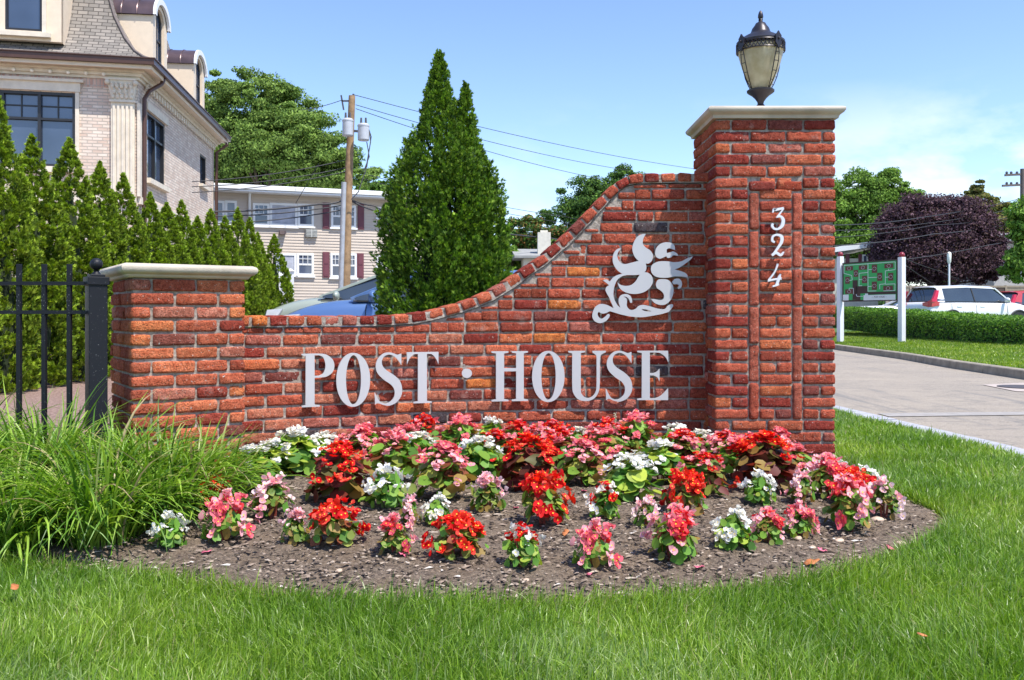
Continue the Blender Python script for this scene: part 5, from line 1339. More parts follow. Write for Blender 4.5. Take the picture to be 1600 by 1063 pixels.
def wall_with_holes(F, s0, s1, z0, z1, holes, th, name, mat, parent):
    xs = sorted(set([s0, s1] + [h[0] for h in holes] + [h[1] for h in holes])); zs = sorted(set([z0, z1] + [h[2] for h in holes] + [h[3] for h in holes])); m = MB()
    # cells butt edge to edge as single faces, so there are no coincident faces between cells
    def solid(i, j):
        if i < 0 or j < 0 or i >= len(xs) - 1 or j >= len(zs) - 1: return False
        a, e = (xs[i] + xs[i + 1]) / 2, (zs[j] + zs[j + 1]) / 2
        return not any(h[0] < a < h[1] and h[2] < e < h[3] for h in holes)
    for i in range(len(xs) - 1):
        for j in range(len(zs) - 1):
            if not solid(i, j): continue
            a, b_, c_, e = xs[i], xs[i + 1], zs[j], zs[j + 1]
            m.add([F.p(a, c_), F.p(b_, c_), F.p(b_, e), F.p(a, e)], [(0, 1, 2, 3)]); m.add([F.p(a, c_, -th), F.p(b_, c_, -th), F.p(b_, e, -th), F.p(a, e, -th)], [(3, 2, 1, 0)])
            if not solid(i - 1, j): m.add([F.p(a, c_), F.p(a, e), F.p(a, e, -th), F.p(a, c_, -th)], [(0, 1, 2, 3)])
            if not solid(i + 1, j): m.add([F.p(b_, c_), F.p(b_, e), F.p(b_, e, -th), F.p(b_, c_, -th)], [(0, 1, 2, 3)])
            if not solid(i, j - 1): m.add([F.p(a, c_), F.p(b_, c_), F.p(b_, c_, -th), F.p(a, c_, -th)], [(0, 1, 2, 3)])
            if not solid(i, j + 1): m.add([F.p(a, e), F.p(b_, e), F.p(b_, e, -th), F.p(a, e, -th)], [(0, 1, 2, 3)])
    o = m.build(name, mat, parent); uv_wall(o, F); return o

# ------------------------------------------------------------------ brick mansion at the left
mPaleBrick = brick_mat('pale_pink_brick', (.64, .49, .39), (.78, .67, .56), (.54, .47, .39), .23, .078, .011)
mStone = plain('cream_limestone', (.72, .63, .50), .75, var=.10, scale=5, bmp=.25, bscale=40)
mSoffit = plain('cream_soffit', (.76, .62, .46), .6, var=.05)
mGutter = plain('brown_gutter', (.10, .048, .032), .35, .3, var=.1)
mCopper = plain('brown_copper', (.13, .085, .085), .35, .5, var=.25, scale=2)
mShingle = brick_mat('grey_tan_shingles', (.18, .165, .145), (.29, .26, .225), (.08, .07, .06), .24, .115, .010)
mDarkFrame = plain('black_frame', (.02, .02, .022), .4, var=.1)
hx, hy = -9.19, 22.0
FL = Facade(hx, hy, -cos(radians(12)), -sin(radians(12)), sin(radians(12)), -cos(radians(12)))
FR = Facade(hx, hy, -sin(radians(7)), cos(radians(7)), cos(radians(7)), sin(radians(7)))
house = empty('brick_house', (0, 0, 0)); tag(house, 'pale pink brick mansion with a grey mansard roof and cream dormers at the left', 'house')
ZC = 6.70        # top of the brickwork
sA, sB = FL.s(118), FL.s(118) + 3.25; wz0, wz1 = FL.z(118, 262), FL.z(118, 146)
r1a, r1b = FR.s(230), FR.s(257.5); r2a, r2b = FR.s(312.5), FR.s(322)
rz0, rz1 = FR.z(240, 284), FR.z(240, 181)
q0, q1 = FR.z(317, 290), FR.z(317, 243)
RE = FR.s(334)
wl_ = wall_with_holes(FL, 0, 9.5, -.1, ZC, [(sA, sB, wz0, wz1)], .25, 'front_wall', mPaleBrick, house)
wr_ = wall_with_holes(FR, 0, RE, -.1, ZC, [(r1a, r1b, rz0, rz1), (r2a, r2b, q0, q1)], .25, 'side_wall', mPaleBrick, house)
FB = Facade(*FR.p(RE, 0)[:2], FL.dx, FL.dy, -FL.nx, -FL.ny)
m = MB(); FB.box(m, 0, 9.5, -.1, ZC, -.25, 0); m.build('rear_wall', mPaleBrick, house)
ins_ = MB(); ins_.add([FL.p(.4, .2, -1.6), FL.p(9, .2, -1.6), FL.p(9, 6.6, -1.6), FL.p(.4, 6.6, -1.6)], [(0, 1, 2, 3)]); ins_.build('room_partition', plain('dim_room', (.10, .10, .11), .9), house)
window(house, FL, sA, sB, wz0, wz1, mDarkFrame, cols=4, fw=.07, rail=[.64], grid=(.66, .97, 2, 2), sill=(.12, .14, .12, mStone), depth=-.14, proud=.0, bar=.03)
window(house, FR, r1a, r1b, rz0, rz1, mDarkFrame, cols=2, fw=.07, rail=[.66], sill=(.12, .13, .12, mStone), depth=-.16, proud=-.02)
window(house, FR, r2a, r2b, q0, q1, mDarkFrame, cols=1, fw=.06, sill=(.12, .12, .12, mStone), depth=-.16, proud=-.02)
# stone heads over the windows, with a keystone on the front one
m = MB(); FL.box(m, sA - .12, sB + .12, wz1 + .02, wz1 + .24, 0.002, .07); FL.box(m, sA - .2, sB + .2, wz1 + .24, wz1 + .31, .002, .13)
FL.box(m, sA + 1.72, sA + 2.0, wz1 + .015, wz1 + .40, .004, .17); m.build('window_head', mStone, house)
m = MB(); FL.box(m, sA - .09, sA - .003, wz0, wz1 + .015, .002, .05); m.build('window_surround', mStone, house)
m = MB(); FR.box(m, r1a - .10, r1b + .22, rz1 + .01, rz1 + .20, .002, .05); m.build('window_head', mStone, house)
m = MB(); FL.box(m, .02, 9.5, 3.62, 3.80, .002, .08); FR.box(m, .02, RE, 3.62, 3.80, .002, .08); m.build('belt_course', mStone, house)
# cornice: frieze, stepped mouldings, soffit, round studs and dentils
OV = .42
corn = MB()
def ring(m, z0, z1, o0, o1, sR=RE):
    """a moulding that runs round the corner of the two facades"""
    def corner(o):   # intersection of the two offset lines
        a = np.array([[FL.dx, -FR.dx], [FL.dy, -FR.dy]]); pl, pr = FL.p(0, 0, o), FR.p(0, 0, o); t = np.linalg.solve(a, [pr[0] - pl[0], pr[1] - pl[1]]); return (pl[0] + FL.dx * t[0], pl[1] + FL.dy * t[0])
    for (A0, A1, B0, B1) in [(FL.p(9.5, 0, o0)[:2], FL.p(9.5, 0, o1)[:2], corner(o0), corner(o1)), (corner(o0), corner(o1), FR.p(sR, 0, o0)[:2], FR.p(sR, 0, o1)[:2])]:
        vs = [(*A0, z0), (*A1, z0), (*B1, z0), (*B0, z0), (*A0, z1), (*A1, z1), (*B1, z1), (*B0, z1)]
        m.add(vs, [(3, 2, 1, 0), (4, 5, 6, 7), (0, 1, 5, 4), (1, 2, 6, 5), (2, 3, 7, 6), (3, 0, 4, 7)])
ring(corn, ZC - .05, ZC + .02, -.02, .05, RE + .05); ring(corn, ZC + .02, ZC + .10, -.02, .11, RE + .11); ring(corn, ZC + .10, ZC + .17, -.02, .19, RE + .19)
corn.build('cornice', mStone, house)
m = MB(); ring(m, ZC + .175, ZC + .23, -.3, OV, RE + .3); ring(m, ZC + .14, ZC + .174, OV - .09, OV, RE + .3); m.build('soffit', mSoffit, house)
stud = MB().ball((0, 0, 0), .045, 8, 6).build('stud', plain('cream_stud', (.86, .80, .70), .5), house, True)
for i in range(22):
    st_ = stud if i == 0 else stud.copy()
    if i: COL.objects.link(st_)
    st_.location = FL.p(.75 + i * .40, ZC + .03, .13)
dent = None
for i in range(int(RE / .27)):
    s_ = .5 + i * .27
    if s_ > RE - .1: break
    if dent is None: dent = FR.box(MB(), 0, .13, -.15, 0, .052, .10); dent.v = [(a - FR.x, b - FR.y, c) for a, b, c in dent.v]; dent = dent.build('dentil', mStone, house); dn = dent
    else: dn = dent.copy(); COL.objects.link(dn)
    dn.location = (FR.x + FR.dx * s_, FR.y + FR.dy * s_, ZC - .01)
m = MB(); ring(m, ZC + .232, ZC + .37, OV - .10, OV + .09, RE + .35); ring(m, ZC + .37, ZC + .395, OV - .12, OV + .12, RE + .36); m.build('gutter', mGutter, house)
# soldier row under the cornice
m = MB(); FL.box(m, .62, 9.5, ZC - .26, ZC - .052, .002, .012); o_ = m.build('soldier_course', brick_mat('soldier_brick', (.50, .28, .22), (.66, .48, .40), (.50, .44, .39), .078, .24, .011, 0), house); uv_wall(o_, FL)
# mansard roof, bell cast at the eave
prof_ = [(OV - .02, ZC + .36), (.18, ZC + .47), (-.10, ZC + .68), (-.42, ZC + 1.08), (-.76, ZC + 1.70), (-1.0, ZC + 2.4), (-1.2, ZC + 3.2), (-4.2, ZC + 3.6)]
rv, rf = [], []
def crn(o):
    a = np.array([[FL.dx, -FR.dx], [FL.dy, -FR.dy]]); pl, pr = FL.p(0, 0, o), FR.p(0, 0, o); t = np.linalg.solve(a, [pr[0] - pl[0], pr[1] - pl[1]]); return (pl[0] + FL.dx * t[0], pl[1] + FL.dy * t[0])
def crn2(o):
    pl, pr = FB.p(0, 0, o), FR.p(0, 0, o); a = np.array([[FB.dx, -FR.dx], [FB.dy, -FR.dy]]); t = np.linalg.solve(a, [pr[0] - pl[0], pr[1] - pl[1]]); return (pl[0] + FB.dx * t[0], pl[1] + FB.dy * t[0])
for o_, z_ in prof_: rv += [(*FL.p(9.5, 0, o_)[:2], z_), (*crn(o_), z_), (*crn2(o_), z_), (*FB.p(9.5, 0, o_)[:2], z_)]
for i in range(len(prof_) - 1):
    for k in range(3): a = i * 4 + k; rf.append((a, a + 1, a + 5, a + 4))
rf.append(tuple((len(prof_) - 1) * 4 + k for k in range(4)))
ro = MB().add(rv, rf).build('mansard_roof', mShingle, house)
uv = ro.data.uv_layers.new(name='UVMap'); cumL = [0]
for i in range(1, len(prof_)): cumL.append(cumL[-1] + sqrt((prof_[i][0] - prof_[i - 1][0]) ** 2 + (prof_[i][1] - prof_[i - 1][1]) ** 2))
for p in ro.data.polygons:
    fi = p.index % 3; Fq_ = (FL, FR, FB)[fi] if p.index < (len(prof_) - 1) * 3 else FL
    for li in p.loop_indices:
        vi = ro.data.loops[li].vertex_index; v = ro.data.vertices[vi].co
        uv.data[li].uv = ((v.x - Fq_.x) * Fq_.dx + (v.y - Fq_.y) * Fq_.dy, cumL[vi // 4])
# hip ridge line
m = MB().tube([(*crn(o_ + .01), z_ + .02) for o_, z_ in prof_[:-1]], .035, 6); m.build('hip_ridge', plain('dark_ridge', (.16, .13, .12), .8), ro, True)
# pilaster with a leafy capital at the corner
pil = MB(); FL.box(pil, .06, .60, 3.80, ZC - .62, .002, .07)
for i in range(5): FL.box(pil, .10 + i * .10, .155 + i * .10, 3.9, ZC - .70, .07, .10)
FR.box(pil, -.06, .10, 3.80, ZC - .62, .002, .07)
pl_ = pil.build('pilaster', mStone, house)
m = MB(); FL.box(m, .03, .63, ZC - .62, ZC - .57, .002, .12); FL.box(m, .02, .72, ZC - .10, ZC - .055, .002, .19)
vs = [FL.p(.08, ZC - .57, .002), FL.p(.58, ZC - .57, .002), FL.p(.58, ZC - .57, .09), FL.p(.08, ZC - .57, .09), FL.p(.0, ZC - .10, .002), FL.p(.68, ZC - .10, .002), FL.p(.68, ZC - .10, .16), FL.p(.0, ZC - .10, .16)]
m.add(vs, [(3, 2, 1, 0), (4, 5, 6, 7), (0, 1, 5, 4), (1, 2, 6, 5), (2, 3, 7, 6), (3, 0, 4, 7)])
for row_, (zc_, nn_, oo) in enumerate(((ZC - .48, 5, .10), (ZC - .37, 4, .125), (ZC - .24, 5, .15))):
    for i in range(nn_):
        c_ = FL.p(.08 + (.52) * (i + .5) / nn_ - (.02 if row_ == 1 else 0), zc_, oo); m.ball(c_, .062, 8, 6, (.8, .8, 1.15)); m.ball((c_[0], c_[1] - .035, c_[2] + .05), .03, 6, 5)
for s_ in (.02, .66): m.ball(FL.p(s_, ZC - .16, .17), .065, 10, 8)
m.build('capital', mStone, pl_, True)
# downspouts
m = MB(); m.tube([FR.p(.85, ZC + .26, OV), FR.p(.75, ZC + .06, OV - .05), FR.p(.35, ZC - .22, .18), FR.p(.22, ZC - .45, .10), FR.p(.22, 3.9, .10), FR.p(.22, .2, .10)], .055, 8); m.build('downspout', mGutter, house, True)
m = MB(); m.tube([FR.p(RE + .15, ZC + .24, OV - .1), FR.p(RE - .05, ZC + .05, .45), FR.p(RE - .10, ZC - .22, .12), FR.p(RE - .10, .2, .09)], .055, 8); m.build('downspout', mGutter, house, True)
# barrel roofed dormers
def dormer(F, s0, s1, z0, zs, rise, o1, o0, lab, win=True):
    """box body from o0 (in the roof) out to o1, arched head"""
    root = MB(); W_ = s1 - s0; cx_ = (s0 + s1) / 2; nA = 14
    arc = [(cx_ - W_ / 2 * cos(pi * k / nA), zs + rise * sin(pi * k / nA)) for k in range(nA + 1)]
    # face with an arched opening: outer arc and inner arc ring
    iw = W_ * .30; inn = [(cx_ - iw * cos(pi * k / nA), zs + (rise - .17) * sin(pi * k / nA) - .0) for k in range(nA + 1)]
    outl = [(s0, z0)] + arc + [(s1, z0)]; inl = [(cx_ - iw, z0 + .16)] + inn + [(cx_ + iw, z0 + .16)]
    n = len(outl); vs = [F.p(s, z, o1) for s, z in outl] + [F.p(s, z, o1) for s, z in inl] + [F.p(s, z, o1 - .14) for s, z in inl]
    root.add(vs, [(i, (i + 1) % n, (i + 1) % n + n, i + n) for i in range(n)] + [(i + n, (i + 1) % n + n, (i + 1) % n + 2 * n, i + 2 * n) for i in range(n)])
    # cheeks
    for s in (s0, s1): root.add([F.p(s, z0, o1), F.p(s, zs, o1), F.p(s, zs, o0), F.p(s, z0, o0)], [(0, 1, 2, 3)])
    d_ = root.build('dormer', mSoffit, house)
    g = MB(); g.add([F.p(s, z, o1 - .12) for s, z in inl], [tuple(range(n))]); g.build('pane', mGlass, d_)
    b = MB(); F.box(b, cx_ - .02, cx_ + .02, z0 + .2, zs + rise - .2, o1 - .115, o1 - .09); F.box(b, cx_ - iw, cx_ + iw, zs - .45, zs - .41, o1 - .115, o1 - .088)
    b.tube([F.p(s, z, o1 - .1) for s, z in inl], .03, 5); b.build('glazing_bars', mDarkFrame, d_)
    r = MB(); lo = [(cx_ - (W_ / 2 + .07) * cos(pi * k / nA), zs + (rise + .07) * sin(pi * k / nA)) for k in range(nA + 1)]; li = [(cx_ - (W_ / 2 + .005) * cos(pi * k / nA), zs + (rise + .005) * sin(pi * k / nA)) for k in range(nA + 1)]
    vs = [F.p(s, z, o1 + .02) for s, z in lo] + [F.p(s, z, o0) for s, z in lo] + [F.p(s, z, o1 + .02) for s, z in li] + [F.p(s, z, o0) for s, z in li]; k_ = nA + 1
    fs = []
    for i in range(nA): fs += [(i, i + 1, i + 1 + k_, i + k_), (i + 2 * k_, i + 3 * k_, i + 1 + 3 * k_, i + 1 + 2 * k_), (i, i + 2 * k_, i + 1 + 2 * k_, i + 1)]
    rr = r.add(vs, fs).build('barrel_roof', mCopper, d_, True)
    tr = MB(); q = [(cx_ - (W_ / 2 + .09) * cos(pi * k / nA), zs + (rise + .09) * sin(pi * k / nA)) for k in range(nA + 1)]; qi = [(cx_ - (W_ / 2 - .06) * cos(pi * k / nA), zs + (rise - .06) * sin(pi * k / nA)) for k in range(nA + 1)]
    vs = [F.p(s, z, o1 + .09) for s, z in q] + [F.p(s, z, o1 + .09) for s, z in qi] + [F.p(s, z, o1 + .022) for s, z in q] + [F.p(s, z, o1 + .022) for s, z in qi]; fs = []
    for i in range(nA): fs += [(i, i + 1, i + 1 + k_, i + k_), (i, i + 2 * k_, i + 1 + 2 * k_, i + 1), (i + k_, i + 1 + k_, i + 1 + 3 * k_, i + 3 * k_)]
    tr.add(vs, fs).build('arch_trim', mWhitePaint, d_, True)
    se = MB()
    for fq in (.25, .5, .75):
        oo = o0 + (o1 - o0) * fq; se.tube([F.p(s, z, oo) for s, z in [(cx_ - (W_ / 2 + .08) * cos(pi * k / nA), zs + (rise + .08) * sin(pi * k / nA)) for k in range(nA + 1)]], .014, 5)
    se.build('seams', mCopper, rr, True)
dormer(FR, FR.s(236, .0), FR.s(258, 0), ZC + .75, ZC + 1.95, .52, .05, -1.5, '')
dormer(FR, FR.s(300, .0), FR.s(317, 0), ZC + .75, ZC + 1.95, .52, .05, -1.5, '')
# the wide front dormer, flat sided, its top beyond the frame
ds0, ds1 = FL.s(96, .1), FL.s(-40, .1); dz = FL.z(50, 57, .1)
m = MB(); wS0, wS1 = FL.s(66, .1), FL.s(8, .1)
d_ = wall_with_holes(Facade(*FL.p(0, 0, .10)[:2], FL.dx, FL.dy, FL.nx, FL.ny), ds0, ds1, dz - .10, ZC + 3.0, [(wS0, wS1, FL.z(40, 48, .1), ZC + 2.6)], .15, 'dormer', mSoffit, house)
for s_ in (ds0, ds1): MB().add([FL.p(s_, dz - .10, .10), FL.p(s_, ZC + 3, .10), FL.p(s_, ZC + 3, -1.5), FL.p(s_, dz - .1, -1.5)], [(0, 1, 2, 3)]).build('cheek', mSoffit, d_)
m = MB(); FL.box(m, ds0 + .22, ds1, FL.z(40, 57, .1) - .02, FL.z(40, 51, .1), .102, .22); FL.box(m, wS0 - .10, wS0 - .01, FL.z(40, 51, .1), ZC + 2.7, .102, .16); m.build('sill', mStone, d_)
window(d_, Facade(*FL.p(0, 0, .1)[:2], FL.dx, FL.dy, FL.nx, FL.ny), wS0 + .002, wS1 - .002, FL.z(40, 48, .1) + .002, ZC + 2.598, mDarkFrame, cols=1, fw=.05, depth=-.10, proud=.0)
m = MB(); FL.box(m, ds0 - .1, ds1 + .1, ZC + 3.0, ZC + 3.15, -1.5, .25); m.build('dormer_roof', mCopper, d_)

# ------------------------------------------------------------------ siding building
mSiding, nt, b, o = new_mat('tan_lap_siding')
tcn = nt.nodes.new('ShaderNodeTexCoord'); sp = nt.nodes.new('ShaderNodeSeparateXYZ'); nt.links.new(tcn.outputs['Object'], sp.inputs[0])
md = N(nt, 'ShaderNodeMath', operation='MULTIPLY'); md.inputs[1].default_value = 1 / .17; nt.links.new(sp.outputs['Z'], md.inputs[0]); fr = N(nt, 'ShaderNodeMath', operation='FRACT'); nt.links.new(md.outputs[0], fr.inputs[0])
nt.links.new(ramp(nt, noise_tex(nt, 1.2), [(.3, (.60, .52, .43)), (.7, (.70, .61, .51))]), b.inputs['Base Color'])
b.inputs['Roughness'].default_value = .6
bn = nt.nodes.new('ShaderNodeBump'); bn.inputs['Distance'].default_value = .05; bn.inputs['Strength'].default_value = 1; bn.invert = True; nt.links.new(fr.outputs[0], bn.inputs['Height']); nt.links.new(bn.outputs[0], b.inputs['Normal'])
mTrim = plain('white_trim', (.82, .82, .80), .5, var=.03); mShut = plain('maroon_shutter', (.16, .045, .06), .6, var=.1)
mWin = glass_dark('flat_window_glass', (.07, .09, .14), .08, .8)
SBF = Facade(gx(333, 33.6), 33.6, .934, .357, .357, -.934)
sb = empty('siding_building', (0, 0, 0)); tag(sb, 'two storey tan siding building with a white flat roof edge and maroon shutters', 'building')
SR = 8.7; SLft = -6.0; ZR = SBF.z(333, 300) - .0
# the laps are real courses: each board leans out at its foot
m = MB(); nb = int(ZR / .115)
for i in range(nb + 1):
    z0 = i * .115; z1 = min(z0 + .115, ZR)
    if z1 - z0 < .01: continue
    vs = [SBF.p(SLft, z0, .022), SBF.p(SR, z0, .022), SBF.p(SR, z1, .0), SBF.p(SLft, z1, .0), SBF.p(SLft, z0, -.02), SBF.p(SR, z0, -.02)]
    m.add(vs, [(0, 1, 2, 3), (4, 5, 1, 0)])
m.build('lap_siding', plain('tan_siding', (.56, .475, .39), .6, var=.06, scale=1.5), sb)
m = MB(); SBF.box(m, SLft, SR, 0, ZR, -9, -.022); m.build('body', plain('tan_body', (.62, .54, .45), .7), sb)
m = MB(); SBF.box(m, SLft - .4, SR + .4, ZR, ZR + .06, -9.3, .62); m.build('soffit', mTrim, sb)
m = MB(); SBF.box(m, SLft - .4, SR + .4, ZR + .062, ZR + .27, -9.3, .50); m.build('roof', mTrim, sb)
m = MB(); SBF.box(m, SLft - .4, SR + .4, ZR + .08, ZR + .22, .502, .66); m.build('gutter', mTrim, sb)
m = MB(); a_ = SBF.s(352); SBF.box(m, a_, a_ + .5, ZR + .27, ZR + .42, -1.5, -1.0); SBF.box(m, a_ + 2.0, a_ + 3.6, ZR + .27, ZR + .33, -2.5, -1.5); m.build('roof_vent', mTrim, sb)
def sbwin(x0, x1, y0, y1, cols=1, gl=None, hung=True, grid=(.52, .97, 3, 2)):
    c_ = (x0 + x1) / 2
    return window(sb, SBF, SBF.s(x0), SBF.s(x1), SBF.z(c_, y1), SBF.z(c_, y0), mTrim, cols=cols, fw=.085, rail=[.5] if hung else None, glass=gl or mWin, depth=-.012, proud=.06, grid=grid, bar=.02, sill=(.05, .07, .10, mTrim))
sbwin(333, 351, 314, 349, grid=None); sbwin(351.5, 370, 314, 349, grid=None)
sbwin(395, 421, 318, 353); sbwin(421.5, 464.5, 318, 354, gl=mCurtain, hung=False, grid=None); sbwin(465, 490, 319, 354)
sbwin(517, 556, 321, 356, cols=2); sbwin(588, 612, 324, 341, hung=False, grid=(.05, .95, 3, 2)); 
sbwin(427, 463, 396, 430, gl=mCurtain, hung=False, grid=None); sbwin(463.5, 490, 396, 431); sbwin(516, 557, 396, 434, cols=2); sbwin(588, 606, 398, 416, hung=False, grid=(.05, .95, 3, 2))
for x0, x1, y0, y1 in ((504, 514.5, 317, 358), (558.5, 568.5, 319, 359), (504, 514.5, 394, 434), (557.5, 568, 396, 435)):
    m = MB(); a, b_ = SBF.s(x0), SBF.s(x1); c_ = (x0 + x1) / 2; z0, z1 = SBF.z(c_, y1), SBF.z(c_, y0); SBF.box(m, a, b_, z0, z1, .024, .055)
    for (p0, p1) in ((.06, .46), (.54, .94)): SBF.box(m, a + .05, b_ - .05, z0 + (z1 - z0) * p0, z0 + (z1 - z0) * p1, .055, .07)
    m.build('shutter', mShut, sb)
m = MB(); a = SBF.s(389.5); m.tube([SBF.p(a, ZR + .1, .35), SBF.p(a, ZR - .25, .09), SBF.p(a, 0.1, .09)], .05, 8); m.build('downspout', mTrim, sb, True)
m = MB(); a, b_ = SBF.s(477), SBF.s(495); z0, z1 = SBF.z(486, 371), SBF.z(486, 359); SBF.box(m, a, b_, z0, z1, .02, .14)
ac = m.build('wall_air_conditioner', plain('ac_grey', (.30, .30, .28), .6), sb); m = MB()
for i in range(5): SBF.box(m, a + .02, b_ - .02, z0 + .02 + i * .055, z0 + .045 + i * .055, .14, .16)
SBF.box(m, (a + b_) / 2 - .02, (a + b_) / 2 + .02, z0, z1, .142, .165); m.build('grille', plain('ac_light', (.5, .5, .46), .6), ac)
m = MB(); a, b_ = SBF.s(436), SBF.s(446); SBF.box(m, a, b_, SBF.z(440, 367), SBF.z(440, 361), .02, .24); m.build('flood_light', plain('bronze_box', (.14, .10, .09), .5), sb)

# pale low house with a chimney behind the big arborvitae
lh = empty('low_house', (0, 0, 0)); tag(lh, 'low pale house with a cream chimney glimpsed beyond the S curve of the wall', 'house')
LF = Facade(gx(818, 38), 38, 1, .05, .05, -1)
m = MB(); LF.box(m, 0, 6, 0, zz(404, 38), -5, 0); m.build('wall', plain('cream_wall', (.66, .62, .52), .7), lh)
m = MB(); z_ = zz(404, 38); m.add([LF.p(-.4, z_ + .002, .4), LF.p(6, z_ + .002, .4), LF.p(6, z_ + .10, .4), LF.p(-.4, z_ + .10, .4), LF.p(-.4, z_ + .002, -3), LF.p(6, z_ + .002, -3), LF.p(6, z_ + .62, -3), LF.p(-.4, z_ + .62, -3)], [(0, 1, 2, 3), (3, 2, 6, 7), (4, 7, 6, 5), (0, 3, 7, 4), (1, 5, 6, 2), (0, 4, 5, 1)]); rf_ = m.build('roof', plain('grey_roof', (.30, .30, .28), .8), lh)
m = MB(); c0, c1 = gx(840, 38.8), gx(860, 38.8); m.box(c0, c1, 38.5, 39.2, 2.8, zz(364, 38.8)); m.box(c0 + .12, c1 - .12, 38.65, 39.05, zz(364, 38.8), zz(360.5, 38.8)); m.build('chimney', plain('cream_chimney', (.66, .62, .52), .7, var=.1), rf_)

# white vinyl fence stub and globe lamp before the siding building
vf = empty('vinyl_fence', (gx(454, 23.5), 23.5, 0)); tag(vf, 'white vinyl fence panel and capped post at the end of the arborvitae row', 'fence')
m = MB().box(-.07, .07, -.07, .07, -.05, zz(424, 23.5)).build('post', mTrim, vf)
m = MB().add([(-.1, -.1, zz(424, 23.5)), (.1, -.1, zz(424, 23.5)), (.1, .1, zz(424, 23.5)), (-.1, .1, zz(424, 23.5)), (0, 0, zz(419.5, 23.5))], [(3, 2, 1, 0), (0, 1, 4), (1, 2, 4), (2, 3, 4), (3, 0, 4)]).build('post_cap', mTrim, m)
m = MB()
zt_ = zz(434, 23.5)
for i in range(22): m.box(-.09 - .15 * (i + 1), -.10 - .15 * i, -.012, .012, .05, zt_ - .02)
m.box(-3.4, -.072, -.03, .03, zt_ - .02, zt_ + .06); m.box(-3.4, -.072, -.035, .035, .2, .3); m.build('panel', mTrim, vf)

# ------------------------------------------------------------------ utility poles and wires
mWood = plain('weathered_pole', (.30, .19, .10), .85, var=.35, scale=5, bmp=.6, bscale=20)
mCan = plain('grey_transformer', (.50, .51, .53), .45, .2, var=.08); mIron = plain('dark_hardware', (.09, .09, .10), .6, .3); mWire = plain('black_wire', (.035, .035, .04), .7)
PD = 30.0
def ppt(px, py, d=PD): return tuple(PT(px, py, d))
up = empty('utility_pole', (gx(541, PD), PD, 0)); tag(up, 'tall wooden utility pole with two grey transformers in front of the siding building', 'utility pole'); U0 = Vector(up.location)
def rel(p): return Vector(p) - U0
m = MB().tube([rel(ppt(538.5, 520)), rel(ppt(543, 330)), rel(ppt(550, 150))], [.165, .14, .11], 14).build('pole', mWood, up, True)
m = MB().tube([rel(ppt(530.5, 520, PD - .2)), rel(ppt(537.5, 285, PD - .2))], .085, 10).build('conduit', plain('grey_conduit', (.42, .43, .45), .5, .3), up, True)
def can(px, y0, y1, wpx, d, lab):
    c_ = rel(ppt(px, y1, d)); r = wpx / 2 / FP * d; h = (y1 - y0) / FP * d
    o = MB().lathe([(r * .9, 0), (r, .03), (r, h - .05), (r * 1.06, h - .045), (r * 1.06, h), (r * .8, h + .05)], 20, tuple(c_)).build('transformer', mCan, up, True, sharp=30)
    for sg in (-.4, .4): MB().tube([(c_.x + r * sg, c_.y, c_.z + h), (c_.x + r * sg, c_.y, c_.z + h + .25)], [.045, .03], 8).build('bushing', mIron, o, True)
can(543.5, 188, 213, 17, PD - .45, ''); can(568, 196, 220, 18, PD - .3, '')
m = MB().bar(rel(ppt(541, 204)), rel(ppt(568, 206)), .07).bar(rel(ppt(549, 158)), rel(ppt(534, 158)), .05).bar(rel(ppt(533, 149)), rel(ppt(537, 172)), .05).bar(rel(ppt(552, 147)), rel(ppt(553, 160)), .06).build('brackets', mIron, up)
m = MB()
for pts in ([(577, 205), (579, 222), (574, 250), (570, 272)], [(573, 222), (577, 245), (568, 268)], [(575, 198), (580, 214), (576, 240), (573, 262)], [(549, 312), (560, 300), (570, 270)]): m.tube([rel(ppt(x, y, PD - .3)) for x, y in pts], .018, 5)
m.build('hanging_leads', mIron, up, True)
def wire(pts, r, lab, sag=0.0):
    """pts: (px, py, depth)"""
    P_ = [PT(*p) for p in pts]; out = []
    for a, b_ in zip(P_[:-1], P_[1:]):
        for k in range(12): t = k / 12; q = a.lerp(b_, t); q.z -= sag * 4 * t * (1 - t); out.append(q)
    out.append(P_[-1]); o0 = out[0].copy()
    o = MB().tube([p - o0 for p in out], r, 5).build('overhead_wire', mWire, None, True); o.location = o0
    return tag(o, lab, 'wire', 'overhead wires')
wire([(552, 148, 30), (1100, 266, 48)], .012, 'thin wire highest in the sky, running from the pole top down to the tall pillar', .25)
wire([(556, 164, 30), (985, 267, 46)], .012, 'second thin sky wire from the pole, ending over the S curve', .2)
wire([(556, 170, 30), (940, 280, 46)], .012, 'third thin sky wire from the pole, lowest of the upper bundle', .2)
wire([(570, 272, 30), (880, 338, 44), (1090, 370, 56)], .012, 'thin wire leaving the hanging leads towards the right trees', .15)
wire([(570, 280, 30), (880, 348, 44), (1090, 384, 56)], .012, 'thin wire just below the lead wire, towards the right trees', .15)
wire([(545, 312, 30), (620, 334, 31), (860, 372, 40), (1090, 410, 56)], .028, 'thick black cable sagging right from the pole, behind the arborvitae', .12)
wire([(470, 172, 36), (533, 157, 30)], .012, 'short wire from the pole top running left over the big tree', .05)
wire([(300, 284, 27), (541, 250, 30)], .014, 'wire crossing the big tree to the pole, highest of the three', .12)
wire([(300, 292, 27), (541, 262, 30)], .014, 'wire crossing the big tree, middle of the three', .12)
wire([(300, 301, 27), (541, 268, 30)], .014, 'wire crossing the big tree, lowest of the three', .12)
wire([(325, 331, 28), (500, 319, 29.4), (541, 311, 30)], .03, 'thick black cable crossing the upper windows of the siding building', .06)
wire([(325, 338, 28), (541, 320, 30)], .02, 'second black cable crossing the upper windows', .10)
wire([(325, 350, 28), (541, 327, 30)], .02, 'lowest black cable crossing the upper windows', .10)
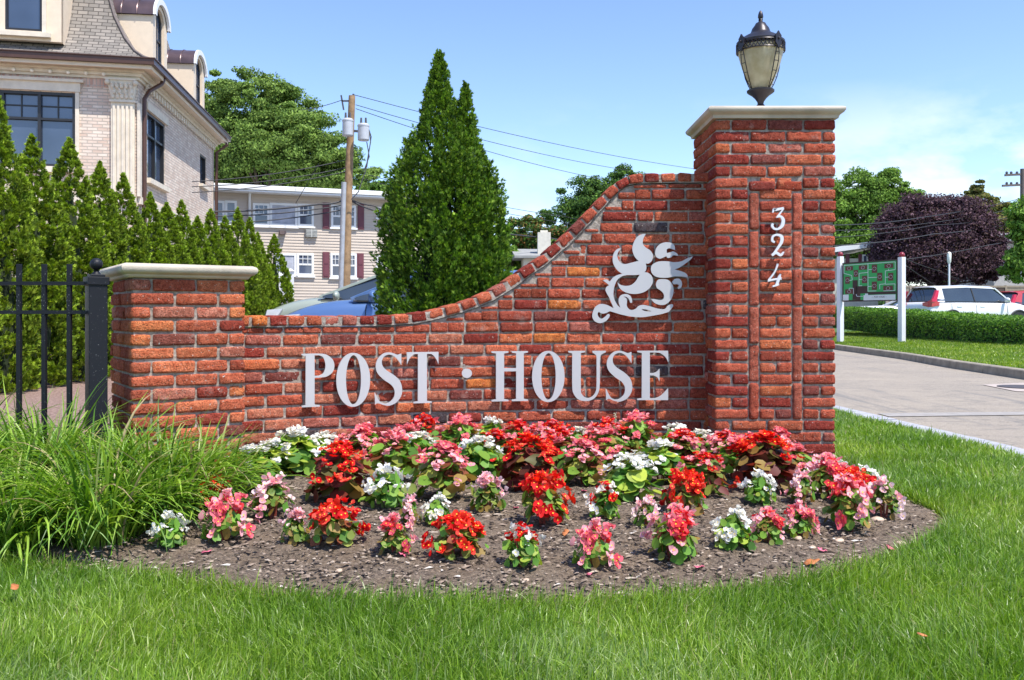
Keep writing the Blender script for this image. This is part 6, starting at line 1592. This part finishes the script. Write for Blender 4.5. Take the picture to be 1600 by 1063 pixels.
wire([(498, 256, 33), (462, 318, 33.6)], .012, 'thin slanting service wire down to the siding building roof', 0)
wire([(548, 312, 30), (584, 322, 30.6), (615, 333, 31)], .022, 'short cable with splices just right of the pole', .03)
RD = 58
rp_ = empty('utility_pole', (gx(1598, RD), RD, 0)); tag(rp_, 'dark utility pole with two crossarms at the right edge of the photo', 'utility pole')
def rr_(px, py): return Vector(PT(px, py, RD)) - Vector(rp_.location)
MB().tube([rr_(1598, 520), rr_(1597.5, 264)], [.17, .13], 10).build('pole', plain('dark_wood', (.12, .10, .09), .9), rp_, True)
for y in (273, 289.5):
    arm = MB().bar(rr_(1570 - (y > 280) * 4, y + 1), rr_(1628, y - 2), .13).build('crossarm', plain('dark_arm', (.13, .11, .10), .9), rp_)
    q = MB()
    for x in (1573, 1580, 1589): q.lathe([(.07, 0), (.09, .08), (.05, .16)], 8, tuple(rr_(x, y - 1)))
    q.build('insulators', mIron, arm, True)
wire([(1285, 352, 36), (1440, 340, 44), (1600, 309, 56)], .02, 'long wire over the purple maple, highest at the right', .1)
wire([(1285, 360, 36), (1440, 350, 44), (1600, 322, 56)], .014, 'thin wire just under the highest right hand wire', .1)
wire([(1285, 385, 36), (1458, 366, 44), (1600, 346, 56)], .024, 'pale wire crossing the middle of the purple maple', .1)
wire([(1285, 372, 36), (1458, 352, 44), (1600, 336, 56)], .014, 'thin wire between the two stronger wires over the maple', .1)
wire([(1410, 406, 40), (1545, 383, 46), (1600, 370, 56)], .02, 'lowest wire over the purple maple, ending at the sign post', .06)
wire([(1410, 402, 38), (1470, 424, 44), (1500, 436, 48)], .014, 'slanting wire falling right over the dark lower crown', .05)
wire([(1412, 412, 38), (1440, 432, 44), (1460, 445, 48)], .014, 'short slanting wire falling towards the brown fence', .02)

# ------------------------------------------------------------------ map board on two posts
mGreenB = plain('board_green', (.035, .40, .10), .5, var=.05); mBrownB = plain('board_brown', (.045, .02, .018), .5, var=.1); mWhiteB = plain('board_white', (.78, .80, .78), .5, var=.02); mRedBall = plain('red_ball', (.25, .015, .03), .35, var=.05); mBldg = plain('board_maroon', (.13, .035, .028), .5, var=.1)
BDp = MB()
A_ = PT(1313, 524, 24.6); B_ = PT(1409, 528, 22.6)
bdr = empty('map_board', (B_.x, B_.y, .33)); tag(bdr, 'green site map board between two white posts with dark red ball tops', 'sign board')
def rb(p): return Vector(p) - Vector(bdr.location)
dirv = Vector((A_.x - B_.x, A_.y - B_.y, 0)); LBD = dirv.length; dirv.normalize(); nb_ = Vector((dirv.y, -dirv.x, 0)); nb_ = nb_ if nb_.y < 0 else -nb_
for P0, y1, px in ((A_, 401, 1313), (B_, 402, 1409)):
    zt_ = zz(y1, P0.y); f_ = lambda x, y, z, P0=P0: tuple(rb(Vector((P0.x, P0.y, z)) + dirv * x + nb_ * y))
    po = MB().box(-.065, .065, -.065, .065, .15, zt_, f_).build('post', mWhitePaint, bdr)
    MB().ball(rb((P0.x, P0.y, zt_ + .055)), .075, 14, 10).build('ball_top', mRedBall, po, True)
bz1, bz0 = zz(408, 23.6), zz(471, 23.6)
def fb(u, v, w): # u 0..1 left to right, v 0..1 bottom to top
    p = Vector((A_.x, A_.y, 0)).lerp(Vector((B_.x, B_.y, 0)), .045 + u * .91); return tuple(rb(Vector((p.x, p.y, bz0 + v * (bz1 - bz0))) + nb_ * w))
def bbox(m, u0, u1, v0, v1, w0, w1): return m.box(u0, u1, w0, w1, v0, v1, lambda u, w, v: fb(u, v, w))
frm = bbox(MB(), 0, 1, 0, 1, -.03, .02).build('panel', mBrownB, bdr)
gp = bbox(MB(), .03, .97, .04, .96, .0202, .026); gp = gp.build('green_field', mGreenB, frm)
# brown road area and white legend strips, in board units read off the photo (158..652 x 205..572 of the crop)
def bu(x): return (x - 160) / 492
def bv(y): return 1 - (y - 207) / 365
m = MB()
for (x0, x1, y0, y1) in ((258, 305, 375, 500), (285, 392, 432, 500), (392, 636, 488, 512), (285, 330, 500, 560), (258, 286, 500, 556)): bbox(m, bu(x0), bu(x1), bv(y1), bv(y0), .0262, .0272 + .0004 * (x0 % 3))
m.build('map_roads', mBrownB, frm)
m = MB()
for (x0, x1, y0, y1) in ((168, 222, 506, 560), (358, 632, 516, 563), (372, 398, 502, 518)): bbox(m, bu(x0), bu(x1), bv(y1), bv(y0), .0275, .0285)
m.build('legend_strip', mWhiteB, frm)
m = MB()
for pts in ([(178, 232), (178, 305), (250, 330), (256, 372), (230, 375)], [(178, 232), (630, 232), (630, 300), (548, 306), (548, 420), (500, 424), (500, 466)], [(398, 232), (398, 480), (470, 480)], [(398, 310), (318, 314), (318, 428), (345, 428)], [(398, 358), (475, 358)], [(398, 438), (430, 438)], [(398, 286), (430, 286)], [(548, 362), (580, 362)], [(548, 424), (628, 424), (628, 482), (532, 482)], [(228, 470), (228, 446), (268, 450), (268, 505)], [(318, 372), (345, 372)], [(575, 290), (575, 304)], [(292, 505), (300, 525), (352, 525)]):
    for (a, b_) in zip(pts[:-1], pts[1:]): m.bar(fb(bu(a[0]), bv(a[1]), .0288), fb(bu(b_[0]), bv(b_[1]), .0288), .0036, .016, up=tuple(nb_.cross(Vector((0, 0, 1)))) if abs(a[1] - b_[1]) > abs(a[0] - b_[0]) else (0, 0, 1)) if False else m.tube([fb(bu(a[0]), bv(a[1]), .0275), fb(bu(b_[0]), bv(b_[1]), .0275)], .0085, 4)
m.build('map_paths', mWhiteB, frm)
blds = [(192, 262, 243, 283, '1'), (316, 390, 243, 283, '2'), (432, 478, 243, 318, '4'), (540, 614, 243, 283, '10'), (268, 310, 282, 345, '3'), (478, 522, 320, 392, '5'), (572, 614, 326, 394, '9'), (190, 232, 340, 406, '12'), (345, 390, 340, 406, '6'), (432, 476, 396, 470, '7'), (530, 612, 438, 482, '8'), (190, 264, 456, 500, '11')]
def flat_text(txt, size, fn, mat, parent, name, w=0.0):
    cu = bpy.data.curves.new('t', 'FONT'); cu.body = txt; cu.size = size; cu.align_x = 'CENTER'; cu.align_y = 'CENTER'; ob = bpy.data.objects.new('t', cu); COL.objects.link(ob)
    dg = bpy.context.evaluated_depsgraph_get(); dg.update(); me = bpy.data.meshes.new_from_object(ob.evaluated_get(dg)); bpy.data.objects.remove(ob)
    for v in me.vertices: v.co = fn(v.co.x, v.co.y)
    me.materials.clear(); me.materials.append(mat); me.name = name; return link(name, me, parent)
for x0, x1, y0, y1, t in blds:
    o_ = bbox(MB(), bu(x0), bu(x1), bv(y1), bv(y0), .0280, .0305).build('map_building', mBldg, frm)
    c_ = ((x0 + x1) / 2, (y0 + y1) / 2)
    rgm = MB(); n_ = 16
    pts = [fb(bu(c_[0] + 15 * cos(2 * pi * k / n_)), bv(c_[1] + 15 * sin(2 * pi * k / n_)), .0308) for k in range(n_ + 1)]; rgm.tube(pts, .0035, 4, False); rgm.build('number_ring', mWhiteB, o_)
W1 = (B_ - A_).length * .91; H1 = bz1 - bz0
def txf(cx_, cy_): return lambda x, y: Vector(fb(bu(cx_) + x / W1, bv(cy_) + y / H1, .0300))
flat_text('— POST HOUSE —', .062, txf(497, 535), mBrownB, frm, 'lettering')

# ------------------------------------------------------------------ far buildings, fence and lamp on the right
gb = empty('white_gabled_building', (0, 0, 0)); tag(gb, 'cream building with a white roof edge behind the map board', 'building')
GB = Facade(gx(1290, 52), 52, 1, -.12, -.12, -1)
za, zb = GB.z(1340, 404), 0
m = MB(); GB.box(m, 0, GB.s(1372), 0, za, -6, 0); m.build('wall', plain('cream_siding', (.60, .56, .44), .7), gb)
e0, e1 = GB.p(0, 0)[0:2], GB.s(1376)
m = MB(); z0, z1 = GB.z(1310, 400), GB.z(1372, 385)
m.add([GB.p(-1, z0, .6), GB.p(e1, z1, .6), GB.p(e1, z1 + .35, .6), GB.p(-1, z0 + .25, .6), GB.p(-1, z0, -6), GB.p(e1, z1, -6), GB.p(e1, z1 + .35, -6), GB.p(-1, z0 + .25, -6)], [(0, 1, 2, 3), (7, 6, 5, 4), (0, 4, 5, 1), (3, 2, 6, 7), (1, 5, 6, 2), (0, 3, 7, 4)]); m.build('roof', mTrim, gb)
window(gb, GB, GB.s(1347), GB.s(1356), GB.z(1350, 405) - .3, GB.z(1350, 398), mTrim, fw=.08, glass=mWin, depth=-.01, proud=.06)
for a, b_ in ((1341, 1346), (1357, 1362), (1321, 1327)): m = MB(); GB.box(m, GB.s(a), GB.s(b_), GB.z(1350, 406) - .3, GB.z(1350, 397), .01, .05); m.build('shutter', mShut, gb)
gb2 = empty('white_roofed_building', (0, 0, 0)); tag(gb2, 'building with a thick white roof edge between the purple maple and the right tree', 'building')
G2 = Facade(gx(1545, 56), 56, 1, -.1, -.1, -1)
m = MB(); G2.box(m, .3, 9, 0, G2.z(1570, 377), -6, 0); m.build('wall', plain('grey_cream', (.50, .47, .42), .7), gb2)
m = MB(); G2.box(m, 0, 9, G2.z(1570, 377) + .002, G2.z(1570, 366), -6, .7); m.build('roof', mTrim, gb2)
bf = empty('brown_fence', (gx(1440, 47), 47, 0)); tag(bf, 'long tan and brown panel fence behind the parked cars', 'fence'); f0 = Vector(bf.location)
bfm = (plain('tan_panel', (.36, .29, .23), .8), plain('brown_panel', (.12, .08, .07), .8))
zt_ = zz(446, 47); x0 = gx(1385, 47); x1 = gx(1720, 47); n_ = 9; wd_ = (x1 - x0) / n_
for i in range(n_):
    a = x0 + i * wd_; MB().box(a + .05 - f0.x, a + wd_ - .05 - f0.x, -.03, .03, .1, zt_ - .12).build('panel', bfm[1 if i in (1, 4, 7, 8) else 0], bf)
    MB().box(a - .05 - f0.x, a + .05 - f0.x, -.06, .06, .1, zt_).build('post', bfm[0], bf)
MB().box(x0 - f0.x + .06, x1 - f0.x, -.05, .05, zt_ - .118, zt_ - .02).build('top_rail', bfm[0], bf)
sl_ = empty('street_lamp', (gx(1483, 43), 43, .3)); tag(sl_, 'slim white lamp post with a narrow lantern before the purple maple', 'street lamp')
MB().tube([(0, 0, -.1), (0, 0, zz(412, 43) - .3)], .045, 10).build('post', mWhitePaint, sl_, True)
MB().lathe([(.05, 0), (.09, .1), (.10, .48), (.08, .52), (.03, .56)], 12, (0, 0, zz(412, 43) - .3)).build('lamp_head', plain('lamp_white', (.80, .82, .76), .4), sl_, True)

# ------------------------------------------------------------------ cars
def paint(name, col, metal=.0):
    m, nt, b, o = new_mat(name); b.inputs['Base Color'].default_value = (*col, 1); b.inputs['Roughness'].default_value = .35; b.inputs['Metallic'].default_value = metal
    b.inputs['Coat Weight'].default_value = .8; b.inputs['Coat Roughness'].default_value = .04
    f = noise_tex(nt, 1.5, 3); r = nt.nodes.new('ShaderNodeMapRange'); r.inputs['To Min'].default_value = .28; r.inputs['To Max'].default_value = .42; nt.links.new(f, r.inputs['Value']); nt.links.new(r.outputs[0], b.inputs['Roughness'])
    return m
mTyre = plain('tyre_rubber', (.025, .025, .027), .85, var=.2); mRim = plain('alloy_rim', (.45, .46, .48), .35, .7); mTrimB = plain('black_plastic', (.03, .03, .032), .6); mTail = plain('red_lens', (.55, .015, .04), .15, var=.1, coat=.6); mHead = plain('clear_lens', (.62, .64, .66), .12, var=.1, coat=.6)
def car(name, loc, rz, L, W, H, mp_, lab, grp='cars parked behind the hedge', z=0, hood=(.80, .98), ws=(.95, .42), tail=True, rear_slope=.35, belt=1.02):
    """front points to +x. hood = (height at the nose, height at the cowl); ws = x of the windscreen foot and of its top"""
    root = empty(name, (loc[0], loc[1], z), rz); tag(root, lab, 'car', grp)
    hL, hW = L / 2, W / 2; xr = -hL
    st = [(-hL, .42, .62, .78, .0), (-hL + .04, .30, belt - .12, .88, .0), (-hL + .12, .26, belt - .02, .93, .01), (-hL + .5, .22, belt, .98, .02), (-hL * .4, .20, belt, 1.0, .02), (0.1, .20, belt - .015, 1.0, .02), (ws[0] - .05, .20, hood[1], .99, .03),
          (hL - .75, .22, (hood[1] + hood[0]) / 2 + .06, .97, .05), (hL - .30, .25, hood[0] + .03, .92, .05), (hL - .08, .28, hood[0] - .10, .80, .04), (hL, .38, .62, .66, .0)]
    vs, fs = [], []; ring_n = None
    for (x, zb, zt_, k, cr) in st:
        w = hW * k; h = zt_ - zb
        half = [(0, zb), (w * .80, zb), (w * .95, zb + h * .12), (w * .985, zb + h * .38), (w, zb + h * .62), (w * .985, zb + h * .84), (w * .93, zb + h * .955), (w * .80, zt_ + cr * .5), (w * .4, zt_ + cr * .9), (0, zt_ + cr)]
        r_ = [(x, y, z_) for y, z_ in half] + [(x, -y, z_) for y, z_ in reversed(half[1:-1])]; ring_n = len(r_); vs += r_
    for i in range(len(st) - 1):
        for k in range(ring_n): a = i * ring_n + k; b_ = i * ring_n + (k + 1) % ring_n; fs.append((a, b_, b_ + ring_n, a + ring_n))
    fs += [tuple(range(ring_n)), tuple(reversed([(len(st) - 1) * ring_n + k for k in range(ring_n)]))]
    body = MB().add(vs, fs).build('body', mp_, root, True, subsurf=2)
    # greenhouse
    rs = -hL + .22; re_ = rs + rear_slope; zr = H
    gs = [(rs, belt + .0, .80, .02), (re_, zr - .07, .70, 1), ((re_ + ws[1]) / 2, zr, .71, 1), (ws[1], zr - .06, .69, 1), (ws[0], hood[1] + .02, .82, .02)]
    def gring(x, zt_, k, f, inset=0.0):
        w0 = hW * .90 - inset; w1 = hW * k - inset
        if f < .5: w1 = w0 - .01
        zb = belt - .03 if f > .5 else zt_ - .03
        return [(x, w0, zb), (x, w0 * .96 + w1 * .04, zb + (zt_ - zb) * .12), (x, w1 + .02, zt_ - .055 if f > .5 else zt_), (x, w1 * .86, zt_), (x, 0, zt_ + .02), (x, -w1 * .86, zt_), (x, -w1 - .02, zt_ - .055 if f > .5 else zt_), (x, -(w0 * .96 + w1 * .04), zb + (zt_ - zb) * .12), (x, -w0, zb)]
    vs, fs = [], []
    for g_ in gs: vs += gring(*g_)
    for i in range(4):
        for k in range(8): a = i * 9 + k; fs.append((a, a + 1, a + 10, a + 9))
    MB().add(vs, fs).build('windows', mCarGlass, root, True, sharp=30)
    vs, fs = [], []
    for (x, zt_, k) in ((re_ - .10, zr - .085, .70), (re_ + .05, zr - .045, .71), ((re_ + ws[1]) / 2, zr, .72), (ws[1] - .05, zr - .035, .70), (ws[1] + .04, zr - .075, .69)):
        w1 = hW * k; vs += [(x, w1 + .035, zt_ - .075), (x, w1 + .03, zt_ - .03), (x, w1 * .86, zt_ + .012), (x, w1 * .4, zt_ + .03), (x, -w1 * .4, zt_ + .03), (x, -w1 * .86, zt_ + .012), (x, -w1 - .03, zt_ - .03), (x, -w1 - .035, zt_ - .075)]
    for i in range(4):
        for k in range(7): a = i * 8 + k; fs.append((a, a + 1, a + 9, a + 8))
    MB().add(vs, fs).build('roof', mp_, root, True, sharp=60)
    wb0, wt0 = hW * .90 + .004, hW * .70 + .03
    for sg in (-1, 1):
        MB().bar((ws[0] + .06, sg * wb0 * .97, hood[1]), (ws[1] + .02, sg * wt0, zr - .09), .07, .05).build('windscreen_pillar', mp_, root, bevel=.006); m = MB()
        (lambda *a: None)((rs + .0, sg * wb0 * .97, belt - .02), (re_ - .02, sg * wt0, zr - .09), .12, .05)
        q0 = rs + .02; vs = [(q0, sg * (wb0 + .006), belt - .03), (q0 + .42, sg * (wb0 + .006), belt - .03), (re_ + .12, sg * (wt0 + .012), zr - .10), (re_ - .06, sg * (wt0 + .012), zr - .10)]; vs += [(a, b_ - sg * .03, c_) for a, b_, c_ in vs]
        m.add(vs, [(0, 1, 2, 3), (7, 6, 5, 4), (0, 4, 5, 1), (1, 5, 6, 2), (2, 6, 7, 3), (3, 7, 4, 0)])
        m.build('rear_pillar', mp_, root, bevel=.006)
        m = MB(); xm = (rs + .42 + ws[0]) / 2 - .1; m.bar((xm, sg * (wb0 + .001), belt - .02), (xm - .05, sg * (wt0 + .006), zr - .10), .07, .03)
        m.bar((rs + .42, sg * (wb0 + .008), belt - .012), (ws[0] + .02, sg * (wb0 + .004), belt - .005), .02, .02)
        m.build('window_trim', mTrimB, root)
        # mirror
        mi = MB().ball((ws[0] - .28, sg * (hW + .11), belt + .06), .12, 12, 8, (.55, 1.0, .72)); mi.bar((ws[0] - .22, sg * (hW * .93), belt + .0), (ws[0] - .25, sg * (hW + .06), belt + .03), .05); mi.build('mirror', mp_ if tail != 'dark' else mTrimB, root, True)
        # doors: seams and handles
        for xs_ in (ws[0] - .15, xm, -hL + 1.0 - .1):
            m = MB(); m.tube([(xs_, sg * (hW * 1.0 + .002), .36), (xs_, sg * (hW * 1.005), .62), (xs_ - .01, sg * (hW * .985), belt - .14), (xs_ - .02, sg * (hW * .95), belt - .06)], .006, 5); m.build('door_seam', mTrimB, root)
        for xs_ in (xm + .16, -hL + 1.12): MB().box(xs_, xs_ + .19, sg * hW * .99 - .012, sg * hW * .99 + .030, belt - .20, belt - .165).build('door_handle', mp_, root, bevel=.006)
        if tail:
            m = MB(); yo = sg * hW
            P0_ = [(-hL + .02, .52, belt - .10, .05), (-hL + .03, .80, belt - .10, .10), (-hL + .10, .93, belt - .06, .14), (-hL + .34, 1.0, belt - .09, .06)]
            vs = []
            for (x, k, zc_, hh_) in P0_: vs += [(x - .015, yo * k, zc_ - hh_), (x - .015, yo * k, zc_ + hh_), (x + .05, yo * k * .96, zc_ + hh_), (x + .05, yo * k * .96, zc_ - hh_)]
            m.add(vs, [(0, 1, 2, 3), (15, 14, 13, 12)] + [(i * 4 + k, i * 4 + (k + 1) % 4, i * 4 + 4 + (k + 1) % 4, i * 4 + 4 + k) for i in range(3) for k in range(4)])
            vs = []
            for (x, k, z_q, w_q) in ((-hL + .10, .945, belt - .02, .15), (-hL + .24, .90, belt + .20, .12), (-hL + .36, .85, belt + .40, .07)):
                vs += [(x - .03, yo * (k - .09), z_q), (x - .03, yo * (k + .015), z_q), (x + w_q, yo * (k + .03), z_q), (x + w_q, yo * (k - .03), z_q)]
            m.add(vs, [(3, 2, 1, 0), (8, 9, 10, 11)] + [(i * 4 + k, i * 4 + (k + 1) % 4, i * 4 + 4 + (k + 1) % 4, i * 4 + 4 + k) for i in range(2) for k in range(4)])
            m.build('tail_light', mTail, root, bevel=.006)
        h_ = MB(); z_ = hood[0] - .06; h_.add([(hL - .06, sg * hW * .50, z_ - .10), (hL - .10, sg * hW * .50, z_ + .04), (hL - .50, sg * hW * .935, z_ + .09), (hL - .42, sg * hW * .96, z_ - .04), (hL - .16, sg * hW * .86, z_ - .12), (hL - .2, sg * hW * .80, z_ + .07)], [(0, 1, 5, 4), (4, 5, 2, 3)]); t_ = h_.build('headlight', mHead, root); md_ = t_.modifiers.new('s', 'SOLIDIFY'); md_.thickness = .03; md_.offset = 1
        for xw in (-hL + .92, hL - .88):
            R_w = .345; prof = [(.12, -.10), (.24, -.11), (.325, -.10), (R_w, -.06), (R_w, .06), (.325, .10), (.24, .11), (.22, .085), (.12, .08)]
            wv = MB().lathe(prof, 28); wv.v = [(xw + a, sg * (hW - .10) + c_, b_ + R_w) for a, b_, c_ in wv.v]
            w_o = wv.build('wheel', mTyre, root, True)
            rv_ = MB()
            for k in range(5):
                a = 2 * pi * k / 5; rv_.bar((xw + .03 * cos(a), sg * (hW - .005), R_w + .03 * sin(a)), (xw + .215 * cos(a), sg * (hW - .012), R_w + .215 * sin(a)), .055, .03, up=(0, 1, 0))
            rv_.tube([(xw + .22 * cos(2 * pi * k / 24), sg * (hW - .012), R_w + .22 * sin(2 * pi * k / 24)) for k in range(25)], .014, 6, False); rv_.build('rim', mRim, w_o, True)
            ar = MB(); ar.tube([(xw + .41 * cos(pi * k / 14 - .05), sg * (hW * .985), R_w + .41 * sin(pi * k / 14 - .05)) for k in range(15)], .04, 6); ar.build('wheel_arch', mTrimB, root, True)
            di = MB(); n_ = 20; di.add([(xw + .40 * cos(2 * pi * k / n_), sg * (hW * 1.0 + .003), max(.22, R_w + .40 * sin(2 * pi * k / n_))) for k in range(n_)] + [(xw + .40 * cos(2 * pi * k / n_), sg * (hW * .8), max(.22, R_w + .40 * sin(2 * pi * k / n_))) for k in range(n_)], [tuple(range(n_))] + [(k, k + n_, (k + 1) % n_ + n_, (k + 1) % n_) for k in range(n_)])
            di.build('wheel_well', mTrimB, root)
    MB().box(-hL - .012, -hL + .05, -.16, .16, .66, .78).build('licence_plate', plain('plate_grey', (.25, .26, .25), .6), root)
    m = MB(); m.box(hL - .10, hL + .012, -.45, .45, .42, .60); m.build('grille', mTrimB, root, bevel=.02)
    return root
pWhite = paint('white_car_paint', (.80, .80, .80)); pRed = paint('red_car_paint', (.50, .045, .04)); pBlue = paint('blue_car_paint', (.11, .20, .40), .35); pSage = paint('sage_car_paint', (.34, .38, .31), .1)
def cpos(px, d): return (gx(px, d), d)
# white SUV: rear left corner towards the viewer, nose to the right and away
car('parked_suv', cpos(1511, 33.4), radians(14), 4.65, 1.88, 1.66, pWhite, 'white station wagon style car with tall red tail light behind the hedge', z=.30, hood=(.86, 1.06), ws=(1.10, .55), belt=1.08, rear_slope=.30)
car('parked_car', cpos(1622, 38.5), radians(14), 4.6, 1.85, 1.60, pRed, 'red car partly hidden behind the white one at the right edge', z=.32, hood=(.84, 1.02), ws=(1.05, .45), belt=1.02, rear_slope=.5)
car('parked_car', cpos(1396, 38.5), radians(178), 4.7, 1.85, 1.36, pWhite, 'white car whose bonnet shows between the two map board posts', z=.30, hood=(.78, .98), ws=(.15, -.45), belt=.96, rear_slope=.8)
car('parked_car', cpos(673, 13.6), radians(182), 4.6, 1.86, 1.58, pBlue, 'blue car whose bonnet shows just above the wall, left of the big arborvitae', 'cars parked behind the sign wall', z=-.02, hood=(.90, 1.14), ws=(1.03, .25), belt=1.12)
car('parked_car', cpos(617, 17.2), radians(182), 4.9, 1.90, 1.76, pSage, 'sage green car behind the blue one, left of the big arborvitae', 'cars parked behind the sign wall', z=-.02, hood=(1.0, 1.24), ws=(1.23, .15), belt=1.20)
